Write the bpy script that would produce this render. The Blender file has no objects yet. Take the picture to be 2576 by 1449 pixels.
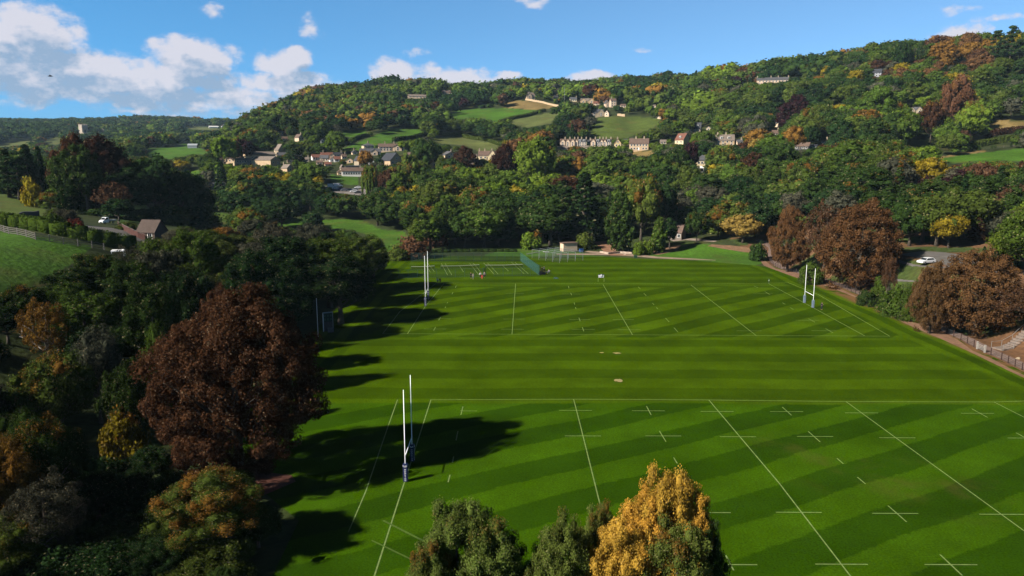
import bpy, bmesh, math, random
import numpy as np
from mathutils import Vector, Matrix

random.seed(7)
RNG = np.random.default_rng(11)
S = bpy.context.scene
COL = S.collection
R = math.radians
rad = math.radians

# ------------------------------------------------------------------ camera
F = 1890.0                      # focal length in units of the 2576 px wide view
CX, CY = 1288.0, 724.5
PIT, YAW = R(9.93), R(0.52)
CAM = np.array([0.0, 0.0, 36.0])
FWD = np.array([-math.sin(YAW) * math.cos(PIT), math.cos(YAW) * math.cos(PIT), -math.sin(PIT)])
RGT = np.array([math.cos(YAW), math.sin(YAW), 0.0])
UPV = np.cross(RGT, FWD)

cd = bpy.data.cameras.new('camera')
cam = bpy.data.objects.new('camera', cd)
COL.objects.link(cam)
cam.location = CAM
cam.rotation_euler = (math.pi / 2 - PIT, 0, YAW)
cd.sensor_width = 36
cd.lens = F / 2576 * 36
cd.clip_start = 0.5
cd.clip_end = 30000
S.camera = cam


def raydir(x, y):
    return FWD + RGT * ((x - CX) / F) - UPV * ((y - CY) / F)


def project(P):
    q = np.asarray(P, float) - CAM
    d = q @ FWD
    d = np.where(np.abs(d) < 1e-6, 1e-6, d)
    return CX + F * (q @ RGT) / d, CY - F * (q @ UPV) / d, d


def sstep(a, b, x):
    t = np.clip((np.asarray(x, float) - a) / (b - a), 0, 1)
    return t * t * (3 - 2 * t)


# ------------------------------------------------------------------ terrain
# land profiles: for a bearing (column of the view) the height of the land against the distance
PROF = {
    -500: [(300, 34), (400, 42), (700, 40), (1200, 60), (1700, 100), (2300, 135), (5000, 150)],
    0:    [(250, 17), (300, 20), (390, 27), (480, 24), (800, 24), (1200, 44), (1500, 69), (1700, 92), (2300, 129), (3000, 138), (5000, 140)],
    200:  [(250, 15), (300, 14), (390, 16), (480, 14), (800, 20), (1200, 46), (1500, 70), (1700, 92), (2300, 133), (3000, 140), (5000, 140)],
    400:  [(250, 11), (350, 8), (500, 8), (650, 24), (800, 40), (930, 48), (1100, 44), (1500, 70), (2000, 110), (2400, 143), (3000, 150), (5000, 150)],
    560:  [(250, 6), (350, 4), (450, 12), (560, 27), (700, 34), (900, 48), (1200, 50), (1600, 84), (2000, 112), (2400, 136), (3000, 142), (5000, 140)],
    640:  [(250, 3), (350, 2), (450, 14), (560, 29), (640, 36), (800, 54), (950, 74), (1200, 74), (1700, 90), (2400, 128), (5000, 130)],
    720:  [(250, 1), (350, 1), (450, 14), (560, 29), (640, 37), (800, 64), (1000, 98), (1150, 102), (1500, 100), (5000, 120)],
    800:  [(260, 0), (350, 0), (450, 14), (560, 26), (620, 34), (750, 58), (950, 94), (1100, 118), (1300, 122), (5000, 125)],
    900:  [(270, 0), (350, 0), (450, 13), (540, 21), (620, 37), (720, 53), (830, 68), (1000, 104), (1150, 127), (1300, 130), (5000, 130)],
    1000: [(290, 0), (360, 1), (480, 16), (540, 24), (620, 37), (720, 54), (820, 68), (1000, 106), (1150, 132), (1300, 135), (5000, 135)],
    1100: [(300, 0), (380, 5), (480, 18), (560, 29), (640, 40), (720, 53), (820, 68), (1000, 104), (1150, 131), (1300, 134), (5000, 134)],
    1200: [(305, 0), (380, 6), (480, 20), (560, 29), (660, 42), (760, 55), (860, 76), (960, 95), (1150, 130), (1300, 134), (5000, 134)],
    1300: [(305, 0), (380, 7), (480, 22), (560, 32), (660, 44), (780, 62), (880, 83), (980, 103), (1150, 133), (1300, 137), (5000, 137)],
    1400: [(305, 0), (380, 8), (480, 24), (560, 34), (640, 43.5), (700, 51), (850, 80), (1000, 106), (1150, 134), (1300, 138), (5000, 138)],
    1550: [(305, 0), (380, 9), (480, 24), (560, 34), (640, 43.5), (700, 53), (800, 77), (900, 96), (1150, 136), (1300, 140), (5000, 140)],
    1700: [(264, 0), (300, 1.5), (350, 6), (420, 18), (520, 33), (610, 44), (700, 57), (850, 92), (1000, 124), (1120, 138), (1300, 140), (5000, 140)],
    1800: [(264, 0), (300, 3), (350, 8), (420, 22), (520, 37), (600, 46), (700, 66), (850, 104), (960, 128), (1100, 136), (5000, 140)],
    2000: [(256, 0), (290, 4), (350, 14), (420, 28), (500, 42), (600, 58), (720, 84), (850, 120), (920, 139), (1050, 144), (5000, 144)],
    2200: [(260, 14), (320, 23), (400, 33), (500, 49), (600, 74), (720, 112), (810, 138), (920, 145), (5000, 148)],
    2400: [(250, 15), (320, 24), (400, 32), (460, 39), (560, 60), (650, 100), (730, 133), (820, 142), (5000, 148)],
    2600: [(250, 16), (320, 25), (400, 35), (460, 44), (560, 64), (620, 100), (670, 131), (760, 140), (5000, 148)],
    3100: [(250, 18), (320, 30), (400, 46), (500, 80), (600, 125), (700, 138), (5000, 148)],
}
_pc = sorted(PROF)
HORIZ = 393.4
_uc = []
for p_ in _pc:
    d_ = raydir(p_, HORIZ)
    _uc.append(d_[0] / d_[1])
_uc = np.array(_uc)
_yg = np.concatenate([np.arange(0, 1400, 10.0), np.arange(1400, 5001, 50.0)])
_tab = np.array([np.interp(_yg, [a for a, b in PROF[p_]], [b for a, b in PROF[p_]]) for p_ in _pc])
_k = np.exp(-0.5 * (np.arange(-5, 6) / 2.2) ** 2)
_k /= _k.sum()
_tab = np.array([np.convolve(np.pad(r_, 5, mode='edge'), _k, mode='valid') for r_ in _tab])


def H(X, Y):
    """height of the land, metres above the playing field"""
    X = np.asarray(X, float)
    Y = np.asarray(Y, float)
    Ys = np.maximum(Y, 1.0)
    u = np.clip(X / Ys, _uc[0], _uc[-1] - 1e-6)
    i = np.clip(np.searchsorted(_uc, u, side='right') - 1, 0, len(_uc) - 2)
    t = (u - _uc[i]) / (_uc[i + 1] - _uc[i])
    t = np.clip(t, 0, 1)
    yi = np.interp(np.clip(Ys, 0, 5000), _yg, np.arange(len(_yg)))
    j = np.clip(yi.astype(int), 0, len(_yg) - 2)
    ty = yi - j
    tt = t * t * (3 - 2 * t) * 0.5 + t * 0.5

    def col(k):
        return _tab[k, j] * (1 - ty) + _tab[k, j + 1] * ty
    zf = col(i) * (1 - tt) + col(i + 1) * tt
    a = sstep(330, 650, Y)
    zf = zf + a * (1.6 * np.sin(X * .031 + 1.3) * np.sin(Y * .027 + .4) + 0.9 * np.sin(X * .083 + Y * .05) * np.sin(Y * .071 - X * .03))
    # the playing field is level
    zf = zf * (1 - sstep(-50, -46, X) * (1 - sstep(87, 92, X)) * (1 - sstep(260, 288, Y)))
    # land near the playing field
    sl = sstep(-50, -108, X)
    zl = 20 * sl * (1 - .38 * sstep(165, 245, Y)) + np.maximum(0, -108 - X) * .12
    zr = 9.0 * sstep(92, 106, X) + np.maximum(0, X - 106) * .10
    zn = zl + zr
    b = sstep(225, 295, Y)
    return zn * (1 - b) + zf * b


def h1(x, y):
    return float(H(np.array([x]), np.array([y]))[0])


def ground(px, py, off=0.0):
    """the point of the land seen at a place of the view"""
    d = raydir(px, py)
    ts = 25 * 1.006 ** np.arange(0, 900)
    P = CAM[None, :] + ts[:, None] * d[None, :]
    g = P[:, 2] - (H(P[:, 0], P[:, 1]) + off)
    k = np.argmax(g < 0) if (g < 0).any() else len(ts) - 1
    k = max(k, 1)
    lo, hi = ts[k - 1], ts[k]
    for _ in range(30):
        m = .5 * (lo + hi)
        p = CAM + m * d
        if p[2] - (h1(p[0], p[1]) + off) < 0:
            hi = m
        else:
            lo = m
    p = CAM + hi * d
    return Vector((p[0], p[1], h1(p[0], p[1]) + off))


def flat(px, py, z=0.0):
    d = raydir(px, py)
    t = (z - CAM[2]) / d[2]
    p = CAM + t * d
    return Vector((p[0], p[1], z))


def at_depth(px, Y):
    """point of the land on the bearing of column px at distance Y"""
    d = raydir(px, HORIZ)
    X = d[0] / d[1] * Y
    # correct for the slight lean of columns
    for _ in range(3):
        z = h1(X, Y)
        x, y, dep = project((X, Y, z))
        X += (px - float(x)) * float(dep) / F
    return Vector((X, Y, h1(X, Y)))


def z_at(py, px, P):
    """height at the distance of P that is seen in row py"""
    d = raydir(px, py)
    t = (P[0] ** 2 + P[1] ** 2) ** .5 / (d[0] ** 2 + d[1] ** 2) ** .5
    return CAM[2] + t * d[2]


def depth_of(P):
    return float((np.array(P) - CAM) @ FWD)


# ------------------------------------------------------------------ objects
def tag(o, label=None, cat=None, group=None, kind=None):
    if label:
        o['label'] = label
    if cat:
        o['category'] = cat
    if group:
        o['group'] = group
    if kind:
        o['kind'] = kind
    return o


def empty(name, loc, rz=0.0, label=None, cat=None, group=None):
    o = bpy.data.objects.new(name, None)
    COL.objects.link(o)
    o.location = loc
    o.rotation_euler = (0, 0, rz)
    o.empty_display_size = .5
    return tag(o, label, cat, group)


class MB:
    def __init__(s):
        s.v, s.f = [], []

    def add(s, verts, faces):
        n = len(s.v)
        s.v += [tuple(v) for v in verts]
        s.f += [tuple(i + n for i in f) for f in faces]
        return s

    def box(s, c, size, rz=0.0, M=None):
        x, y, z = size[0] / 2, size[1] / 2, size[2] / 2
        vs = [Vector((a * x, b * y, d * z)) for d in (-1, 1) for b in (-1, 1) for a in (-1, 1)]
        m = M if M is not None else Matrix.Rotation(rz, 3, 'Z')
        c = Vector(c)
        return s.add([c + m @ v for v in vs], [(0, 2, 3, 1), (4, 5, 7, 6), (0, 1, 5, 4), (1, 3, 7, 5), (3, 2, 6, 7), (2, 0, 4, 6)])

    def bar(s, a, b, w, h=None):
        a, b = Vector(a), Vector(b)
        d = b - a
        L = d.length
        q = d.to_track_quat('X', 'Z').to_matrix()
        return s.box((a + b) / 2, (L, w, h or w), M=q)

    def tube(s, pts, rads, n=7, cap=True):
        pts = [Vector(p) for p in pts]
        if not hasattr(rads, '__len__'):
            rads = [rads] * len(pts)
        rings = []
        base = len(s.v)
        for i, p in enumerate(pts):
            d = (pts[min(i + 1, len(pts) - 1)] - pts[max(i - 1, 0)])
            if d.length < 1e-9:
                d = Vector((0, 0, 1))
            d.normalize()
            ref = Vector((0, 1, 0)) if abs(d.z) > .8 else Vector((0, 0, 1))
            e1 = d.cross(ref).normalized()
            e2 = d.cross(e1)
            for k in range(n):
                a = 2 * math.pi * k / n
                s.v.append(tuple(p + (e1 * math.cos(a) + e2 * math.sin(a)) * rads[i]))
        for i in range(len(pts) - 1):
            for k in range(n):
                a, b = base + i * n + k, base + i * n + (k + 1) % n
                s.f.append((a, b, b + n, a + n))
        if cap:
            s.f.append(tuple(base + k for k in range(n))[::-1])
            s.f.append(tuple(base + (len(pts) - 1) * n + k for k in range(n)))
        return s

    def prism(s, poly, axis, a, b):
        """poly: 2D outline; extruded along axis ('x','y','z') from a to b"""
        n = len(poly)

        def P(q, t):
            if axis == 'x':
                return (t, q[0], q[1])
            if axis == 'y':
                return (q[0], t, q[1])
            return (q[0], q[1], t)
        vs = [P(q, a) for q in poly] + [P(q, b) for q in poly]
        fs = [tuple(range(n)), tuple(range(2 * n - 1, n - 1, -1))]
        fs += [((i + 1) % n, i, i + n, (i + 1) % n + n) for i in range(n)]
        return s.add(vs, fs)

    def build(s, name, m, parent=None, smooth=False, bevel=0.0):
        me = bpy.data.meshes.new(name)
        me.from_pydata(s.v, [], s.f)
        bm = bmesh.new()
        bm.from_mesh(me)
        bmesh.ops.recalc_face_normals(bm, faces=bm.faces)
        if bevel:
            bmesh.ops.bevel(bm, geom=bm.edges[:], offset=bevel, segments=2, affect='EDGES', profile=.6)
        bm.to_mesh(me)
        bm.free()
        if smooth:
            me.polygons.foreach_set('use_smooth', [True] * len(me.polygons))
        me.materials.append(m)
        o = bpy.data.objects.new(name, me)
        COL.objects.link(o)
        if parent:
            o.parent = parent
        return o


def copy_tree(o, parent=None):
    c = o.copy()
    COL.objects.link(c)
    if parent:
        c.parent = parent
    for ch in [q for q in o.children]:
        copy_tree(ch, c)
    return c


# ------------------------------------------------------------------ materials
def N(nt, t, **kw):
    n = nt.nodes.new(t)
    for k, v in kw.items():
        if k.startswith('i_'):
            n.inputs[k[2:].replace('_', ' ')].default_value = v
        else:
            setattr(n, k, v)
    return n


def mat(name, c, rough=.7, var=.25, scale=3.0, metal=0.0, spec=.3, c2=None, bump=0.0, alpha=None):
    m = bpy.data.materials.new(name)
    m.use_nodes = True
    nt = m.node_tree
    b = nt.nodes['Principled BSDF']
    b.inputs['Roughness'].default_value = rough
    b.inputs['Metallic'].default_value = metal
    b.inputs['Specular IOR Level'].default_value = spec
    c = tuple(c) + (1,)
    if var > 0:
        tc = N(nt, 'ShaderNodeTexCoord')
        nz = N(nt, 'ShaderNodeTexNoise')
        nz.inputs['Scale'].default_value = scale
        nz.inputs['Detail'].default_value = 6
        nz.inputs['Roughness'].default_value = .65
        nt.links.new(tc.outputs['Object'], nz.inputs['Vector'])
        mx = N(nt, 'ShaderNodeMix', data_type='RGBA')
        mr = N(nt, 'ShaderNodeMapRange')
        mr.inputs[1].default_value = .3
        mr.inputs[2].default_value = .7
        nt.links.new(nz.outputs['Fac'], mr.inputs[0])
        nt.links.new(mr.outputs[0], mx.inputs[0])
        lo = tuple(q * (1 - var) for q in c[:3]) + (1,)
        hi = tuple(c2) + (1,) if c2 else tuple(min(1, q * (1 + var)) for q in c[:3]) + (1,)
        mx.inputs[6].default_value = lo
        mx.inputs[7].default_value = hi
        nt.links.new(mx.outputs[2], b.inputs['Base Color'])
        if bump:
            bp = N(nt, 'ShaderNodeBump')
            bp.inputs['Strength'].default_value = bump
            nt.links.new(nz.outputs['Fac'], bp.inputs['Height'])
            nt.links.new(bp.outputs[0], b.inputs['Normal'])
    else:
        b.inputs['Base Color'].default_value = c
    if alpha is not None:
        b.inputs['Alpha'].default_value = alpha
    return m


def leaf_material(name, use_attr):
    """leaves: base colour of the tree, leaf to leaf variation, autumn leaves on part of the clumps"""
    m = bpy.data.materials.new(name)
    m.use_nodes = True
    nt = m.node_tree
    nt.nodes.clear()
    L = nt.links.new
    out = N(nt, 'ShaderNodeOutputMaterial')
    if use_attr:
        col = N(nt, 'ShaderNodeAttribute', attribute_name='tint')
        cs, al = col.outputs['Color'], col.outputs['Alpha']
    else:
        col = N(nt, 'ShaderNodeObjectInfo')
        cs, al = col.outputs['Color'], col.outputs['Alpha']
    var = N(nt, 'ShaderNodeAttribute', attribute_name='var')
    sep = N(nt, 'ShaderNodeSeparateColor')
    L(var.outputs['Color'], sep.inputs[0])          # r leaf random, g clump random, b height in crown
    # autumn factor
    thr = N(nt, 'ShaderNodeMath', operation='MULTIPLY')
    thr.inputs[1].default_value = .45
    inv = N(nt, 'ShaderNodeMath', operation='SUBTRACT')
    inv.inputs[0].default_value = 1.0
    L(sep.outputs[2], inv.inputs[1])
    L(inv.outputs[0], thr.inputs[0])
    cl = N(nt, 'ShaderNodeMath', operation='MULTIPLY_ADD')
    cl.inputs[1].default_value = .55
    L(sep.outputs[1], cl.inputs[0])
    L(thr.outputs[0], cl.inputs[2])
    df = N(nt, 'ShaderNodeMath', operation='SUBTRACT')
    L(al, df.inputs[0])
    L(cl.outputs[0], df.inputs[1])
    jit = N(nt, 'ShaderNodeMath', operation='MULTIPLY_ADD')
    jit.inputs[1].default_value = .16
    L(sep.outputs[0], jit.inputs[0])
    L(df.outputs[0], jit.inputs[2])
    fac = N(nt, 'ShaderNodeMapRange')
    fac.inputs[1].default_value = .16
    fac.inputs[2].default_value = .30
    L(jit.outputs[0], fac.inputs[0])
    mx = N(nt, 'ShaderNodeMix', data_type='RGBA')
    L(fac.outputs[0], mx.inputs[0])
    L(cs, mx.inputs[6])
    mx.inputs[7].default_value = (.130, .064, .013, 1)
    # leaf variation
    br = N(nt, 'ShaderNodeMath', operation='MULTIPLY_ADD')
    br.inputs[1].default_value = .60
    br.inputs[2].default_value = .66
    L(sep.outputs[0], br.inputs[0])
    br2 = N(nt, 'ShaderNodeMath', operation='MULTIPLY_ADD')
    br2.inputs[1].default_value = .5
    br2.inputs[2].default_value = .78
    L(sep.outputs[1], br2.inputs[0])
    bm_ = N(nt, 'ShaderNodeMath', operation='MULTIPLY')
    L(br.outputs[0], bm_.inputs[0])
    L(br2.outputs[0], bm_.inputs[1])
    # curled pale leaves and twigs among the rest
    pt = N(nt, 'ShaderNodeMapRange')
    pt.inputs[1].default_value = .93
    pt.inputs[2].default_value = .95
    L(sep.outputs[0], pt.inputs[0])
    pm = N(nt, 'ShaderNodeMix', data_type='RGBA')
    pf_ = N(nt, 'ShaderNodeMath', operation='MULTIPLY')
    pf_.inputs[1].default_value = .42
    L(pt.outputs[0], pf_.inputs[0])
    L(pf_.outputs[0], pm.inputs[0])
    L(mx.outputs[2], pm.inputs[6])
    pm.inputs[7].default_value = (.130, .100, .062, 1)
    mx = pm
    sc = N(nt, 'ShaderNodeVectorMath', operation='SCALE')
    L(mx.outputs[2], sc.inputs[0])
    L(bm_.outputs[0], sc.inputs['Scale'])
    d = N(nt, 'ShaderNodeBsdfDiffuse')
    t = N(nt, 'ShaderNodeBsdfTranslucent')
    L(sc.outputs[0], d.inputs[0])
    L(sc.outputs[0], t.inputs[0])
    ms = N(nt, 'ShaderNodeMixShader')
    ms.inputs[0].default_value = .22
    L(d.outputs[0], ms.inputs[1])
    L(t.outputs[0], ms.inputs[2])
    L(ms.outputs[0], out.inputs[0])
    return m


LEAF = leaf_material('leaves', False)
LEAFW = leaf_material('woodland_leaves', True)
BARK = mat('bark', (.050, .040, .030), .9, .4, 4)
BARKP = mat('pale_bark', (.16, .14, .12), .9, .35, 6)
STONE = mat('bath_stone', (.33, .235, .145), .85, .18, .6)
STONEW = mat('pale_render', (.44, .33, .235), .85, .12, .5)
STONEG = mat('grey_stone', (.23, .185, .13), .9, .25, .7)
WHITEP = mat('white_paint', (.55, .53, .50), .6, .05, 1)
WHITEM = mat('white_post_paint', (.75, .75, .76), .4, .05, 1)
YELLOWW = mat('ochre_render', (.40, .30, .15), .85, .1, .6)
CREAM = mat('cream_render', (.44, .35, .22), .85, .1, .6)
ROOFB = mat('brown_tile', (.085, .055, .042), .85, .3, .9)
ROOFR = mat('red_tile', (.105, .042, .028), .85, .3, .9)
ROOFG = mat('grey_slate', (.055, .055, .06), .7, .3, .9)
ROOFP = mat('weathered_stone_tile', (.12, .095, .078), .85, .3, .9)
ROOFD = mat('dark_slate', (.022, .024, .03), .6, .3, .9)
GLASS = mat('window_glass', (.012, .015, .02), .12, 0, spec=.6)
DOORM = mat('door_paint', (.07, .06, .05), .6, .1)
DARKW = mat('dark_boarding', (.02, .022, .028), .7, .2)
ASPH = mat('asphalt', (.075, .068, .062), .9, .25, .4)
GRAVEL = mat('gravel', (.19, .135, .095), .95, .25, .5)
NAVY = mat('navy_pad', (.006, .010, .045), .5, .15)
GREYPAD = mat('grey_pad', (.10, .13, .17), .5, .15)
STEELG = mat('galvanised_steel', (.20, .22, .23), .45, .1, metal=.4)
GREENM = mat('green_coated_steel', (.010, .035, .026), .5, .1)
WOODD = mat('weathered_dark_wood', (.060, .035, .026), .9, .3, 3)
WOODG = mat('grey_weathered_rail', (.095, .085, .078), .9, .3, 2)
WOODO = mat('new_timber_rail', (.24, .12, .05), .8, .2, 2)
TYRE = mat('tyre', (.01, .01, .01), .8, 0)
# ------------------------------------------------------------------ light and sky
SUN_DIR = Vector((.855, .50, -.652)).normalized()       # way the sunlight travels
sl = bpy.data.lights.new('sun', 'SUN')
sl.energy = 5.0
sl.angle = R(.53)
sl.color = (1.0, .93, .82)
so = bpy.data.objects.new('sun', sl)
COL.objects.link(so)
so.location = (-60, -40, 120)
so.rotation_euler = SUN_DIR.to_track_quat('-Z', 'Y').to_euler()

w = bpy.data.worlds.new('World')
S.world = w
w.use_nodes = True
nt = w.node_tree
nt.nodes.clear()
L = nt.links.new
wo = N(nt, 'ShaderNodeOutputWorld')
bg = N(nt, 'ShaderNodeBackground')
bg.inputs[1].default_value = .05
L(bg.outputs[0], wo.inputs[0])
tc = N(nt, 'ShaderNodeTexCoord')
sky = N(nt, 'ShaderNodeTexSky', sky_type='NISHITA')
sky.sun_disc = False
sky.sun_elevation = R(33.4)
sky.sun_rotation = R(240)
sky.air_density = 1.0
sky.dust_density = .35
sky.ozone_density = 2.2


def M_(op, a, b=None, c=None, clamp=False):
    n = N(nt, 'ShaderNodeMath', operation=op)
    n.use_clamp = clamp
    for i, q in enumerate((a, b, c)):
        if q is None:
            continue
        if isinstance(q, (int, float)):
            n.inputs[i].default_value = q
        else:
            L(q, n.inputs[i])
    return n.outputs[0]


def MR(x, a, b, c=0.0, d=1.0, smooth=True):
    n = N(nt, 'ShaderNodeMapRange')
    n.interpolation_type = 'SMOOTHSTEP' if smooth else 'LINEAR'
    L(x, n.inputs[0])
    for i, q in enumerate((a, b, c, d)):
        n.inputs[i + 1].default_value = q
    return n.outputs[0]


def RGBMIX(f, a, b, mode='MIX'):
    n = N(nt, 'ShaderNodeMix', data_type='RGBA', blend_type=mode)
    if isinstance(f, (int, float)):
        n.inputs[0].default_value = f
    else:
        L(f, n.inputs[0])
    for i, q in ((6, a), (7, b)):
        if isinstance(q, tuple):
            n.inputs[i].default_value = q
        else:
            L(q, n.inputs[i])
    return n.outputs[2]


sp = N(nt, 'ShaderNodeSeparateXYZ')
L(tc.outputs['Generated'], sp.inputs[0])
# the low band of sky is as clean and blue as on a washed autumn day: look the air up somewhat higher
zz = M_('MULTIPLY_ADD', M_('MAXIMUM', sp.outputs[2], 0.0), 1.5, .16)
cb = N(nt, 'ShaderNodeCombineXYZ')
L(sp.outputs[0], cb.inputs[0])
L(sp.outputs[1], cb.inputs[1])
L(zz, cb.inputs[2])
nv = N(nt, 'ShaderNodeVectorMath', operation='NORMALIZE')
L(cb.outputs[0], nv.inputs[0])
L(nv.outputs[0], sky.inputs[0])
skyc = RGBMIX(1.0, sky.outputs[0], (1.20, 1.68, 1.86, 1), 'MULTIPLY')

# paler towards the horizon, deep blue overhead
skyc = RGBMIX(MR(sp.outputs[2], -.02, .12), (2.3, 4.0, 6.2, 1), skyc)
skyc = RGBMIX(1.0, skyc, RGBMIX(MR(M_('ARCTAN2', sp.outputs[0], sp.outputs[1]), -.62, .45), (.55, .86, .93, 1), (1.06, 1.03, 1.0, 1)), 'MULTIPLY')
zf_ = N(nt, 'ShaderNodeVectorMath', operation='SCALE')
L(skyc, zf_.inputs[0])
L(MR(sp.outputs[2], .20, .60, 1.0, .10), zf_.inputs['Scale'])
skyc = zf_.outputs[0]

# bearing and height angle of a sky point
azi = M_('ARCTAN2', sp.outputs[0], sp.outputs[1])
hor = M_('SQRT', M_('ADD', M_('MULTIPLY', sp.outputs[0], sp.outputs[0]), M_('MULTIPLY', sp.outputs[1], sp.outputs[1])))
ele = M_('ARCTAN2', sp.outputs[2], hor)
cloudpos = N(nt, 'ShaderNodeCombineXYZ')
L(azi, cloudpos.inputs[0])
L(ele, cloudpos.inputs[1])


def azel(px, py):
    d = raydir(px, py)
    return math.atan2(d[0], d[1]), math.atan2(d[2], math.hypot(d[0], d[1]))


# cumulus banks: (column, row, half width, half height, weight)
CLOUDS = [
    (90, 92, 95, 62, 1.0), (10, 110, 110, 50, .9), (-120, 120, 160, 60, .9), (30, 170, 190, 52, .95), (200, 178, 190, 52, .9), (330, 205, 190, 46, .95),
    (490, 150, 95, 52, 1.05), (400, 118, 45, 22, .6), (450, 200, 150, 36, .9), (120, 215, 260, 26, .8), (320, 252, 100, 24, .8), (520, 250, 130, 26, .7),
    (690, 160, 58, 34, .85), (745, 150, 48, 32, .85), (700, 205, 90, 30, .85), (790, 200, 45, 22, .7), (780, 235, 130, 34, .75), (650, 270, 190, 30, .62),
    (985, 185, 56, 44, .95), (1010, 225, 110, 26, .8), (1150, 198, 120, 34, .9), (1275, 192, 40, 20, .85), (1480, 200, 70, 20, .85), (1380, 206, 20, 9, .8),
    (525, 28, 34, 18, .42), (785, 68, 34, 34, .50), (1050, 137, 34, 17, .46), (1322, 2, 66, 15, .50), (2405, 92, 52, 30, .85), (112, 242, 28, 9, .7),
    (620, 262, 190, 40, .60), (250, 240, 330, 34, .66), (880, 236, 90, 26, .7), (60, 262, 160, 14, .4), (420, 285, 200, 12, .4),
    (1620, 128, 30, 8, .30), (2410, 22, 50, 14, .42), (2480, 50, 90, 12, .36),
]
ng = bpy.data.node_groups.new('cloud_density', 'ShaderNodeTree')
ng.interface.new_socket('p', in_out='INPUT', socket_type='NodeSocketVector')
ng.interface.new_socket('density', in_out='OUTPUT', socket_type='NodeSocketFloat')
gi = ng.nodes.new('NodeGroupInput')
go = ng.nodes.new('NodeGroupOutput')
world_nt = nt
nt = ng
L = nt.links.new
# domain warp
w1 = N(nt, 'ShaderNodeTexNoise')
w1.inputs['Scale'].default_value = 26
w1.inputs['Detail'].default_value = 4
L(gi.outputs[0], w1.inputs['Vector'])
ws = N(nt, 'ShaderNodeVectorMath', operation='SUBTRACT')
L(w1.outputs['Color'], ws.inputs[0])
ws.inputs[1].default_value = (.5, .5, .5)
wm = N(nt, 'ShaderNodeVectorMath', operation='MULTIPLY_ADD')
L(ws.outputs[0], wm.inputs[0])
wm.inputs[1].default_value = (.05, .030, 0)
L(gi.outputs[0], wm.inputs[2])
acc = None
for (x, y, rx, ry, wt) in CLOUDS:
    a, e = azel(x, y)
    s_ = N(nt, 'ShaderNodeVectorMath', operation='SUBTRACT')
    L(wm.outputs[0], s_.inputs[0])
    s_.inputs[1].default_value = (a, e, 0)
    m_ = N(nt, 'ShaderNodeVectorMath', operation='MULTIPLY')
    L(s_.outputs[0], m_.inputs[0])
    m_.inputs[1].default_value = (F / (1.42 * rx), F / (1.42 * ry), 0)
    l_ = N(nt, 'ShaderNodeVectorMath', operation='LENGTH')
    L(m_.outputs[0], l_.inputs[0])
    r_ = MR(l_.outputs['Value'], 1.0, 0.15, 0.0, wt)
    acc = r_ if acc is None else M_('SMOOTH_MAX', acc, r_, .12)
sx = N(nt, 'ShaderNodeVectorMath', operation='MULTIPLY')
L(gi.outputs[0], sx.inputs[0])
sx.inputs[1].default_value = (1, 1.5, 1)
n1 = N(nt, 'ShaderNodeTexNoise')
n1.inputs['Scale'].default_value = 30
n1.inputs['Detail'].default_value = 11
n1.inputs['Roughness'].default_value = .60
L(sx.outputs[0], n1.inputs['Vector'])
n3 = N(nt, 'ShaderNodeTexNoise')
n3.inputs['Scale'].default_value = 95
n3.inputs['Detail'].default_value = 8
n3.inputs['Roughness'].default_value = .6
L(sx.outputs[0], n3.inputs['Vector'])
acc = M_('ADD', acc, M_('MULTIPLY', M_('MULTIPLY', M_('SUBTRACT', n3.outputs['Fac'], .5), .60), MR(acc, .02, .40)))
den = M_('ADD', acc, M_('MULTIPLY', M_('MULTIPLY', M_('SUBTRACT', n1.outputs['Fac'], .5), 1.55), MR(acc, .02, .40)))
L(den, go.inputs[0])
nt = world_nt
L = nt.links.new


def cloud_at(dx, dy):
    v = N(nt, 'ShaderNodeVectorMath', operation='ADD')
    L(cloudpos.outputs[0], v.inputs[0])
    v.inputs[1].default_value = (dx, dy, 0)
    g = N(nt, 'ShaderNodeGroup')
    g.node_tree = ng
    L(v.outputs[0], g.inputs[0])
    return g.outputs[0]


d0 = cloud_at(0, 0)
d1 = cloud_at(-.010, .020)
cov = MR(d0, .12, .70)
# water drops towards the sun dim what lies behind them
thick = MR(d1, .25, 1.15, 1.0, 0.0)
relief = M_('MULTIPLY_ADD', M_('SUBTRACT', d0, d1), .55, thick, clamp=True)
ccol = RGBMIX(relief, CLOUD_LO if 'CLOUD_LO' in globals() else (2.5, 3.5, 4.9, 1), CLOUD_HI if 'CLOUD_HI' in globals() else (6.0, 5.9, 6.5, 1))
L(RGBMIX(M_('MULTIPLY', cov, .93), skyc, ccol), bg.inputs[0])
w.cycles.sampling_method = 'MANUAL'
w.cycles.sample_map_resolution = 512

S.view_settings.view_transform = 'Standard'
S.view_settings.look = 'None'
S.view_settings.exposure = 1.3
S.view_settings.gamma = 1.0
S.cycles.max_bounces = 5
S.cycles.diffuse_bounces = 2
S.cycles.transparent_max_bounces = 8
S.cycles.sample_clamp_indirect = 4.0
# ------------------------------------------------------------------ land
def inpoly(x, y, poly):
    x = np.asarray(x, float)
    y = np.asarray(y, float)
    r = np.zeros(x.shape, bool)
    n = len(poly)
    for i in range(n):
        x1, y1 = poly[i]
        x2, y2 = poly[(i + 1) % n]
        c = ((y1 > y) != (y2 > y))
        with np.errstate(divide='ignore', invalid='ignore'):
            xi = (x2 - x1) * (y - y1) / (y2 - y1) + x1
        r ^= c & (x < xi)
    return r


G_BRIGHT = (.035, .082, .006)
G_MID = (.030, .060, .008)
G_OLIVE = (.048, .068, .012)
G_TAN = (.140, .098, .036)
G_PALE = (.064, .076, .021)
G_LEAF = (.100, .052, .026)
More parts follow.
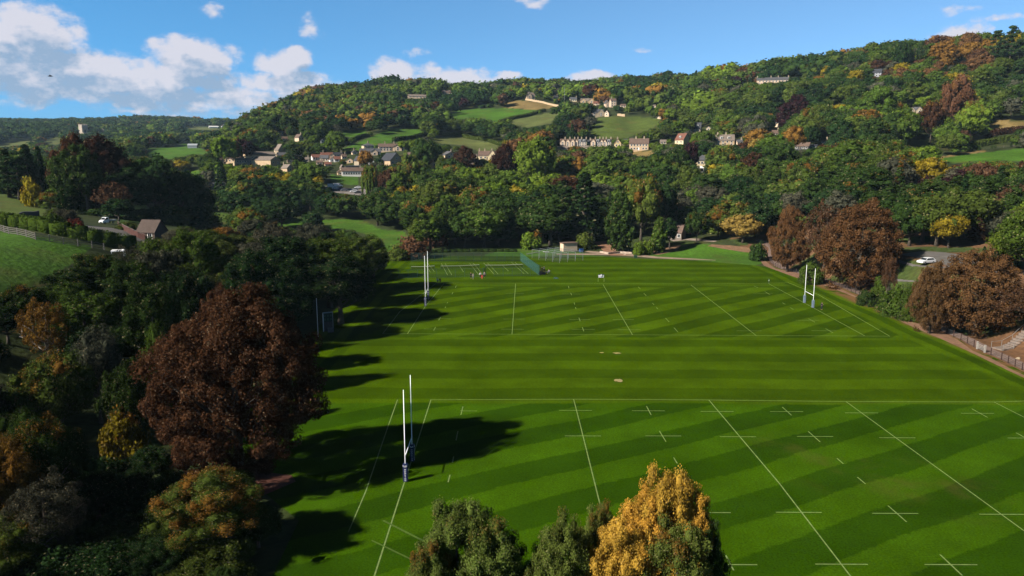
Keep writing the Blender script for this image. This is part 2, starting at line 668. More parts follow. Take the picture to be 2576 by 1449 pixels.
# open land: outline as seen from the drone, ground cover
FIELDS = {
    'far_pasture': ([(365, 374), (436, 370), (470, 358), (500, 370), (533, 388), (480, 389), (430, 400), (375, 391)], G_BRIGHT),
    'village_paddock': ([(455, 419), (510, 430), (505, 441), (460, 434)], G_BRIGHT),
    'centre_pasture': ([(864, 374), (949, 338), (982, 322), (1015, 324), (1047, 327), (1080, 328), (1079, 338), (1049, 346), (990, 356), (949, 374), (874, 380)], G_BRIGHT),
    'small_pasture': ([(860, 330), (918, 327), (926, 335), (890, 345), (862, 343)], G_BRIGHT),
    'rough_pasture': ([(1089, 353), (1115, 345), (1149, 342), (1199, 353), (1252, 362), (1260, 374), (1215, 383), (1165, 366), (1105, 361)], G_PALE),
    'ridge_pasture': ([(1132, 281), (1179, 275), (1269, 272), (1352, 277), (1325, 294), (1272, 299), (1252, 307), (1209, 297), (1142, 299)], G_BRIGHT),
    'scrub_slope': ([(1292, 300), (1342, 290), (1405, 282), (1385, 312), (1325, 321), (1285, 311)], G_PALE),
    'terrace_slope': ([(1485, 306), (1525, 292), (1592, 292), (1662, 300), (1648, 320), (1612, 334), (1575, 348), (1485, 348)], G_OLIVE),
    'hilltop_bank': ([(1262, 267), (1289, 252), (1332, 255), (1405, 267), (1359, 277), (1268, 271)], G_TAN),
    'right_pasture': ([(2360, 398), (2417, 390), (2590, 371), (2590, 405), (2484, 404), (2377, 413)], G_BRIGHT),
    'right_headland': ([(2356, 398), (2410, 383), (2470, 377), (2480, 382), (2417, 390), (2362, 400)], G_TAN),
    'upper_stubble': ([(2470, 314), (2500, 301), (2590, 306), (2590, 324), (2494, 325)], G_TAN),
    'middle_stubble': ([(2430, 359), (2537, 345), (2545, 356), (2467, 366)], G_TAN),
    'orchard_grass': ([(2278, 352), (2342, 351), (2347, 368), (2284, 368)], G_PALE),
    'valley_meadow': ([(670, 550), (800, 552), (905, 552), (960, 578), (1020, 583), (1030, 627), (975, 634), (962, 602), (880, 577), (800, 574), (690, 568)], G_BRIGHT),
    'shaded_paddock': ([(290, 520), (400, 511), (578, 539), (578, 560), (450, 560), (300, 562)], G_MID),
    'upper_left_paddock': ([(-60, 440), (0, 445), (120, 468), (160, 482), (118, 515), (106, 552), (0, 560), (-60, 560)], G_OLIVE),
    'left_hill_field': ([(-300, 560), (0, 578), (232, 622), (185, 662), (132, 692), (60, 730), (0, 760), (-300, 800)], (.034, .078, .006)),
    'folly_field': ([(117, 349), (163, 338), (164, 356), (142, 366), (118, 361)], G_PALE),
    'folly_meadow': ([(-40, 368), (40, 357), (85, 350), (90, 361), (42, 366), (-40, 378)], G_PALE),
    'skyline_field': ([(467, 317), (547, 321), (555, 328), (473, 326)], G_PALE),
    'car_park_bank': ([(833, 440), (902, 446), (900, 466), (833, 462)], G_BRIGHT),
    'pavilion_lawn': ([(1620, 642), (1650, 628), (1700, 612), (1780, 614), (1830, 624), (1905, 640), (1928, 660), (1890, 670), (1750, 655), (1640, 648)], G_BRIGHT),
    'nets_lawn': ([(1220, 640), (1300, 625), (1420, 628), (1480, 640), (1560, 650), (1560, 662), (1220, 662)], G_BRIGHT),
    'house_lawn': ([(1590, 380), (1640, 380), (1645, 391), (1595, 394)], G_TAN),
}
az_f = np.arange(-43, 43.001, .14)
az = np.radians(np.concatenate([np.arange(-177, -43, 6.0), az_f, np.arange(45, 180, 6.0)]))
rr = np.concatenate([[0.5], 12 * 1.0098 ** np.arange(0, 615)])
AZ, RR = np.meshgrid(az, rr)
TX, TY = RR * np.sin(AZ), RR * np.cos(AZ)
TZ = H(TX, TY)
na, nr = len(az), len(rr)
V = np.stack([TX, TY, TZ], -1).reshape(-1, 3)
ii, jj = np.meshgrid(np.arange(nr - 1), np.arange(na), indexing='ij')
q0 = ii * na + jj
q1 = ii * na + (jj + 1) % na
FQ = np.stack([q0, q1, q1 + na, q0 + na], -1).reshape(-1, 4)


def np_mesh(name, V, Fq, mats, attrs=None, smooth=False, midx=None):
    me = bpy.data.meshes.new(name)
    nv, nf, k = len(V), len(Fq), Fq.shape[1]
    me.vertices.add(nv)
    me.vertices.foreach_set('co', np.ascontiguousarray(V, np.float32).ravel())
    me.loops.add(nf * k)
    me.loops.foreach_set('vertex_index', np.ascontiguousarray(Fq, np.int32).ravel())
    me.polygons.add(nf)
    me.polygons.foreach_set('loop_start', np.arange(0, nf * k, k, dtype=np.int32))
    for m in mats:
        me.materials.append(m)
    if midx is not None:
        me.polygons.foreach_set('material_index', np.ascontiguousarray(midx, np.int32))
    me.polygons.foreach_set('use_smooth', np.full(nf, smooth, bool))
    for an, (dom, data) in (attrs or {}).items():
        a = me.attributes.new(an, 'FLOAT_COLOR', dom)
        a.data.foreach_set('color', np.ascontiguousarray(data, np.float32).ravel())
    me.update(calc_edges=True)
    return me


px, py, dep = project(V)
cover = np.zeros((len(V), 4), np.float32)
cover[:] = (.022, .030, .009, 1)                         # woodland floor
near = (RR.ravel() < 330) & (V[:, 2] < 14) & (V[:, 0] < 60)
cover[near] = (.022, .032, .008, 1)
bank = (V[:, 1] < 300) & (V[:, 0] > 84) & (V[:, 2] < 16)
cover[bank] = G_LEAF + (1,)
gb_ = bank & (np.sin(V[:, 0] * .33 + 1.1 * np.sin(V[:, 1] * .21)) + np.sin(V[:, 1] * .27 + 2 + V[:, 0] * .1) > .25)
cover[gb_] = (.034, .050, .012, 1)
far = V[:, 1] > 1250
cover[far] = (.024, .036, .014, 1)
FIELD_D = {}
for k_, (poly, c_) in FIELDS.items():
    xs = [q[0] for q in poly]
    ys = [q[1] for q in poly]
    s_ = inpoly(px, py, poly) & (dep > 20)
    # only the front side of the land that shows there
    g0 = ground(sum(xs) / len(xs), sum(ys) / len(ys))
    d0_ = depth_of(g0)
    FIELD_D[k_] = d0_
    s_ &= (dep > d0_ * .6) & (dep < d0_ * 1.55)
    cover[s_] = c_ + (1,)
me = np_mesh('ground', V, FQ, [], {'cover': ('POINT', cover)}, True)
gm = bpy.data.materials.new('land')
gm.use_nodes = True
nt = gm.node_tree
L = nt.links.new
b_ = nt.nodes['Principled BSDF']
b_.inputs['Roughness'].default_value = .95
b_.inputs['Specular IOR Level'].default_value = .1
ca = N(nt, 'ShaderNodeAttribute', attribute_name='cover')
tc = N(nt, 'ShaderNodeTexCoord')
nz = N(nt, 'ShaderNodeTexNoise')
nz.inputs['Scale'].default_value = .045
nz.inputs['Detail'].default_value = 10
nz.inputs['Roughness'].default_value = .68
L(tc.outputs['Object'], nz.inputs['Vector'])
nz2 = N(nt, 'ShaderNodeTexNoise')
nz2.inputs['Scale'].default_value = .9
nz2.inputs['Detail'].default_value = 6
L(tc.outputs['Object'], nz2.inputs['Vector'])
f1 = MR(nz.outputs['Fac'], .32, .68, .62, 1.35, False)
f2 = MR(nz2.outputs['Fac'], .3, .7, .72, 1.28, False)
sc = N(nt, 'ShaderNodeVectorMath', operation='SCALE')
L(ca.outputs['Color'], sc.inputs[0])
L(M_('MULTIPLY', f1, f2), sc.inputs['Scale'])
# dry patches
pn = N(nt, 'ShaderNodeTexNoise')
pn.inputs['Scale'].default_value = .06
pn.inputs['Detail'].default_value = 5
L(tc.outputs['Object'], pn.inputs['Vector'])
L(RGBMIX(MR(pn.outputs['Fac'], .52, .72, 0, .45), sc.outputs[0], (.075, .060, .018, 1)), b_.inputs['Base Color'])
bp = N(nt, 'ShaderNodeBump')
bp.inputs['Strength'].default_value = .5
bp.inputs['Distance'].default_value = .5
L(nz2.outputs['Fac'], bp.inputs['Height'])
L(bp.outputs[0], b_.inputs['Normal'])
me.materials.append(gm)
go_ = bpy.data.objects.new('ground', me)
COL.objects.link(go_)
tag(go_, kind='structure')

# ------------------------------------------------------------------ mown playing field
FX0, FX1, FY0, FY1 = -41, 86.5, 20, 284
fence_px = [(1925, 640), (1931, 653), (1946, 668), (1962, 676), (1993, 684), (2024, 693), (2067, 706), (2111, 721), (2152, 738), (2194, 756), (2254, 783), (2314, 811), (2365, 832), (2417, 855), (2467, 882), (2519, 905), (2571, 931), (2640, 962)]
FENCE = [flat(*q) for q in fence_px]
edge = [(-19, 20), (88, 20)] + [(q.x - .4, q.y) for q in FENCE[:2:-1]] + [tuple(flat(*q))[:2] for q in [(1925, 671), (1890, 667), (1750, 656), (1650, 651), (1560, 648), (1440, 641), (1300, 638), (1050, 645), (985, 652)]] + [(-46, 215), (-44, 180), (-41, 110), (-38, 92), (-30, 79), (-22, 70)]
tri = MB()
tri.v = [(x, y, .02) for x, y in edge]
tri.f = [tuple(range(len(edge)))]
fm = bpy.data.materials.new('mown_turf')
fm.use_nodes = True
nt = fm.node_tree
L = nt.links.new
b_ = nt.nodes['Principled BSDF']
b_.inputs['Roughness'].default_value = .9
b_.inputs['Specular IOR Level'].default_value = .0
tc = N(nt, 'ShaderNodeTexCoord')
ps = N(nt, 'ShaderNodeSeparateXYZ')
# slight wander of the mower
wn = N(nt, 'ShaderNodeTexNoise')
wn.inputs['Scale'].default_value = .05
wn.inputs['Detail'].default_value = 3
L(tc.outputs['Object'], wn.inputs['Vector'])
wv = N(nt, 'ShaderNodeVectorMath', operation='MULTIPLY_ADD')
wc = N(nt, 'ShaderNodeVectorMath', operation='SUBTRACT')
L(wn.outputs['Color'], wc.inputs[0])
wc.inputs[1].default_value = (.5, .5, .5)
L(wc.outputs[0], wv.inputs[0])
wv.inputs[1].default_value = (2.2, 2.2, 0)
L(tc.outputs['Object'], wv.inputs[2])
# ragged ends of the blades
wn2 = N(nt, 'ShaderNodeTexNoise')
wn2.inputs['Scale'].default_value = 1.6
wn2.inputs['Detail'].default_value = 3
L(tc.outputs['Object'], wn2.inputs['Vector'])
wv2 = N(nt, 'ShaderNodeVectorMath', operation='MULTIPLY_ADD')
wc2 = N(nt, 'ShaderNodeVectorMath', operation='SUBTRACT')
L(wn2.outputs['Color'], wc2.inputs[0])
wc2.inputs[1].default_value = (.5, .5, .5)
L(wc2.outputs[0], wv2.inputs[0])
wv2.inputs[1].default_value = (.9, .9, 0)
L(wv.outputs[0], wv2.inputs[2])
L(wv2.outputs[0], ps.inputs[0])
PX, PY = ps.outputs[0], ps.outputs[1]


def stripes(ang, period, phase):
    """+1/-1 bands; ang: direction in which the bands run"""
    t = M_('ADD', M_('MULTIPLY', PX, -math.sin(R(ang)) / period), M_('MULTIPLY', PY, math.cos(R(ang)) / period))
    t = M_('FRACT', M_('ADD', t, phase))
    return MR(M_('ABSOLUTE', M_('SUBTRACT', t, .5)), .232, .268, 0, 1)


NEAR_TOP = 106.6          # touchline of the near pitch
FAR_BOT, FAR_TOP = 147.6, 207.0
s_near = stripes(30, 9.4, NEAR_PH if 'NEAR_PH' in globals() else .0)
s_far = stripes(40.3, 10.3, FAR_PH if 'FAR_PH' in globals() else .0)
s_mid = stripes(0.15, 10.6, MID_PH if 'MID_PH' in globals() else .0)
s_edge = stripes(90.0, 4.6, .2)


def step(x, a, w=.35):
    return MR(x, a - w, a + w)


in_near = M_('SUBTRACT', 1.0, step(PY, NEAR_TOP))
in_far = M_('MULTIPLY', step(PY, FAR_BOT + .2), M_('SUBTRACT', 1.0, step(PY, FAR_TOP)))
in_far = M_('MULTIPLY', in_far, M_('MULTIPLY', step(PX, -30), M_('SUBTRACT', 1.0, step(PX, 78))))
s_mid = M_('MULTIPLY_ADD', M_('SUBTRACT', s_mid, .5), .62, .5)
st = M_('ADD', M_('MULTIPLY', s_near, in_near), M_('MULTIPLY', s_mid, M_('SUBTRACT', 1.0, in_near)))
st = M_('ADD', M_('MULTIPLY', s_far, in_far), M_('MULTIPLY', st, M_('SUBTRACT', 1.0, in_far)))
right_edge = M_('ADD', M_('MULTIPLY', PY, -.02), 81.0)
in_edge = M_('MULTIPLY', MR(M_('SUBTRACT', PX, right_edge), -1.0, 1.0), step(PY, 112, 4))
in_edge2 = M_('SUBTRACT', 1.0, MR(M_('ADD', PX, M_('MULTIPLY', PY, .045)), -27, -25))
in_edge = M_('MAXIMUM', in_edge, in_edge2)
st = M_('ADD', M_('MULTIPLY', s_edge, in_edge), M_('MULTIPLY', st, M_('SUBTRACT', 1.0, in_edge)))
fade = N(nt, 'ShaderNodeTexNoise')
fade.inputs['Scale'].default_value = .035
fade.inputs['Detail'].default_value = 4
L(tc.outputs['Object'], fade.inputs['Vector'])
st = M_('MULTIPLY', M_('SUBTRACT', st, .5), MR(fade.outputs['Fac'], .3, .7, .7, 1.25, False))
st = M_('ADD', st, .5, clamp=True)
base0 = RGBMIX(st, TURF_D if 'TURF_D' in globals() else (.0205, .0410, .0006, 1), TURF_L if 'TURF_L' in globals() else (.0360, .0655, .0007, 1))
base = RGBMIX(in_near, base0, RGBMIX(1.0, base0, (.70, .90, 1.4, 1), 'MULTIPLY'))  # near turf darkened in its colour, standing in for view angle and vignette
g1 = N(nt, 'ShaderNodeTexNoise')
g1.inputs['Scale'].default_value = .09
g1.inputs['Detail'].default_value = 8
g1.inputs['Roughness'].default_value = .6
L(tc.outputs['Object'], g1.inputs['Vector'])
g2 = N(nt, 'ShaderNodeTexNoise')
g2.inputs['Scale'].default_value = 5.0
g2.inputs['Detail'].default_value = 5
g2.inputs['Roughness'].default_value = .7
L(tc.outputs['Object'], g2.inputs['Vector'])
vf = M_('MULTIPLY', MR(g1.outputs['Fac'], .3, .7, .72, 1.28, False), MR(g2.outputs['Fac'], .3, .7, .60, 1.40, False))
sc = N(nt, 'ShaderNodeVectorMath', operation='SCALE')
L(base, sc.inputs[0])
L(vf, sc.inputs['Scale'])
# worn, browner turf in the middle of the near pitch and dry leaf dust along the path
wr = N(nt, 'ShaderNodeTexNoise')
wr.inputs['Scale'].default_value = .16
wr.inputs['Detail'].default_value = 7
wr.inputs['Roughness'].default_value = .65
L(tc.outputs['Object'], wr.inputs['Vector'])
dline = M_('ABSOLUTE', M_('ADD', M_('MULTIPLY', M_('SUBTRACT', PX, 41), .55), M_('MULTIPLY', M_('SUBTRACT', PY, 82), .84)))
worn = M_('MULTIPLY', MR(dline, 12, 1), M_('MULTIPLY', MR(wr.outputs['Fac'], .48, .70), MR(PX, 26, 36)))
worn = M_('MULTIPLY', worn, M_('SUBTRACT', 1.0, step(PY, 100, 4)))
dustn = M_('MULTIPLY', MR(PX, 82.6, 85.6), MR(wr.outputs['Fac'], .40, .54))
c1 = RGBMIX(M_('MULTIPLY', worn, .32), sc.outputs[0], (.060, .045, .014, 1))
c2_ = RGBMIX(M_('MULTIPLY', dustn, .9), c1, (.120, .062, .030, 1))
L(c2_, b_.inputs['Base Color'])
bp = N(nt, 'ShaderNodeBump')
bp.inputs['Strength'].default_value = .35
bp.inputs['Distance'].default_value = .08
L(g2.outputs['Fac'], bp.inputs['Height'])
L(bp.outputs[0], b_.inputs['Normal'])
pf = tri.build('playing_field', fm)
tag(pf, kind='structure')

# ------------------------------------------------------------------ painted lines
LINE = mat('line_paint', (.105, .150, .045), .9, .35, 1.5)
LINEF = mat('worn_line_paint', (.032, .062, .004), .9, .4, 1.2)


def stroke(mb, pts, wd, z=.028):
    """a painted line along points (world x, y)"""
    P = [Vector((p[0], p[1], 0)) for p in pts]
    for a, b in zip(P[:-1], P[1:]):
        d = (b - a).normalized()
        n = Vector((-d.y, d.x, 0)) * wd / 2
        k = len(mb.v)
        mb.v += [tuple(q + Vector((0, 0, z))) for q in (a - n, b - n, b + n, a + n)]
        mb.f.append((k, k + 1, k + 2, k + 3))


def pxl(mb, pts, wd, z=.028, ext=(0, 0)):
    P = [flat(*q) for q in pts]
    if ext[0]:
        P[0] = P[0] + (P[0] - P[1]).normalized() * ext[0]
    if ext[1]:
        P[-1] = P[-1] + (P[-1] - P[-2]).normalized() * ext[1]
    stroke(mb, P, wd, z)


def tick(mb, p, dx, dy, wd, z):
    stroke(mb, [(p[0] - dx, p[1] - dy), (p[0] + dx, p[1] + dy)], wd, z)


# far pitch
m = MB()
Z1, Z2 = .028, .034
pxl(m, [(963, 839.5), (1600, 842.5), (2238, 846)], .13, Z1)
pxl(m, [(1097, 711.5), (1520, 713.5), (1765, 714.5), (1905, 713), (1982, 711)], .12, Z1)
pxl(m, [(963, 839.5), (1006, 784), (1097, 713)], .13, Z2)
pxl(m, [(1025, 840), (1070, 771), (1117, 713)], .13, Z2)
pxl(m, [(1288, 841), (1297, 714)], .13, Z2)
pxl(m, [(1591, 842.5), (1517, 716)], .13, Z2)
pxl(m, [(1903, 845), (1738, 717)], .13, Z2)
pxl(m, [(2175, 845), (2045, 774), (1934, 714)], .13, Z2)
pxl(m, [(2238, 846), (2058, 741), (1982, 711)], .13, Z2)
pg = tag(m.build('far_pitch_line_marking', LINE), kind='structure')
m = MB()
FY_ = {}
pr = lambda z5x, z5y: flat((1280 + z5x * .4969) * .6708, (720 + z5y * .4969) * .6708)
for (zx, zy) in [(708, 1035), (745, 957), (1290, 1037), (1303, 960), (1827, 1038), (1800, 964), (1735, 771), (2128, 964), (2173, 1041), (1312, 766)]:
    p = pr(zx, zy)
    tick(m, p, 2.4, 0, .13, .040)
for (a, b) in [((735, 970), (750, 945)), ((697, 1048), (711, 1020)), ((835, 772), (843, 758)), ((860, 724), (868, 708)), ((797, 842), (804, 834)), ((783, 876), (788, 866)),
               ((1718, 728), (1714, 710)), ((1738, 780), (1731, 762)), ((1761, 850), (1757, 836)), ((1771, 883), (1767, 871)), ((1803, 977), (1793, 950)), ((1830, 1053), (1819, 1022)),
               ((2258, 733), (2240, 717)), ((2302, 785), (2283, 765)), ((2360, 852), (2348, 840)), ((2390, 885), (2377, 871)), ((2474, 982), (2447, 953)), ((2540, 1058), (2510, 1025))]:
    stroke(m, [pr(*a), pr(*b)], .13, .046)
pr6 = lambda zx, zy: flat((2560 + zx * .4969) * .6708, (720 + zy * .4969) * .6708)
for (a, b) in [((998, 984), (950, 957)), ((1135, 1064), (1080, 1033)), ((836, 888), (812, 874)), ((774, 849), (753, 837)), ((658, 775), (620, 753)), ((570, 724), (540, 711))]:
    stroke(m, [pr6(*a), pr6(*b)], .13, .046)
for (zx, zy) in [(943, 969), (1065, 1048), (608, 766), (500, 1049)]:
    tick(m, pr6(zx, zy), 2.6, 0, .12, .040)
tag(m.build('far_pitch_dash_marking', LINE), kind='structure')
# near pitch
m = MB()
pxl(m, [(1083, 1006), (1443, 1004.5), (1783, 1006.5), (2128, 1010.5), (2500, 1011.5), (2600, 1008.5)], .13, Z1)
pxl(m, [(942, 1449), (1016, 1218), (1020, 1206), (1084, 1006)], .14, Z2, (9, 0))
pxl(m, [(876, 1340), (920, 1237), (978, 1068), (1000, 1006)], .12, Z2, (0, 0))
pxl(m, [(1443, 1004.5), (1461, 1075), (1505, 1252)], .13, Z2, (0, 24))
pxl(m, [(1783, 1006.5), (1960, 1216), (2137, 1447)], .13, Z2, (0, 14))
pxl(m, [(2128, 1010.5), (2350, 1172), (2576, 1336)], .13, Z2, (0, 30))
pxl(m, [(2500, 1011.5), (2600, 1062)], .13, Z2, (0, 50))
p9 = lambda zx, zy: flat((2560 + zx * .4969) * .6708, (1440 + zy * .4969) * .6708)
p8 = lambda zx, zy: flat((1280 + zx * .4969) * .6708, (1440 + zy * .4969) * .6708)
tag(m.build('near_pitch_line_marking', LINE), kind='structure')
m = MB()
for p in [p9(260, 209), p9(785, 210), p9(1350, 220), p9(2225, 223), p9(418, 400), p9(1000, 398), p9(1620, 408), p9(190, 973), p9(876, 971), p9(1605, 979), p9(2413, 986), p9(1200, 1363), p9(2025, 1366), p9(365, 1366), p9(2590, 410),
          p8(1768, 201), p8(2318, 204), p8(1823, 394), p8(2430, 394)]:
    tick(m, p, 2.35, 0, .14, .040)
for f_, a, b in [(p9, (752, 176), (822, 239)), (p9, (948, 360), (1038, 440)), (p9, (1165, 563), (1213, 605)), (p9, (1318, 705), (1380, 757)), (p9, (1550, 921), (1690, 1044)), (p9, (1942, 1290), (2110, 1449)), (p9, (15, 703), (40, 748)),
                 (p9, (125, 915), (165, 1020)), (p9, (325, 1295), (385, 1410)), (p9, (2182, 189), (2302, 255)), (p9, (2517, 370), (2640, 440)),
                 (p8, (918, 172), (902, 236)), (p8, (820, 688), (806, 744)), (p8, (848, 550), (838, 596)), (p8, (880, 358), (866, 428)), (p8, (2303, 169), (2338, 236)), (p8, (2401, 357), (2450, 438)), (p8, (2508, 557), (2535, 602))]:
    stroke(m, [f_(*a), f_(*b)], .14, .046)
m2 = MB()
tick(m, p8(960, 205), 1.2, 0, .12, .04)
tag(m.build('near_pitch_dash_marking', LINE), kind='structure')
m = MB()
pxl(m, [(964, 1310), (1066, 1362)], .25, .037)
pxl(m, [(935, 1360), (1060, 1420)], .2, .037)
tag(m.build('old_line_marking', LINEF), kind='structure')

# worn patches of bare soil by the middle strip
SOIL = mat('bare_soil', (.21, .155, .075), .95, .3, 2)
for (x, y, a, b, s_) in [(1514, 887.5, .5, .22, 1), (1552, 888.8, .8, .3, 2), (1556, 957.5, .85, .45, 3)]:
    c = flat(x, y)
    rg = random.Random(s_)
    mb = MB()
    n = 18
    mb.v = [(c.x + a * (.6 + .5 * rg.random()) * math.cos(6.283 * k / n), c.y + b * 2 * (.6 + .5 * rg.random()) * math.sin(6.283 * k / n), .05) for k in range(n)]
    mb.f = [tuple(range(n))]
    tag(mb.build('bare_ground', SOIL), kind='structure')


def drape(name, pts, widths, m, off=.06, step_=2.0, z=None, kind='structure'):
    """a strip of surfacing laid over the land along world points"""
    P = [Vector((p[0], p[1], 0)) for p in pts]
    if not hasattr(widths, '__len__'):
        widths = [widths] * len(P)
    c, wd = [], []
    for i in range(len(P) - 1):
        k = max(1, int((P[i + 1] - P[i]).length / step_))
        for j in range(k):
            t = j / k
            c.append(P[i].lerp(P[i + 1], t))
            wd.append(widths[i] * (1 - t) + widths[i + 1] * t)
    c.append(P[-1])
    wd.append(widths[-1])
    mb = MB()
    nx = 4
    for i, p in enumerate(c):
        d = (c[min(i + 1, len(c) - 1)] - c[max(i - 1, 0)]).normalized()
        n = Vector((-d.y, d.x, 0))
        for k in range(nx + 1):
            q = p + n * wd[i] * (k / nx - .5)
            mb.v.append((q.x, q.y, h1(q.x, q.y) + off))
    for i in range(len(c) - 1):
        for k in range(nx):
            a = i * (nx + 1) + k
            mb.f.append((a, a + 1, a + nx + 2, a + nx + 1))
    o = mb.build(name, m, smooth=True)
    return tag(o, kind=kind)


PATHM = mat('leaf_strewn_path', (.115, .075, .060), .95, .3, .8)
path_pts = [Vector((p.x + 1.5, p.y, 0)) for p in FENCE]
path_pts[0].x += 1.0
last = path_pts[-1]
path_pts.append(Vector((last.x + .6, last.y - 22, 0)))
path_pts = [path_pts[0] + Vector((-1, 14, 0)), path_pts[0] + Vector((-.5, 6, 0))] + path_pts
drape('footpath', path_pts, 2.8, PATHM, .05)
drape('leaf_litter', [p + Vector((-3.6, 0, 0)) for p in path_pts[3:]], [1.6, 2.4, 1.5, 3.5, 5.0, 5.5, 2.5, 1.2, .8, 1.5, 3.4, 3.8, 3.0, 1.0, 1.4, 1.0, 1.0, 1.0][:len(path_pts[3:])],
      mat('leaf_litter_ground', (.135, .072, .040), .95, .35, .7), .045)
drape('leaf_litter', [(-36, 82), (-31, 79), (-28, 78.5), (-25.5, 80)], [3, 6, 6, 2], mat('red_leaf_litter', (.070, .024, .014), .95, .4, 1.5), .05)
# track from the pavilion past the nets
trk = [ground(1400, 640), ground(1480, 640), ground(1540, 640), ground(1600, 643), ground(1650, 648), ground(1700, 650.5), ground(1750, 652.5), ground(1800, 655)]
drape('gravel_track', trk, [2, 4, 5, 5, 4, 3.4, 2.6, 1.0], GRAVEL, .07)
yard = [ground(1512, 608), ground(1530, 622), ground(1545, 634), ground(1560, 643)]
drape('yard', yard, [7, 6.5, 8, 7], mat('red_earth', (.17, .085, .048), .95, .3, .6), .09)
drape('dirt_track', [ground(1475, 633), ground(1505, 636), ground(1545, 637), ground(1585, 640)], [3, 4.5, 4, 3], GRAVEL, .11)
drape('pavilion_apron', [ground(1690, 606), ground(1725, 602), ground(1765, 604), ground(1800, 608)], [3, 4, 4, 2.5], mat('worn_gravel', (.16, .125, .10), .95, .3, .6), .07)
drape('leaf_bank', [ground(1640, 640), ground(1680, 628), ground(1705, 617)], [5, 7, 3], mat('dry_leaf_bank', (.125, .070, .036), .95, .35, .6), .05)
drape('leaf_bank', [ground(1785, 617), ground(1830, 622), ground(1870, 628), ground(1905, 634)], [4, 6, 6, 4], bpy.data.materials['dry_leaf_bank'], .05)
# drive by the cottage
drv = [ground(205, 566), ground(240, 571), ground(285, 580), ground(330, 595), ground(365, 606), ground(400, 616)]
drape('drive', drv, [13, 15, 11, 7, 5, 5], ASPH, .08)
# tarmac of the car park above the bank and of the village car park
cpk = [ground(2265, 640), ground(2300, 645), ground(2345, 655), ground(2420, 668)]
drape('car_park', cpk, [14, 18, 20, 20], ASPH, .08)
vcp = [ground(812, 470), ground(850, 478), ground(890, 482), ground(930, 488), ground(950, 493)]
drape('village_car_park', vcp, [16, 24, 26, 16, 6], mat('pale_tarmac', (.13, .115, .105), .9, .2, .2), .12)
drape('lane', [ground(900, 496), ground(930, 499), ground(960, 505)], [4, 4, 4], bpy.data.materials['pale_tarmac'], .12)
# ------------------------------------------------------------------ tree shapes
def ico(sub):
    bm = bmesh.new()
    bmesh.ops.create_icosphere(bm, subdivisions=sub, radius=1)
    v = np.array([q.co[:] for q in bm.verts])
    f = np.array([[q.index for q in fa.verts] for fa in bm.faces])
    bm.free()
    return v, f


ICO1, ICO2 = ico(1), ico(2)


def unit(v):
    return v / np.maximum(np.linalg.norm(v, axis=-1, keepdims=True), 1e-9)


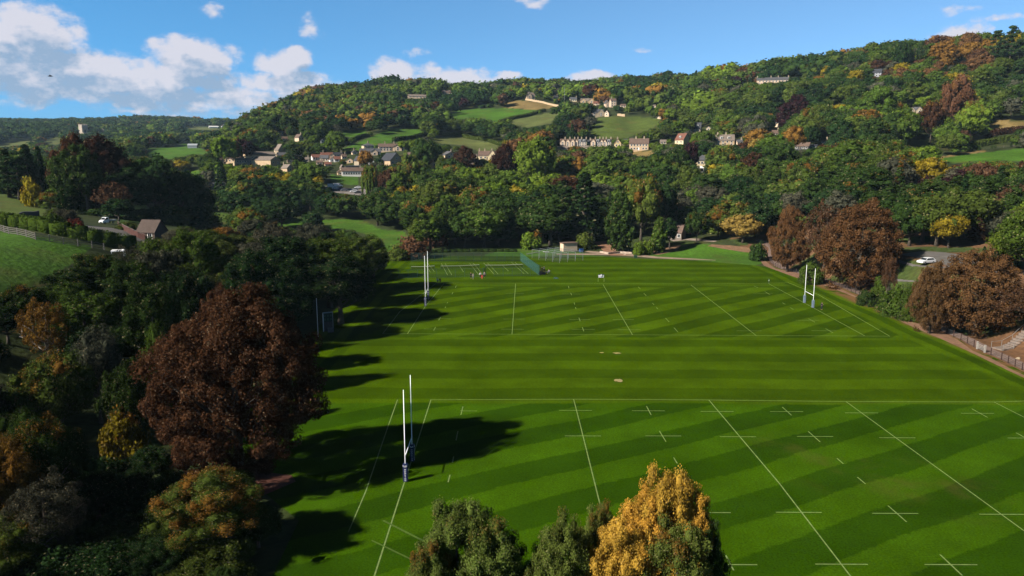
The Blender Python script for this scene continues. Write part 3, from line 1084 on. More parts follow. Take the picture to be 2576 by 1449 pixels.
def clumps_for(kind, Ht, W, n, rg):
    """centres, radii (3 axes) and outward directions of the leaf clumps of a crown"""
    R_ = W / 2
    if kind in ('round', 'tall', 'dome', 'bare', 'lobed'):
        zc, rz = {'round': (.60, .40), 'tall': (.57, .43), 'dome': (.49, .48), 'bare': (.60, .38), 'lobed': (.60, .40)}[kind]
        i = np.arange(n) + .5
        cz = 1 - 1.72 * i / n
        if kind == 'dome':
            cz = 1 - 1.92 * i / n
        ph = i * 2.39996 + rg.uniform(0, 6)
        sr = np.sqrt(np.clip(1 - cz * cz, 0, 1))
        d = np.stack([sr * np.cos(ph), sr * np.sin(ph), cz], -1) + rg.normal(0, .14, (n, 3))
        d = unit(d)
        k1, k2, k3 = rg.normal(0, 1, (3, 3))
        bump = 1 + .10 * np.sin(3.1 * d @ k1 + rg.uniform(0, 6)) + .08 * np.sin(5.3 * d @ k2) + .05 * np.sin(8 * d @ k3)
        if kind == 'lobed':
            bump = bump + .10 * np.sin(4.2 * d @ k2 + 1)
        fr = rg.uniform(.62, .86, n) * bump
        if kind == 'dome':
            fr = rg.uniform(.70, .92, n) * (1 + (bump - 1) * .95)
        inner = rg.random(n) < (.12 if kind == 'dome' else .22)
        fr[inner] *= .6
        c = d * fr[:, None] * np.array([R_, R_, rz * Ht])
        if kind == 'dome':
            c[:, :2] *= (1.06 - .32 * np.clip(d[:, 2:3], -.1, 1))
        if kind in ('round', 'lobed', 'tall', 'bare'):    # flatter below
            c[:, 2] = np.where(c[:, 2] < 0, c[:, 2] * .8, c[:, 2])
        c[:, 2] += zc * Ht
        r = rg.uniform(.75, 1.3, n) * R_ * (2.5 / math.sqrt(n)) * (1.0 if kind != 'dome' else rg.uniform(.7, 1.25, n))
        if kind == 'bare':
            r *= .7
        rad3 = np.stack([r, r, r * rg.uniform(.82, 1.05, n)], -1)
        return c, rad3, d
    if kind in ('column', 'poplar', 'conifer', 'spire'):
        t = ((np.arange(n) + .5) / n) ** (1.25 if kind in ('conifer', 'spire') else 1.0)
        ph = np.arange(n) * 2.39996 + rg.uniform(0, 6)
        if kind in ('conifer', 'spire'):
            prof = (1 - t) ** .85 * .9 + .06
            lo = .10
        else:
            prof = np.sin(np.pi * np.clip(t * .9 + .12, 0, 1)) ** .65 * .9 + .08
            lo = .05
        fr = rg.uniform(.45, .95, n) * prof
        c = np.stack([np.cos(ph) * fr * R_, np.sin(ph) * fr * R_, (lo + (1 - lo - .02) * t) * Ht], -1)
        r = rg.uniform(.7, 1.25, n) * R_ * (2.1 / math.sqrt(n)) * (.45 + .8 * prof)
        rad3 = np.stack([r, r, r * (.75 if kind in ('conifer', 'spire') else 1.5)], -1)
        d = unit(np.stack([np.cos(ph), np.sin(ph), np.full(n, .15 if kind in ('column', 'poplar') else -.1)], -1))
        return c, rad3, d
    if kind == 'cedar':
        lv = rg.integers(0, 7, n)
        ph = rg.uniform(0, 6.283, n)
        off = rg.uniform(0, 6.283, 7)
        wl = np.array([.75, 1.0, .95, .85, .7, .55, .4])[lv]
        fr = np.sqrt(rg.random(n)) * wl * (1 + .35 * np.sin(ph * 2 + off[lv]))
        z = np.array([.36, .46, .57, .68, .78, .88, .96])[lv] + rg.normal(0, .012, n) - .05 * fr
        c = np.stack([np.cos(ph) * fr * R_, np.sin(ph) * fr * R_, z * Ht], -1)
        r = rg.uniform(.7, 1.3, n) * R_ * 2.0 / math.sqrt(n)
        return c, np.stack([r * 1.25, r * 1.25, r * .42], -1), unit(np.stack([np.cos(ph), np.sin(ph), np.full(n, .8)], -1))
    if kind == 'willow':
        i = np.arange(n) + .5
        cz = 1 - 1.15 * i / n
        ph = i * 2.39996
        sr = np.sqrt(np.clip(1 - cz * cz, 0, 1))
        d = unit(np.stack([sr * np.cos(ph), sr * np.sin(ph), cz], -1) + rg.normal(0, .12, (n, 3)))
        top = rg.uniform(.75, 1.0, n)
        c = np.stack([d[:, 0] * R_ * .85, d[:, 1] * R_ * .85, (.60 + .34 * d[:, 2] * top) * Ht], -1)
        r = rg.uniform(.8, 1.2, n) * R_ * 1.9 / math.sqrt(n)
        hang = np.where(d[:, 2] < .75, rg.uniform(1.5, 3.6, n), 1.1)
        c[:, 2] -= (hang - 1) * r * .8
        return c, np.stack([r * .8, r * .8, r * hang], -1), d
    if kind == 'shrub':
        i = np.arange(n) + .5
        cz = 1 - 1.1 * i / n
        ph = i * 2.39996 + rg.uniform(0, 6)
        sr = np.sqrt(np.clip(1 - cz * cz, 0, 1))
        d = unit(np.stack([sr * np.cos(ph), sr * np.sin(ph), cz], -1) + rg.normal(0, .2, (n, 3)))
        c = d * rg.uniform(.5, .9, (n, 1)) * np.array([R_, R_, Ht * .8])
        c[:, 2] = np.maximum(c[:, 2] + .1 * Ht, .08 * Ht)
        r = rg.uniform(.7, 1.3, n) * R_ * 2.3 / math.sqrt(n)
        return c, np.stack([r, r, r * .8], -1), d
    raise ValueError(kind)


def crown_data(kind, Ht, W, leaf, n, per, seed, core=1, up=.15):
    rg = np.random.default_rng(seed)
    c, r3, d = clumps_for(kind, Ht, W, n, rg)
    n = len(c)
    cv = rg.random(n)
    # leaves
    u = rg.normal(0, 1, (n, per, 3))
    u = unit(u + d[:, None, :] * .75)
    rr_ = rg.uniform(.55, 1.16, (n, per, 1)) ** .8
    P = c[:, None, :] + u * rr_ * r3[:, None, :]
    nr_ = unit(u * .9 + np.array([0, 0, up]) + rg.normal(0, .55, (n, per, 3)))
    t = unit(np.cross(nr_, rg.normal(0, 1, (n, per, 3))))
    bt = np.cross(nr_, t)
    sz = leaf * rg.uniform(.65, 1.35, (n, per, 1))
    a, b = t * sz * .62, bt * sz * .42
    q = np.stack([P - a, P - b + nr_ * sz * .08, P + a, P + b - nr_ * sz * .08], 2).reshape(-1, 3)
    lf = np.arange(n * per * 4).reshape(-1, 4)
    lv = np.stack([rg.random((n, per)), np.repeat(cv[:, None], per, 1), np.clip(P[:, :, 2] / Ht, 0, 1), np.ones((n, per))], -1).reshape(-1, 4)
    verts, faces, var = [q], [lf], [lv]
    nq = len(q)
    tri = np.zeros((0, 4), int)
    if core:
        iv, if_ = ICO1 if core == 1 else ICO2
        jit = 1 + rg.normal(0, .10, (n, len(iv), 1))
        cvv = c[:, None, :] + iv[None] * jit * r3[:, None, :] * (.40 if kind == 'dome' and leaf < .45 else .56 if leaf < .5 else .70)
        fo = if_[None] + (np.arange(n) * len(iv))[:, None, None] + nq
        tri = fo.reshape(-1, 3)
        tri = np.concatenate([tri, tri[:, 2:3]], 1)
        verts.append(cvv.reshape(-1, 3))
        nf_ = len(if_)
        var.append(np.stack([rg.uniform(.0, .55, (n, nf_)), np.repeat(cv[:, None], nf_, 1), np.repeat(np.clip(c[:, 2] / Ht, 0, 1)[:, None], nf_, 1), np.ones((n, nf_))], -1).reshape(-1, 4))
    return np.concatenate(verts), lf, tri[:, :3] if core else np.zeros((0, 3), int), np.concatenate(var)


def mixed_mesh(name, V, quads, tris, var, mats, extra=None, tint=None):
    """mesh of quads and triangles; extra: (verts, list of faces) in material slot 1"""
    ev, ef = extra if extra else (np.zeros((0, 3)), [])
    me = bpy.data.meshes.new(name)
    VV = np.concatenate([V, ev]) if len(ev) else V
    me.vertices.add(len(VV))
    me.vertices.foreach_set('co', np.ascontiguousarray(VV, np.float32).ravel())
    eq = np.array([f for f in ef if len(f) == 4], int).reshape(-1, 4) + len(V)
    loops = np.concatenate([quads.ravel(), tris.ravel(), eq.ravel()])
    tot = np.concatenate([np.full(len(quads), 4), np.full(len(tris), 3), np.full(len(eq), 4)])
    me.loops.add(len(loops))
    me.loops.foreach_set('vertex_index', loops.astype(np.int32))
    me.polygons.add(len(tot))
    st_ = np.concatenate([[0], np.cumsum(tot)[:-1]]).astype(np.int32)
    me.polygons.foreach_set('loop_start', st_)
    for m in mats:
        me.materials.append(m)
    mi = np.concatenate([np.zeros(len(quads) + len(tris)), np.ones(len(eq))]).astype(np.int32)
    me.polygons.foreach_set('material_index', mi)
    me.polygons.foreach_set('use_smooth', np.ones(len(tot), bool))
    va = np.concatenate([var, np.full((len(eq), 4), .5)]) if len(eq) else var
    a = me.attributes.new('var', 'FLOAT_COLOR', 'FACE')
    a.data.foreach_set('color', np.ascontiguousarray(va, np.float32).ravel())
    if tint is not None:
        a = me.attributes.new('tint', 'FLOAT_COLOR', 'FACE')
        a.data.foreach_set('color', np.ascontiguousarray(tint, np.float32).ravel())
    me.update(calc_edges=True)
    return me


def trunk_data(kind, Ht, W, seed, limbs=6, n=7):
    rg = random.Random(seed)
    mb = MB()
    r0 = max(.12, Ht * .022 + W * .008)
    top = {'round': .62, 'tall': .75, 'dome': .7, 'bare': .8, 'lobed': .62, 'willow': .6, 'shrub': .5}.get(kind, .94)
    pts = []
    for i in range(6):
        t = i / 5
        pts.append((rg.uniform(-1, 1) * .012 * Ht * t, rg.uniform(-1, 1) * .012 * Ht * t, -.6 if i == 0 else top * Ht * t))
    mb.tube(pts, [r0 * (1.35 if i == 0 else 1 - .75 * i / 5) for i in range(6)], n)
    if kind not in ('conifer', 'spire', 'column', 'poplar'):
        for k in range(limbs):
            a = k * 2.4 + rg.uniform(-.3, .3)
            t0 = rg.uniform(.28, .55)
            z0 = top * Ht * t0
            ln = W / 2 * rg.uniform(.62, .9)
            z1 = z0 + rg.uniform(.12, .32) * Ht
            p0 = Vector((0, 0, z0))
            p3 = Vector((math.cos(a) * ln, math.sin(a) * ln, min(z1, Ht * .86)))
            p1 = p0.lerp(p3, .35) + Vector((0, 0, -.02 * Ht))
            p2 = p0.lerp(p3, .7) + Vector((rg.uniform(-1, 1), rg.uniform(-1, 1), .6)) * .03 * Ht
            mb.tube([p0, p1, p2, p3], [r0 * .5, r0 * .36, r0 * .22, r0 * .07], max(4, n - 2))
            if kind in ('bare', 'lobed') or limbs > 6:
                for s_ in (-1, 1):
                    q = p2 + Vector((math.cos(a + s_ * .9), math.sin(a + s_ * .9), .7)) * W * .16
                    mb.tube([p2, p2.lerp(q, .5) + Vector((0, 0, .1)), q], [r0 * .2, r0 * .13, r0 * .04], 4)
    return np.array(mb.v), mb.f


#            height, width
DIM = {'round': (15, 14), 'lobed': (16, 15), 'tall': (20, 12), 'dome': (22, 20), 'bare': (15, 12), 'conifer': (22, 9), 'spire': (22, 6), 'column': (21, 9), 'poplar': (12, 4),
       'cedar': (22, 16), 'willow': (16, 13), 'shrub': (4, 5)}
#            leaf size, clumps, leaves per clump, core detail
LOD = {'hero': (.165, 200, 270, 1), 'near': (.30, 150, 120, 1), 'mid': (.56, 84, 50, 1), 'far': (.82, 48, 32, 1), 'dist': (2.0, 18, 10, 1)}
NVAR = {'hero': 2, 'near': 3, 'mid': 3, 'far': 3, 'dist': 3}
NAMES = {'round': 'broadleaf_tree', 'lobed': 'broadleaf_tree', 'tall': 'broadleaf_tree', 'dome': 'chestnut_tree', 'bare': 'thinning_tree', 'conifer': 'conifer_tree', 'spire': 'conifer_tree',
         'column': 'cypress_tree', 'poplar': 'slender_tree', 'cedar': 'cedar_tree', 'willow': 'weeping_tree', 'shrub': 'shrub'}
CATS = {'broadleaf_tree': 'tree', 'chestnut_tree': 'chestnut tree', 'thinning_tree': 'tree', 'conifer_tree': 'conifer', 'cypress_tree': 'conifer', 'slender_tree': 'tree', 'cedar_tree': 'cedar tree',
        'weeping_tree': 'weeping tree', 'shrub': 'shrub'}
_proto = {}


def proto(kind, lod, k, scale_hint=1.0, bark=None):
    key = (kind, lod, k, bark is not None)
    if key in _proto:
        return _proto[key]
    Ht, W = DIM[kind]
    leaf, n, per, core = LOD[lod]
    if kind == 'dome':
        n, per = int(n * 2.5), int(per * (1.15 if lod == 'hero' else .9))
        leaf *= 1.12 if lod == 'hero' else .95
    if kind == 'shrub':
        n, per, leaf = max(10, n // 3), per, leaf * .62
    if kind in ('poplar', 'spire'):
        n = int(n * .7)
    if kind in ('conifer', 'column'):
        n = int(n * 1.15)
    if kind == 'bare':
        core = 0
        per = int(per * .55)
        leaf *= .85
    if kind == 'willow':
        leaf *= .9
    sd = 100 * (list(DIM).index(kind) + 1) + 7 * k + {'hero': 1, 'near': 2, 'mid': 3, 'far': 4, 'dist': 5}[lod]
    V, q, t, var = crown_data(kind, Ht, W, leaf, n, per, sd, core, up=.15 if kind not in ('willow',) else .05)
    tv, tf = trunk_data(kind, Ht, W, sd, 9 if kind == 'bare' else (5 if lod in ('far', 'dist') else 7), 5 if lod in ('far', 'dist') else 8)
    if lod in ('far', 'dist'):
        me = mixed_mesh('tree_far', V, q, t, var, [LEAF, BARK], (tv, tf))
        _proto[key] = (me, None, (V, q, t, var))
    else:
        me = mixed_mesh('tree_crown', V, q, t, var, [LEAF])
        tm = bpy.data.meshes.new('tree_trunk')
        tm.from_pydata(tv.tolist(), [], tf)
        tm.polygons.foreach_set('use_smooth', [True] * len(tm.polygons))
        tm.materials.append(bark or BARK)
        _proto[key] = (me, tm, None)
    return _proto[key]


PAL = {'dk': (.0215, .0390, .0085), 'md': (.0430, .0700, .0105), 'lt': (.0720, .1080, .0120), 'ol': (.0470, .0660, .0120), 'yl': (.150, .115, .010), 'or': (.130, .068, .014), 'ru': (.0340, .0160, .0088), 'cb': (.0860, .0440, .0180), 'rw': (.0410, .0200, .0100), 'gd': (.320, .180, .026), 'fo': (.066, .086, .0170),
       'pu': (.0180, .0070, .0090), 're': (.085, .018, .012), 'gy': (.045, .046, .030), 'go': (.190, .125, .030), 'co': (.018, .0085, .0060), 'bl': (.0130, .0280, .0085), 'br': (.060, .0300, .0160)}
CW = {'dk': 'dark green', 'md': 'mid green', 'lt': 'bright green', 'ol': 'olive green', 'yl': 'yellow', 'or': 'orange', 'ru': 'rust brown', 'cb': 'brown', 'rw': 'red brown', 'gd': 'golden orange', 'fo': 'olive green', 'pu': 'purple leaved', 're': 'red leaved', 'gy': 'grey green',
      'go': 'golden', 'co': 'dark copper', 'bl': 'deep green', 'br': 'dry brown'}
KW = {'round': 'round', 'lobed': 'broad', 'tall': 'tall', 'dome': 'domed', 'bare': 'thinly leaved', 'conifer': 'conical', 'spire': 'narrow', 'column': 'columnar', 'poplar': 'slender', 'cedar': 'layered', 'willow': 'weeping', 'shrub': 'bushy'}
TREES = []        # every tree that will be an object: dict


def plan(kind, x, Y, ytop, wpx, col, au=0.0, label=None, lod=None, yc=None, sink=0.0, bark=None, hand=True):
    """a tree on the bearing of column x at distance Y, its top in row ytop, wpx wide"""
    P = at_depth(x, Y)
    Ht = z_at(ytop, x, P) - P.z + sink
    d = depth_of(P)
    W = wpx * d / F
    Ht = max(Ht, 1.0)
    TREES.append(dict(kind=kind, P=(P.x, P.y, P.z - sink), H=Ht, W=W, col=col, au=au, label=label, x=x, yt=ytop, yb=float(project((P.x, P.y, P.z))[1]), w=wpx, d=d, lod=lod, bark=bark, hand=hand))


hd = plan


def hb(kind, x, yb, ytop, wpx, col, au=0.0, label=None, lod=None, **k):
    """the same for a plant whose foot shows in row yb"""
    plan(kind, x, ground(x, yb).y, ytop, wpx, col, au, label, lod, **k)


# --- beside the camera, at the bottom of the view
hd('tall', 1155, 47, 1236, 205, 'fo', .16, 'broad olive green treetop flecked with brown, bottom centre in front of the pitch', 'hero')
hd('tall', 1245, 46, 1290, 195, 'fo', .16, 'right hand shoulder crown of the flecked olive treetops at the bottom', 'hero')
hd('tall', 1092, 45, 1350, 150, 'fo', .24, 'left hand low crown of the flecked olive treetops at the bottom', 'hero')
hd('tall', 1405, 46, 1284, 165, 'fo', .12, 'olive treetop between the broad flecked treetop and the golden tree', 'hero')
hd('tall', 1328, 45.5, 1392, 120, 'fo', .18, 'low olive crown filling the dip between the flecked treetops', 'hero')
hd('tall', 1505, 49, 1250, 120, 'fo', .20, 'small olive crown peeping over the gap beside the golden tree', 'hero')
hd('tall', 1660, 47, 1148, 165, 'gd', .0, 'tall golden orange treetop standing before the pitch', 'hero')
hd('tall', 1602, 47, 1212, 170, 'gd', .0, 'golden orange crown at the left of the tall golden treetop', 'hero')
hd('tall', 1712, 46.5, 1208, 150, 'gd', .0, 'golden orange crown at the right of the tall golden treetop', 'hero')
hd('tall', 1545, 45.5, 1292, 165, 'gd', .0, 'low golden orange crown leaning away from the tall golden treetop', 'hero')
hd('tall', 1690, 45, 1285, 185, 'fo', .30, 'green crown with orange flecks under the golden crowns', 'hero')
hd('tall', 1755, 46, 1284, 120, 'dk', .08, 'dark green tree tucked under the right flank of the golden tree', 'hero')
# --- left of the near pitch
hd('dome', 606, 80, 702, 408, 'rw', .05, 'huge domed red brown chestnut tree at the edge of the near pitch', 'hero')
hd('dome', 566, 108, 702, 128, 'rw', .12, 'smaller red brown chestnut crown behind the shoulder of the huge chestnut', 'near')
hd('lobed', 540, 63, 1186, 275, 'ol', .44, 'green tree mottled with orange leaves below the huge red brown chestnut', 'hero')
for i_, (x_, y_, h_) in enumerate([(-62, 40, 19), (-52, 33, 18), (-74, 52, 19), (-47, 43, 15), (-84, 62, 19), (-42, 29, 17), (-96, 72, 18), (-70, 40, 20), (-58, 26, 19)]):
    TREES.append(dict(kind='tall', P=(x_, y_, h1(x_, y_)), H=h_, W=11, col='dk', au=.1, label='tall dark tree at the near left corner of the wood', x=-300, yt=1200, yb=1600, w=200, d=60, lod='near', bark=None, hand=True))
hd('lobed', 480, 64, 1290, 190, 'dk', .1, 'dark green tree left of the mottled orange tree below the huge chestnut', 'hero')
hd('lobed', 340, 62, 1330, 220, 'bl', .05, 'black green tree in the dark hollow at the bottom of the left wood', 'hero')
hd('shrub', 150, 57, 1375, 210, 'bl', .03, 'dark undergrowth at the foot of the grey half bare tree', 'near')
hd('round', 420, 66, 1250, 130, 'bl', .02, 'very dark crown under the left skirt of the huge chestnut', 'near')
hd('round', 250, 70, 1190, 170, 'bl', .02, 'deep green crown in the dark hollow below the yellow orange bush', 'near')
hd('shrub', 318, 82, 1003, 120, 'yl', .6, 'yellow orange leaved bush left of the huge chestnut', 'near')
hd('lobed', 110, 66, 1040, 240, 'dk', .34, 'dark green tree with orange upper leaves by the lower left edge', 'hero')
hd('bare', 130, 60, 1180, 220, 'gy', .12, 'grey half bare tree with pale twigs in the lower left corner', 'hero')
hd('round', 25, 62, 1090, 200, 'or', .5, 'orange tinged tree cut by the left edge above the grey half bare tree', 'hero')
hd('round', 40, 58, 1290, 200, 'ol', .35, 'olive tree cut by the bottom left corner', 'hero')
hd('lobed', 145, 88, 885, 190, 'ol', .46, 'green and orange tree below the timber rail fence', 'near')
hd('bare', 130, 104, 745, 130, 'or', .5, 'bare stemmed tree topped with orange leaves beside the timber rail fence', 'near', bark=True)
hd('round', 255, 96, 828, 130, 'gy', .05, 'grey green round tree in the dark gap left of the huge chestnut', 'near')
hd('round', 60, 112, 715, 130, 'dk', .36, 'dark tree with orange edges below the left hillside field', 'near')
hd('tall', 195, 122, 662, 170, 'dk', .22, 'dark green tree with brown flecks at the foot of the left hillside field', 'near')
hd('tall', 262, 128, 628, 150, 'dk', .34, 'tall green tree tipped with orange below the end of the white rail fence', 'near')
hd('tall', 345, 122, 640, 150, 'dk', .05, 'tall dark green tree in the belt below the cottage drive', 'near')
hd('bare', 330, 136, 615, 100, 'gy', .02, 'pale grey green tree with visible stems just below the cottage', 'near', bark=True)
hd('tall', 420, 126, 612, 120, 'gy', .02, 'grey green tall tree right below the cottage', 'near')
hd('tall', 500, 150, 564, 140, 'md', .06, 'green spreading tree right of the cottage with pale stems below', 'near', bark=True)
hd('tall', 400, 104, 690, 150, 'dk', 0, 'dark green tree behind the left shoulder of the huge chestnut', 'near', bark=True)
hd('tall', 480, 118, 665, 140, 'bl', 0, 'deep green tree directly behind the smaller red brown chestnut', 'near', bark=True)
hd('lobed', 330, 86, 905, 120, 'dk', .02, 'very dark tree in the shade left of the huge chestnut', 'near')
hd('round', 415, 92, 810, 80, 'md', .05, 'green crown edging the left outline of the huge chestnut', 'near')
hd('tall', 640, 142, 610, 150, 'bl', .04, 'deep green tree above the huge chestnut in the stream belt', 'near')
hd('tall', 735, 160, 580, 165, 'bl', .02, 'dark feathery tree in the middle of the stream belt', 'near')
hd('tall', 830, 178, 590, 150, 'md', .04, 'mid green tree of the stream belt by the shaded pitch edge', 'near')
hd('tall', 905, 200, 585, 140, 'md', .06, 'mid green tree at the corner of the stream belt by the left goal posts', 'near')
hd('tall', 858, 160, 628, 165, 'bl', .03, 'large dark tree overhanging the far pitch behind the scoreboard', 'near')
hd('tall', 728, 142, 662, 130, 'bl', .02, 'dark tree overhanging the pitch behind the lone white post', 'near')
hd('tall', 672, 122, 738, 120, 'bl', .02, 'dark tree between the huge chestnut and the lone white post', 'near')
hd('round', 868, 190, 640, 42, 'or', .5, 'small orange crown in the stream belt above the scoreboard', 'near')
hd('tall', 940, 222, 610, 75, 'bl', .05, 'dark tree ending the stream belt near the tennis courts', 'near')
hd('round', 610, 190, 592, 100, 'ol', .12, 'soft olive tree in the hollow between the cottage and the stream belt', 'near')
hd('lobed', 690, 200, 560, 120, 'gy', .10, 'grey green feathery tree in front of the valley meadow', 'near')
hd('lobed', 790, 215, 562, 130, 'gy', .06, 'grey green willow like tree below the valley meadow', 'near')
hd('round', 565, 215, 572, 70, 'or', .5, 'orange bush like tree right of the cottage garden', 'mid')
hd('shrub', 650, 170, 640, 80, 'br', .5, 'brown shrub in the hollow of the stream belt', 'near')
hd('round', 620, 262, 522, 88, 'ol', .05, 'round olive green tree standing before the shaded paddock', 'mid')
# --- dark copse on the left
hd('dome', 262, 285, 336, 185, 'co', .02, 'very dark copper domed tree, biggest of the left copse', 'mid')
hd('dome', 200, 280, 338, 110, 'ru', .06, 'dark red brown tree in the left copse under the folly tower', 'mid')
hd('tall', 222, 262, 362, 85, 'dk', .02, 'ivy green tree between the red brown and copper trees of the left copse', 'mid')
hd('spire', 153, 272, 420, 75, 'md', .02, 'soft green pyramid tree at the left of the left copse', 'mid')
hd('tall', 172, 268, 378, 80, 'dk', .02, 'green tree before the dark red brown tree of the left copse', 'mid')
hd('conifer', 25, 300, 374, 70, 'bl', .0, 'dark conifer by the left edge above the shaded paddock', 'mid')
hd('conifer', 75, 305, 362, 80, 'bl', .0, 'dark bluish conifer left of the left copse, tallest of the left row', 'mid')
hd('conifer', 108, 300, 366, 50, 'bl', .0, 'narrow dark conifer next to the soft green pyramid tree', 'mid')
hd('cedar', 50, 296, 392, 90, 'bl', .0, 'dark spreading conifer at the far left of the upper paddock', 'mid')
hd('shrub', 85, 270, 436, 46, 'yl', .4, 'yellow orange bush under the dark conifers on the left', 'mid')
hd('lobed', 395, 290, 398, 150, 'bl', .0, 'black green tree on the right flank of the left copse', 'mid')
hd('tall', 335, 276, 420, 120, 'bl', .0, 'black green tree in the heart of the left copse', 'mid')
hd('round', 455, 300, 432, 120, 'bl', .0, 'black green round tree at the lower right end of the left copse', 'mid')
hd('bare', 290, 262, 455, 90, 'br', .05, 'bare grey brown tree at the front of the left copse', 'mid')
hd('lobed', 500, 306, 462, 90, 'bl', .0, 'dark tree trailing off the left copse above the shaded paddock', 'mid')
hd('round', 128, 256, 484, 58, 'ol', .5, 'green and orange tree above the hedge by the drive', 'mid')
hd('round', 178, 262, 476, 66, 'ol', .44, 'green tree with golden sprays above the parked pickup', 'mid')
hd('spire', 228, 268, 490, 50, 'dk', .12, 'dark feathery conifer behind the parked pickup', 'mid')
hb('shrub', 135, 573, 535, 54, 'md', .05, 'grey green bush at the top of the clipped hedge', 'mid')
hb('shrub', 190, 584, 547, 38, 're', .1, 'red leaved small tree beside the drive left of the pickup', 'mid')
hd('round', 300, 250, 500, 70, 'bl', .0, 'dark tree shading the drive behind the pickup', 'mid')
hb('shrub', 320, 580, 555, 50, 'ol', .1, 'garden bush behind the dark red board fence', 'mid')
for x_, y_, yt_, w_, c_, lb_ in [(330, 268, 520, 60, 'bl', 'dark undergrowth bush at the front of the left copse behind the cottage roof'), (375, 275, 515, 70, 'bl', 'dark bush under the right flank of the left copse'),
                                (420, 282, 505, 80, 'dk', 'dark thicket under the black green trees right of the left copse'), (470, 292, 502, 80, 'bl', 'dark thicket where the left copse trails off'),
                                (515, 300, 505, 60, 'dk', 'last dark thicket of the left copse above the shaded paddock'), (285, 262, 520, 60, 'bl', 'dark bush behind the parked pickup'), (245, 262, 520, 50, 'dk', 'dark green bush left of the parked pickup')]:
    hd('shrub', x_, y_, yt_, w_ * 1.25, c_, .03, lb_, 'mid')
# --- behind the far pitch
hd('shrub', 1040, 268, 588, 82, 'br', .35, 'russet shrub at the back corner of the tennis courts', 'mid')
hd('shrub', 1000, 262, 612, 50, 'ol', .4, 'olive and orange shrub beside the russet shrub', 'mid')
hd('shrub', 1090, 300, 560, 70, 'br', .5, 'rough orange scrub at the meadow end behind the courts', 'mid')
hd('bare', 1083, 335, 517, 62, 'or', .35, 'pale stemmed tree with a flat orange top in the valley meadow', 'mid', bark=True)
hd('round', 1145, 305, 560, 90, 'dk', .10, 'dark tree behind the back fence of the tennis courts', 'mid')
hd('tall', 1205, 315, 515, 110, 'ol', .12, 'green tree with olive top behind the tennis courts', 'mid')
hd('round', 1255, 300, 570, 80, 'bl', 0, 'deep green bush like tree behind the right hand court', 'mid')
hd('tall', 1270, 330, 470, 110, 'dk', .04, 'tall dark tree behind the right hand court', 'mid')
hd('shrub', 1337, 292, 572, 48, 'lt', .48, 'bright bush with orange tips left of the cricket nets', 'mid')
hd('tall', 1385, 300, 512, 120, 'dk', .02, 'dark green tree behind the cricket nets', 'mid')
hd('tall', 1335, 330, 462, 110, 'md', .02, 'mid green tree above the bright bush with orange tips', 'mid')
hd('conifer', 1470, 308, 432, 130, 'bl', 0, 'big dark spreading conifer above the white hut', 'mid')
hd('conifer', 1425, 318, 466, 110, 'bl', 0, 'dark conifer left of the big spreading conifer above the hut', 'mid')
hd('shrub', 1470, 292, 582, 50, 'ol', .05, 'pale green bush behind the white hut', 'mid')
hd('column', 1560, 284, 480, 72, 'dk', .02, 'dense dark columnar conifer right of the white hut', 'mid')
hd('lobed', 1612, 308, 441, 105, 'ol', .42, 'tall tree with an orange brown top behind the columnar conifer', 'mid')
hd('tall', 1684, 287, 548, 40, 'bl', 0, 'dark tree in front of the left half of the pavilion', 'mid')
hd('tall', 1665, 320, 450, 80, 'bl', 0, 'dark tree over the roof of the pavilion', 'mid')
hd('poplar', 1657, 280, 545, 34, 'md', .06, 'slim light green tree left of the pavilion', 'mid')
hd('shrub', 1606, 275, 600, 26, 'lt', .05, 'bright green round bush by the gravel track', 'mid')
hd('shrub', 1628, 277, 597, 26, 'lt', .05, 'second bright green round bush, nearer the slim tree', 'mid')
hd('lobed', 1752, 298, 530, 62, 'dk', .30, 'dark green tree with a rust top beside the pavilion', 'mid')
hd('lobed', 1806, 303, 518, 70, 'ol', .46, 'rust topped tree behind the golden tree by the pavilion lawn', 'mid')
hd('lobed', 1868, 290, 543, 98, 'go', .15, 'golden yellow spreading tree at the edge of the pavilion lawn', 'mid')
hd('shrub', 1905, 262, 600, 40, 'dk', .1, 'dark bush at the corner where the footpath enters the trees', 'mid')
# --- along the footpath
hd('dome', 2158, 203, 497, 196, 'cb', .12, 'large domed brown chestnut above the footpath and right goal posts', 'near')
hd('bare', 2070, 214, 502, 110, 'br', .1, 'thin grey brown tree showing its branches left of the large brown chestnut', 'near')
hd('dome', 1980, 236, 517, 95, 'cb', .14, 'narrow brown chestnut at the far end of the footpath', 'near')
hd('dome', 2452, 150, 621, 225, 'cb', .2, 'orange brown chestnut above the footpath gate', 'near')
hd('dome', 2338, 152, 652, 100, 'cb', .14, 'brown chestnut crown joined to the left of the orange brown chestnut', 'near')
hd('bare', 2585, 140, 700, 170, 'br', .2, 'half bare brown tree cut by the right edge above the steps', 'near')
hd('shrub', 2255, 168, 712, 85, 'md', .04, 'wide green shrub between the two big brown chestnuts', 'near')
hd('shrub', 2290, 164, 748, 60, 'md', .02, 'low green shrub right of the wide green shrub on the bank', 'near')
hd('shrub', 2040, 214, 650, 60, 'md', .02, 'green bush under the thin grey brown tree', 'near')
hd('bare', 2232, 178, 636, 40, 'br', .0, 'small leafless tree in front of the upper car park', 'near')
hd('lobed', 2287, 222, 506, 120, 'dk', .03, 'dark green broad tree behind the upper car park', 'mid')
hd('round', 2385, 212, 536, 82, 'yl', .0, 'bright yellow tree behind the upper car park', 'mid')
hd('conifer', 2455, 218, 545, 60, 'br', .0, 'dead brown conifer right of the bright yellow tree', 'mid')
hd('conifer', 2475, 240, 455, 120, 'dk', .0, 'big feathery green conifer behind the dead brown conifer', 'mid')
hd('conifer', 2400, 262, 440, 110, 'dk', .0, 'big green conifer above the bright yellow tree', 'mid')
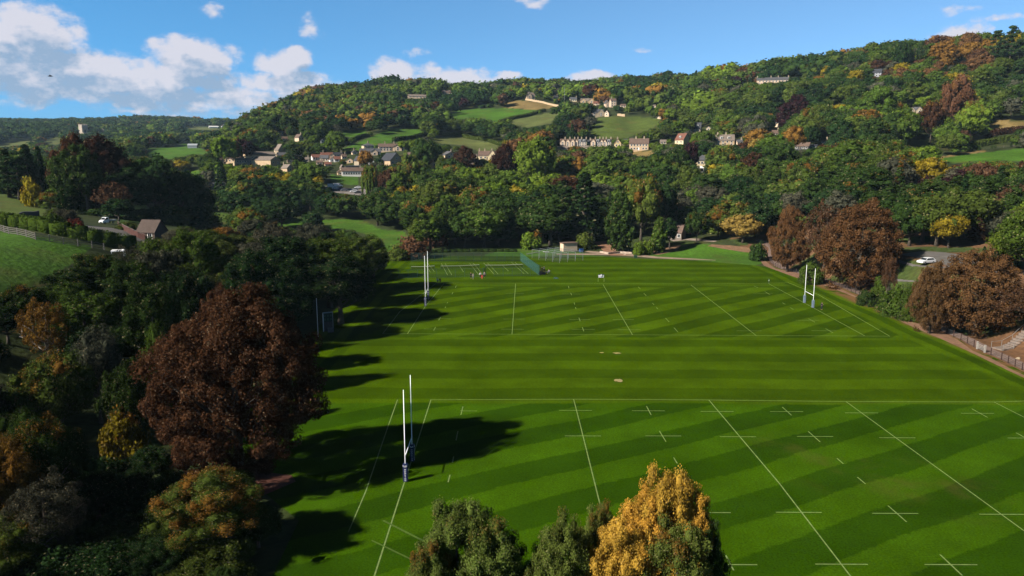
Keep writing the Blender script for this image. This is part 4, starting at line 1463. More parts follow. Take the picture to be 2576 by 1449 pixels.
hd('shrub', 2215, 184, 690, 60, 'md', .05, 'green bramble clump under the leafless tree on the bank', 'near')
hd('shrub', 2180, 182, 722, 50, 'dk', .05, 'dark green bramble clump at the foot of the large brown chestnut', 'near')
hd('shrub', 2300, 172, 700, 60, 'md', .12, 'bramble clump at the lower edge of the upper car park', 'near')
hd('tall', 2560, 220, 470, 100, 'dk', .12, 'green tree at the right edge above the orange brown chestnut', 'mid')
hd('tall', 2535, 200, 560, 90, 'dk', .05, 'dark tree behind the top of the orange brown chestnut', 'mid')
hd('tall', 2210, 250, 470, 110, 'dk', .04, 'dark green tree above the large brown chestnut', 'mid')
hd('tall', 2310, 258, 455, 110, 'dk', .06, 'dark tree with red tinged leaves behind the broad dark tree', 'mid')
# --- village and middle distance
hd('willow', 934, 428, 412, 48, 'md', .40, 'weeping willow with a golden top beside the white vans', 'mid')
hd('round', 985, 425, 424, 62, 'ru', .05, 'dark rust tree right of the weeping willow', 'mid')
hd('lobed', 1030, 440, 388, 62, 'ol', .45, 'green tree turning orange below the arched window chapel', 'mid')
hd('lobed', 1014, 392, 474, 62, 'yl', .35, 'golden orange tree in the valley trees right of the willow', 'mid')
hd('round', 1084, 418, 434, 84, 'dk', .0, 'dark green ball shaped tree below the twin gabled house', 'mid')
hd('round', 1072, 520, 348, 66, 'dk', .0, 'very dark round tree beside the village chapel', 'mid')
hd('dome', 1168, 520, 368, 66, 'ru', .0, 'copper brown round tree among the village roofs', 'mid')
hd('round', 1132, 490, 398, 40, 'pu', .0, 'purple leaved tree right of the twin gabled house', 'mid')
hd('willow', 1112, 500, 392, 34, 'ol', .12, 'olive weeping tree right of the twin gabled house', 'mid')
hd('lobed', 1345, 440, 345, 108, 'lt', .04, 'big bright green tree below the left end of the gabled terrace', 'mid')
hd('round', 1272, 470, 362, 60, 'co', .02, 'dark copper tree left of the big bright green tree', 'mid')
hd('round', 612, 600, 350, 62, 'pu', .02, 'dark purple beech behind the pale school hall', 'mid')
hd('round', 565, 560, 342, 60, 'lt', .14, 'bright green tree left of the dark purple beech', 'far')
hd('round', 590, 575, 352, 40, 'ol', .45, 'orange flecked tree beside the dark purple beech', 'far')
hd('round', 920, 560, 379, 38, 'or', .25, 'light orange tree among the white village houses', 'mid')
hd('cedar', 738, 560, 362, 44, 'bl', 0, 'dark cedar rising beside the village church', 'mid')
hd('spire', 755, 565, 372, 36, 'bl', 0, 'dark conifer right of the cedar by the village church', 'mid')
hd('conifer', 560, 450, 405, 46, 'bl', 0, 'dark pine with a bare trunk left below the pale school hall', 'mid')
hd('spire', 655, 470, 425, 36, 'bl', 0, 'dark spire conifer in front of the pale school hall', 'mid')
hd('spire', 830, 440, 470, 40, 'bl', 0, 'dark conifer in front of the white vans', 'mid')
hd('spire', 800, 445, 474, 40, 'bl', 0, 'dark conifer left of the white vans', 'mid')
hd('lobed', 1815, 425, 368, 90, 'ol', .40, 'green tree turning orange right of the white conservatory', 'mid')
hd('willow', 1903, 440, 347, 56, 'go', .3, 'golden weeping tree left of the dark bungalow', 'mid')
hd('lobed', 1945, 425, 343, 92, 'md', .02, 'large green tree beside the golden weeping tree', 'mid')
hd('round', 1993, 470, 318, 56, 'or', .55, 'bright orange round tree above the dark bungalow', 'mid')
hd('round', 1732, 440, 360, 44, 'pu', .04, 'dark purple tree below the red roofed house', 'mid')
hd('round', 1700, 432, 372, 60, 'dk', .0, 'dark green tree left of the dark purple tree', 'mid')
hd('lobed', 2086, 400, 362, 78, 'ru', .40, 'rust and green domed tree, left one of the pair right of the dark bungalow', 'mid')
hd('lobed', 2160, 396, 362, 88, 'ru', .42, 'rust and green domed tree, right one of the pair right of the dark bungalow', 'mid')
hd('round', 2226, 370, 377, 50, 'or', .5, 'pale orange tree right of the rust and green pair', 'mid')
hd('spire', 2265, 350, 385, 46, 'bl', 0, 'dark conifer right of the pale orange tree', 'mid')
hd('lobed', 2306, 330, 388, 76, 'dk', .02, 'dark green tree left of the right hand green pasture', 'mid')
hd('dome', 2000, 590, 237, 88, 'pu', .02, 'dark copper beech high on the right hillside', 'mid')
hd('dome', 2200, 520, 212, 100, 'md', .0, 'large dense green tree high on the right hillside', 'mid')
hd('round', 2023, 520, 277, 50, 'ol', .42, 'olive orange tree below the dark copper beech', 'mid')
hd('round', 2088, 505, 277, 64, 'dk', .0, 'dark grey green tree between the two orange trees on the right hillside', 'mid')
hd('bare', 2172, 480, 272, 90, 'or', .45, 'orange leaved tree with tall pale stems on the right hillside', 'mid', bark=True)
hd('lobed', 2400, 520, 196, 78, 'br', .3, 'brown mottled tree below the ridge on the right', 'mid')
hd('lobed', 2438, 480, 262, 80, 'lt', .28, 'yellow green tree left of the upper stubble field', 'mid')
hd('round', 2340, 480, 255, 60, 'ru', .35, 'russet tree left of the yellow green tree', 'mid')
hd('dome', 2376, 690, 102, 72, 'or', .35, 'orange brown dome on the right skyline', 'mid')
hd('cedar', 2538, 650, 66, 44, 'bl', 0, 'flat topped cedar on the right skyline, taller of the two', 'mid')
hd('cedar', 2500, 660, 76, 34, 'bl', 0, 'flat topped cedar on the right skyline, lower of the two', 'mid')
hd('round', 2268, 690, 106, 48, 'bl', 0, 'dark round crown standing out on the right skyline', 'mid')
hd('bare', 2313, 690, 99, 28, 'bl', 0, 'thin twiggy tree poking above the right skyline', 'mid')
hd('round', 1350, 1090, 207, 46, 'pu', .02, 'dark copper beech on the centre skyline by the hilltop house', 'far')
hd('conifer', 1440, 700, 330, 30, 'md', 0, 'dark small conifer on the slope behind the terrace', 'far')
hd('spire', 1672, 640, 310, 24, 'bl', 0, 'dark spire tree right of the wide two chimney house', 'far')
hd('bare', 1667, 640, 320, 44, 'gy', .05, 'grey twiggy tree right of the wide two chimney house', 'far')
hd('bare', 1670, 645, 335, 40, 'br', .1, 'thin brown tree over the gap right of the two chimney house', 'far')
# ------------------------------------------------------------------ buildings
KEEP = []          # (poly in the view, distance): what trees in front must not cover
MARKS = []         # named places for telling trees apart
for k_, (poly, c_) in FIELDS.items():
    if k_ not in ('nets_lawn', 'pavilion_lawn'):
        KEEP.append((poly, FIELD_D[k_]))


def keepbox(x0, x1, y0, y1, d):
    KEEP.append(([(x0, y0), (x1, y0), (x1, y1), (x0, y1)], d))


def house(name, x0, x1, yt, yb, wall, roof, label, cat='house', ratio=.7, eave=.58, ridge='x', rot=0.0, win=(3, 2), win_side=0, chim=(), door=True, hip=False, over=.35, keep=True, group=None,
          glass=None, wsz=(1.1, 1.3), front_gables=(), dorm=0, sink=2.5, white=None, mark=None, P=None, W=None, Ht=None):
    """a house seen between columns x0..x1, ridge in row yt, foot in row yb"""
    xc = .5 * (x0 + x1)
    if P is None:
        P = ground(xc, yb)
    d = depth_of(P)
    if W is None:
        W = (x1 - x0) * d / F
    if Ht is None:
        Ht = z_at(yt, xc, P) - P.z
    he = Ht * eave
    if ridge == 'y':                      # gable towards the viewer
        a = abs(rot)
        Wf = W / (math.cos(a) + ratio * abs(math.sin(a)))
    else:
        a = abs(rot)
        Wf = W / (math.cos(a) + ratio * abs(math.sin(a)))
    D = Wf * ratio
    face = -math.atan2(P.x, P.y)
    root = empty(name, P + Vector((0, 0, 0)), face + rot, label, cat, group)
    off = Vector((0, D / 2 * .0, 0))
    hx, hy = Wf / 2, D / 2
    # walls
    mb = MB()
    if hip:
        mb.box((0, 0, (he - sink) / 2), (Wf, D, he + sink))
    elif ridge == 'x':
        mb.prism([(-hy, -sink), (hy, -sink), (hy, he), (0, Ht - .12), (-hy, he)], 'x', -hx, hx)
    else:
        mb.prism([(-hx, -sink), (hx, -sink), (hx, he), (0, Ht - .12), (-hx, he)], 'y', -hy, hy)
    mb.build('wall', wall, root)
    # roof
    mb = MB()
    t = .22
    o = over
    if hip:
        rl = max(.1, Wf - D) / 2 if Wf > D else .1
        base = [(-hx - o, -hy - o, he), (hx + o, -hy - o, he), (hx + o, hy + o, he), (-hx - o, hy + o, he)]
        top = [(-rl, 0, Ht), (rl, 0, Ht)]
        low = [(q[0], q[1], he - t) for q in base]
        vs = base + top + low
        mb.add(vs, [(0, 1, 5, 4), (1, 2, 5), (2, 3, 4, 5), (3, 0, 4), (6, 7, 1, 0), (7, 8, 2, 1), (8, 9, 3, 2), (9, 6, 0, 3), (6, 9, 8, 7)])
    else:
        half = hy if ridge == 'x' else hx
        ln = hx if ridge == 'x' else hy
        k = (Ht - he) / half
        e = half + o
        prof = [(-e, he - o * k), (0, Ht), (e, he - o * k), (e, he - o * k + t), (0, Ht + t * 1.25), (-e, he - o * k + t)]
        mb.prism(prof, 'x' if ridge == 'x' else 'y', -ln - o * .8, ln + o * .8)
    rf = mb.build('roof', roof, root)
    # chimneys: fraction along the ridge
    for c in chim:
        mb = MB()
        if ridge == 'x' or hip:
            p = (c * hx, 0)
        else:
            p = (0, c * hy)
        mb.box((p[0], p[1], Ht + .35), (1.0, .75, 2.3))
        mb.box((p[0], p[1], Ht + 1.58), (1.2, .95, .16))
        mb.tube([(p[0] - .22, p[1], Ht + 1.6), (p[0] - .22, p[1], Ht + 2.1)], .14, 6)
        mb.tube([(p[0] + .22, p[1], Ht + 1.6), (p[0] + .22, p[1], Ht + 2.1)], .14, 6)
        mb.build('chimney', STONEG, rf)
    # cross gables on the front
    for g in front_gables:
        gx, gw, gh = g[0] * hx, g[1], (g[2] if len(g) > 2 else .92) * Ht
        mb = MB()
        mb.prism([(gx - gw / 2, -sink), (gx + gw / 2, -sink), (gx + gw / 2, he * 1.02), (gx, gh - .1), (gx - gw / 2, he * 1.02)], 'y', -hy - .7, 0)
        mb.build('gable', wall, root)
        mb = MB()
        e = gw / 2 + .25
        kk = (gh - he * 1.02) / (gw / 2)
        mb.prism([(gx - e, he * 1.02 - .25 * kk), (gx, gh), (gx + e, he * 1.02 - .25 * kk), (gx + e, he * 1.02 - .25 * kk + t), (gx, gh + t * 1.2), (gx - e, he * 1.02 - .25 * kk + t)], 'y', -hy - .95, 0)
        mb.build('roof', roof, root)
        for zz_ in ((.30 * he, .78 * he) if gh > 5 else (.5 * he,)):
            window(root, (gx, -hy - .72, zz_), wsz[0], wsz[1] * .95, 0, glass)
    # windows on the front and on the sides
    nx, nz = win
    for k in range(nz):
        z = he * (k + .52) / nz
        for i in range(nx):
            fx = (i + .5) / nx * 2 - 1
            if any(abs(fx * hx - g[0] * hx) < g[1] / 2 + .4 for g in front_gables):
                continue
            if door and k == 0 and i == nx // 2 and nx > 1:
                continue
            window(root, (fx * hx * .92, -hy - .02, z), wsz[0], wsz[1], 0, glass)
        for i in range(win_side):
            fy = (i + .5) / win_side * 2 - 1
            window(root, (-hx - .02, fy * hy * .85, z), wsz[0], wsz[1], 1, glass)
    if ridge == 'y' and nx and not hip and Ht - he > 2.2:
        window(root, (0, -hy - .02, he + (Ht - he) * .28), wsz[0] * .9, wsz[1] * .9, 0, glass)
    if door:
        mb = MB()
        mb.box(((0 if nx % 2 else .0) * hx, -hy - .04, 1.05), (1.0, .1, 2.1))
        mb.build('door', DOORM if white is None else white, root)
    for i in range(dorm):
        fx = ((i + .5) / dorm * 2 - 1) * hx * .8
        zc_ = he + (Ht - he) * .42
        yc_ = -hy * (1 - .42) - .2
        mb = MB()
        mb.box((fx, yc_ + .3, zc_), (1.9, 1.7, 1.5))
        mb.box((fx, yc_ + .3, zc_ + .82), (2.2, 2.0, .16))
        mb.build('dormer', WHITEP, root)
        window(root, (fx, yc_ - .57, zc_), 1.5, 1.1, 0, glass)
    if keep:
        keepbox(x0 + 1, x1 - 1, yt, yb - (yb - yt) * .12, d)
    if mark:
        MARKS.append((xc, .5 * (yt + yb), mark))
    return root


def window(root, p, w_, h_, side=0, glass=None):
    mb = MB()
    if side == 0:
        mb.box((p[0], p[1] - .03, p[2]), (w_ + .24, .10, h_ + .24))
    else:
        mb.box((p[0] - .03, p[1], p[2]), (.10, w_ + .24, h_ + .24))
    f_ = mb.build('window', WHITEP, root)
    mb = MB()
    if side == 0:
        for s_ in (-1, 1):
            mb.box((p[0] + s_ * w_ * .25, p[1] - .075, p[2]), (w_ * .46, .03, h_))
    else:
        for s_ in (-1, 1):
            mb.box((p[0] - .075, p[1] + s_ * w_ * .25, p[2]), (.03, w_ * .46, h_))
    mb.build('pane', glass or GLASS, f_)
    return f_


V1 = 'village houses below the centre pastures'
# the school hall group
house('school_hall', 614, 692, 382, 405, STONE, ROOFP, 'tall pale stone school hall with a shallow brown roof, rearmost of its group', 'hall', .75, .72, 'x', R(18), (7, 1), 0, (), False, over=.6, mark='the pale school hall')
house('school_wing', 549, 616, 393, 409, STONE, ROOFB, 'low pale stone wing with its gable end at the left of the school hall', 'hall', .45, .62, 'x', R(-34), (6, 1), 0, (), False)
house('school_wing', 588, 634, 398, 417, STONE, ROOFP, 'pale stone block with a row of small windows in front of the school hall', 'hall', .7, .74, 'x', R(14), (6, 2), 0, (), True)
house('school_wing', 636, 704, 394, 416, STONE, ROOFP, 'long hall turning its pale gable end to the left, front right of the school hall', 'hall', 1.7, .62, 'y', R(48), (2, 1), 0, (), False)
# church and neighbours
house('church', 692, 720, 363, 393, STONEG, ROOFP, 'grey stone village church with a steep gable behind the school hall', 'church', .9, .52, 'y', R(28), (1, 1), 0, (), True, mark='the steep gabled church')
house('church_annexe', 697, 722, 384, 397, STONEG, ROOFG, 'low grey annexe with a glassy roof at the foot of the church', 'annexe', .8, .5, 'x', R(10), (2, 1), 0, (), False, keep=False)
house('cottage', 770, 784, 372, 386, STONEG, ROOFG, 'grey gabled cottage half hidden by trees right of the church', 'house', 1.1, .5, 'y', R(20), (1, 1), 0, (), False, keep=False)
house('cottage', 708, 738, 414, 431, STONE, ROOFP, 'gabled cottage by itself among the trees in front of the school hall', 'house', 1.2, .48, 'y', R(38), (1, 1), 0, (1,), True)
house('cottage', 783, 807, 389, 402, WHITEP, ROOFR, 'white bungalow with a red roof at the left of the village row', 'house', .8, .5, 'x', R(12), (3, 1), 0, (), True, mark='the white bungalow with a red roof')
house('cottage', 805, 828, 391, 405, STONEW, ROOFG, 'pale house with a grey glassy roof beside the white bungalow', 'house', .9, .5, 'x', R(-10), (3, 1), 0, (), True)
house('cottage', 806, 842, 384, 396, STONEW, ROOFR, 'long pale house with red brown roof behind the village row', 'house', .45, .5, 'x', R(8), (4, 1), 0, (-.6,), True, front_gables=((.75, 5.0),))
house('cottage', 827, 843, 396, 406, WHITEP, ROOFB, 'small white gabled cottage in the middle of the village row', 'house', 1.2, .5, 'y', R(15), (1, 1), 0, (), True)
house('cottage', 840, 856, 394, 406, WHITEP, ROOFR, 'small white cottage with a bright red roof at the right of the village row', 'house', .8, .5, 'x', R(5), (2, 1), 0, (), True)
house('cottage', 838, 862, 384, 394, STONEW, ROOFD, 'dark roofed house behind the small red roofed cottage', 'house', .6, .5, 'x', R(8), (3, 1), 0, (.8,), False, keep=False)
house('cottage', 891, 915, 393, 415, STONEG, ROOFD, 'tall grey stone cottage with a chimney on its front gable', 'house', 1.3, .52, 'y', R(36), (1, 2), 0, (-1,), True, mark='the tall grey stone cottage')
house('villa', 910, 941, 360, 376, CREAM, ROOFG, 'cream villa with a hipped grey roof at the top of the village', 'house', .9, .62, 'x', R(14), (3, 2), 0, (.1,), True, hip=True, mark='the cream villa with the hipped roof')
house('terrace', 905, 958, 374, 391, STONEW, ROOFG, 'pale terrace with a grey roof and one front gable below the cream villa', 'house', .35, .52, 'x', R(6), (6, 2), 0, (), True, front_gables=((.35, 5.5),))
house('terrace', 952, 1018, 362, 379, STONEW, ROOFB, 'long white terrace with a brown roof below the centre pasture', 'house', .28, .55, 'x', R(4), (8, 2), 0, (-.5, .2), True, front_gables=((.45, 6.5),), mark='the long white terrace')
house('chapel', 957, 1014, 385, 414, STONE, ROOFD, 'sandstone chapel with arched gable windows and a dark roof', 'chapel', 1.25, .36, 'y', R(32), (3, 1), 0, (), False, dorm=0, mark='the sandstone chapel with arched windows')
house('cottage', 926, 941, 400, 411, WHITEP, ROOFB, 'little white gabled cottage left of the sandstone chapel', 'house', 1.1, .5, 'y', R(10), (2, 1), 0, (), True)
house('white_hall', 860, 914, 422, 442, WHITEP, ROOFB, 'long white hall with a brown roof above the village car park', 'hall', .35, .60, 'x', R(3), (8, 1), 0, (.75,), False, mark='the long white hall')
house('flat_roof_hall', 868, 915, 416, 426, STONEG, ROOFD, 'flat dark roofed building behind the long white hall', 'hall', .5, .85, 'x', R(3), (0, 0), 0, (), False, hip=True, keep=False)
house('twin_gable_house', 1083, 1103, 399, 428, CREAM, ROOFB, 'tall cream house with two narrow gables left of the purple tree', 'house', .9, .62, 'x', R(22), (3, 2), 0, (), False, front_gables=((-.5, 5.0, 1.02), (.5, 5.0, 1.02)), mark='the tall cream house with two gables')
house('bellcote_house', 1112, 1148, 381, 399, CREAM, ROOFG, 'cream house with a small bell turret beside the copper brown tree', 'house', 1.0, .5, 'y', R(25), (2, 1), 0, (-1,), False)
house('gabled_house', 1203, 1250, 380, 402, CREAM, ROOFB, 'sprawling cream house with several chimneys right of the copper brown tree', 'house', .45, .5, 'x', R(-6), (4, 1), 0, (-.9, -.3, .5), True, front_gables=((.6, 6.0, 1.1),), mark='the sprawling cream house with chimneys')
house('cottage', 1172, 1192, 405, 416, STONEW, ROOFB, 'low roof peeping over the trees right of the purple tree', 'house', .5, .4, 'x', R(6), (2, 1), 0, (-.3,), False)
house('cottage', 520, 570, 459, 477, STONEW, ROOFG, 'half hidden house with pale gable ends below the dark pine', 'house', .5, .3, 'x', R(10), (2, 1), 0, (), False, mark='the half hidden house below the pine')
house('cottage', 848, 862, 428, 440, STONE, ROOFB, 'stone cottage end left of the long white hall', 'house', 1.0, .6, 'y', R(10), (1, 1), 0, (), False, keep=False)
house('cottage', 855, 866, 415, 428, STONEG, ROOFP, 'small stone gabled cottage between the hall and the grey cottage', 'house', 1.2, .5, 'y', R(20), (1, 1), 0, (), False, keep=False)
house('cottage', 709, 724, 344, 353, CREAM, ROOFB, 'small cream cottage end in the trees above the church', 'house', .6, .5, 'x', R(10), (2, 1), 0, (), False)
house('cottage', 742, 764, 338, 358, STONEW, ROOFB, 'tall pale house between two dark conifers above the church', 'house', 1.0, .6, 'y', R(40), (2, 2), 0, (-1,), False)
house('cottage', 806, 816, 350, 363, WHITEP, ROOFG, 'narrow white house left of the centre pasture', 'house', .9, .65, 'y', R(15), (1, 2), 0, (), False)
house('barn', 473, 498, 362, 372, mat('barn_sheet', (.17, .19, .21), .6, .1), mat('barn_roof', (.22, .24, .26), .5, .1), 'grey sheet metal barn on the far green pasture', 'barn', .7, .6, 'x', R(-12), (0, 0), 0, (), False, mark='the grey barn')
# more roofs of the village, half hidden in its gardens
for i_, (x0_, x1_, yt_, yb_, wl_, rf_, rd_, lb_) in enumerate([
    (744, 762, 388, 399, STONEW, ROOFG, 'x', 'pale house with a long grey roof right of the church'),
    (760, 778, 396, 406, STONEW, ROOFP, 'x', 'low pale house below the grey gabled cottage'),
    (722, 740, 399, 410, STONEG, ROOFP, 'y', 'grey gable end right of the long school hall'),
    (858, 872, 388, 399, STONEW, ROOFB, 'x', 'pale house with a brown roof left of the tall grey stone cottage'),
    (872, 890, 398, 409, STONE, ROOFP, 'y', 'stone gable end between the red roofed cottage and the tall grey stone cottage'),
    (796, 812, 404, 413, STONEW, ROOFB, 'x', 'low house with a brown roof below the white bungalow'),
    (816, 834, 408, 418, STONE, ROOFR, 'x', 'stone cottage with a red brown roof in front of the village row'),
    (884, 900, 378, 388, STONEW, ROOFG, 'y', 'small pale gable below the left end of the cream villa terrace'),
    (1018, 1034, 384, 395, STONEW, ROOFB, 'x', 'pale house with a brown roof right of the sandstone chapel'),
    (1146, 1160, 392, 402, CREAM, ROOFB, 'y', 'cream gable showing beside the purple tree'),
    (1180, 1200, 388, 400, CREAM, ROOFP, 'x', 'cream house with a weathered roof left of the sprawling cream house'),
    (690, 706, 372, 382, STONEW, ROOFB, 'x', 'pale cottage among the trees left of the church'),
    (700, 718, 330, 339, STONEW, ROOFG, 'x', 'white house end in the wood above the village'),
    (1478, 1486, 352, 362, STONEG, ROOFD, 'x', 'narrow dark roofed link between the two gabled terraces'),
    (1660, 1676, 352, 362, STONEW, ROOFP, 'x', 'pale cottage right of the wide stone house'),
    (1852, 1868, 352, 362, STONEW, ROOFG, 'x', 'white rendered annexe at the right of the stone house with dormers'),
    (1776, 1790, 318, 328, STONEG, ROOFG, 'y', 'grey gable in the trees right of the modern slate house'),
    (2066, 2082, 352, 360, STONEW, ROOFB, 'x', 'low pale roof right of the garden house'),
    (1560, 1574, 262, 270, STONEW, ROOFB, 'x', 'pale cottage right of the tall square hilltop house'),
    (1390, 1404, 240, 248, STONEW, ROOFG, 'x', 'little house in the trees above the long hilltop wall')]):
    house('cottage', x0_, x1_, yt_, yb_, wl_, rf_, lb_, 'house', .8, .52, rd_, R(-12 + 9 * (i_ % 4)), (2 if rd_ == 'x' else 1, 1), 0, (.7,) if i_ % 2 else (), False)
# gabled terrace on the slope
TG = 'gabled terrace on the slope'
tx = [(1409, 1422), (1422, 1434), (1434, 1446), (1446, 1454), (1454, 1463), (1463, 1475), (1486, 1498), (1498, 1509), (1509, 1517), (1517, 1525), (1525, 1537)]
tl = ['first', 'second', 'third', 'fourth', 'fifth', 'sixth']
gab = [1, 1, 1, 1, 0, 0, 1, 0, 1, 1, 0]
for i, ((a, b), g) in enumerate(zip(tx, gab)):
    row = 'left' if i < 6 else 'right'
    k = i if i < 6 else i - 6
    Pm = ground(1442 if i < 6 else 1511, 368)
    d_ = depth_of(Pm)
    xm = .5 * (a + b)
    Q = at_depth(xm, Pm.y)
    Q.z = Pm.z
    wv_ = (b - a) * d_ / F
    o_ = house('terraced_house', a, b, 350, 369, STONEW, ROOFD if not g else ROOFB, f'{tl[k]} house from the left in the {row} hand gabled stone terrace', 'terraced house', 1.5, .60, 'x', 0.0,
               (1 if g else 2, 2), 0, (.9,), False, group=TG, front_gables=((0, wv_ * .94, 1.0),) if g else (), over=.1, P=Q, W=wv_, Ht=z_at(350, xm, Q) - Q.z, dorm=0 if g else 1, keep=True)
    o_.rotation_euler.z = -math.atan2(Pm.x, Pm.y)
keepbox(1404, 1480, 347, 367, 630)
keepbox(1482, 1542, 347, 367, 630)
MARKS.append((1442, 358, 'the left gabled terrace'))
MARKS.append((1511, 358, 'the right gabled terrace'))
house('garage', 1398, 1428, 368, 377, STONEW, ROOFP, 'low garage block with a brown roof below the left end of the terrace', 'garage', .4, .45, 'x', 0, (0, 0), 0, (), False)
house('garage', 1460, 1487, 367, 374, STONEW, ROOFP, 'low garage block below the middle of the gabled terrace', 'garage', .4, .4, 'x', 0, (0, 0), 0, (), False)
house('yellow_house', 1545, 1562, 350, 372, YELLOWW, ROOFB, 'ochre yellow gabled house at the right end of the terrace', 'house', 1.0, .55, 'y', R(4), (2, 1), 0, (.9,), False, mark='the ochre yellow gabled house')
house('stone_house', 1583, 1632, 349, 378, STONE, ROOFB, 'wide stone house with a brown roof and two tall chimneys', 'house', .5, .58, 'x', R(-4), (6, 2), 0, (-.35, .5), True, white=WHITEP, mark='the wide two chimney house')
house('cottage', 1564, 1584, 351, 364, STONEG, ROOFG, 'grey roofed cottage squeezed between the ochre house and the wide house', 'house', .8, .5, 'x', 0, (2, 1), 0, (), False, keep=False)
house('red_roof_house', 1698, 1735, 336, 363, CREAM, ROOFR, 'cream house with a steep red roof and a dormer on the right slope', 'house', 1.0, .42, 'x', R(-38), (2, 1), 0, (), False, dorm=1, mark='the steep red roofed house')
house('slate_house', 1734, 1764, 309, 335, STONEG, ROOFD, 'modern dark slate house with a long dormer window', 'house', .6, .45, 'x', R(-8), (3, 1), 0, (), False, dorm=2, mark='the modern dark slate house')
house('slate_annexe', 1746, 1764, 300, 311, STONEG, ROOFD, 'little white windowed annexe above the modern dark slate house', 'annexe', .7, .6, 'x', R(-8), (3, 1), 0, (), False, keep=False)
house('stone_house', 1799, 1846, 339, 367, STONE, ROOFP, 'stone house with a dormer half covered by trees right of the red roofed house', 'house', .5, .5, 'x', R(6), (4, 2), 0, (-.8, .1), True, dorm=2, mark='the stone house with dormers')
house('villa', 1748, 1786, 390, 416, CREAM, ROOFG, 'cream villa with a grey hipped roof and white conservatory below it', 'house', .9, .5, 'x', R(10), (4, 1), 0, (), False, hip=True, dorm=0, mark='the cream villa with the conservatory')
house('conservatory', 1756, 1769, 417, 433, WHITEP, WHITEP, 'white glazed conservatory in front of the cream villa', 'conservatory', 1.0, .68, 'x', R(10), (3, 1), 2, (), False, hip=True, wsz=(1.0, 2.0))
house('bungalow', 1990, 2038, 359, 376, DARKW, ROOFB, 'dark boarded bungalow with a brown roof and white posts', 'bungalow', .5, .5, 'x', R(-14), (5, 1), 0, (.2,), True, mark='the dark boarded bungalow')
house('shed', 2038, 2056, 364, 376, mat('blue_black_boards', (.035, .045, .085), .6, .1), ROOFD, 'small blue black garden house with white windows beside the bungalow', 'shed', .7, .75, 'x', R(-14), (2, 1), 0, (), False)
house('cottage', 1941, 1958, 328, 342, CREAM, ROOFB, 'cream cottage roof behind the bright orange tree', 'house', .8, .5, 'x', R(10), (2, 1), 0, (.9,), False)
house('cottage', 1950, 1972, 300, 318, STONEW, ROOFG, 'pale gabled cottage under the dark copper beech', 'house', 1.1, .5, 'y', R(40), (1, 1), 0, (), False)
# skyline houses
house('country_villa', 1903, 1982, 195, 215, STONEW, ROOFG, 'long white country villa with several chimneys high on the right ridge', 'villa', .35, .62, 'x', R(6), (9, 2), 0, (-.95, -.1, .35, .98), True, keep=False, mark='the long white villa on the ridge')
keepbox(1905, 1980, 195, 205, depth_of(ground(1942, 215)))
house('house', 2194, 2217, 174, 193, mat('blue_grey_render', (.16, .17, .20), .8, .1), ROOFD, 'blue grey house in the trees high on the right ridge', 'house', .6, .55, 'x', R(-6), (3, 2), 0, (), False, mark='the blue grey house on the ridge')
house('hilltop_house', 1320, 1346, 233, 250, STONEW, ROOFP, 'gabled hilltop house above the long stone wall', 'house', .7, .45, 'x', R(20), (3, 1), 0, (-.7,), True, front_gables=((-.4, 7.0, 1.05),), mark='the gabled hilltop house')
house('hilltop_house', 1433, 1451, 245, 256, CREAM, ROOFG, 'cream house with a tall chimney near the end of the hilltop wall', 'house', .6, .55, 'x', R(8), (3, 1), 0, (.9,), False)
house('hilltop_house', 1460, 1492, 248, 261, STONE, ROOFP, 'stone house with two gables right of the hilltop wall', 'house', .5, .5, 'x', R(4), (2, 1), 0, (), False, front_gables=((-.6, 7.0, 1.0), (.7, 7.0, 1.0)))
house('hilltop_barn', 1493, 1509, 255, 264, STONEW, ROOFR, 'low building with a bright red roof among the hilltop houses', 'house', .7, .4, 'x', 0, (1, 1), 0, (), False)
house('hilltop_house', 1519, 1533, 253, 269, STONEW, ROOFG, 'narrow pale house with a pointed gable among the hilltop houses', 'house', 1.2, .55, 'y', R(20), (1, 2), 0, (), False)
house('hilltop_house', 1533, 1550, 248, 269, STONEW, ROOFB, 'tall pale square house at the right of the hilltop group', 'house', .8, .74, 'x', R(16), (2, 3), 0, (-.5,), False, mark='the tall pale hilltop house')
house('hillside_house', 1486, 1518, 275, 293, STONEG, ROOFG, 'grey roofed house with a front gable on the slope below the hilltop group', 'house', .6, .5, 'x', R(10), (3, 2), 0, (), False, front_gables=((.55, 7.5, 1.0),), mark='the grey roofed hillside house')
house('hillside_house', 1521, 1535, 278, 292, STONEW, ROOFP, 'small cream gabled house right of the grey roofed hillside house', 'house', 1.0, .5, 'y', R(-20), (1, 1), 0, (), False)
house('hillside_cottage', 1640, 1650, 264, 271, STONEW, ROOFP, 'tiny pale cottage in the trees right of the hilltop group', 'house', .7, .7, 'x', 0, (1, 1), 0, (), False)
house('ridge_house', 1110, 1137, 227, 239, STONEW, ROOFB, 'white house with dormers on the centre skyline', 'house', .6, .5, 'x', R(5), (4, 1), 0, (), False, dorm=2, mark='the white skyline house')
house('ridge_house', 1026, 1072, 238, 247, STONEW, ROOFP, 'long low pale house half sunk in the trees of the centre skyline', 'house', .3, .5, 'x', R(5), (5, 1), 0, (), False)
house('gabled_house', 2289, 2314, 270, 284, STONEG, ROOFG, 'grey gabled house nearly hidden in the right hillside wood', 'house', .7, .4, 'x', R(5), (2, 1), 0, (), False, front_gables=((-.7, 4.5, 1.05), (.75, 4.5, 1.05)), mark='the hidden grey gables')
house('farmhouse', 557, 568, 313, 323, WHITEP, ROOFB, 'white farmhouse on the far skyline field', 'house', .8, .6, 'y', R(10), (1, 2), 0, (), False)
house('field_shed', 526, 549, 317, 322, WHITEP, WHITEP, 'long white shed beside the far skyline field', 'shed', .3, .6, 'x', R(5), (0, 0), 0, (), False)

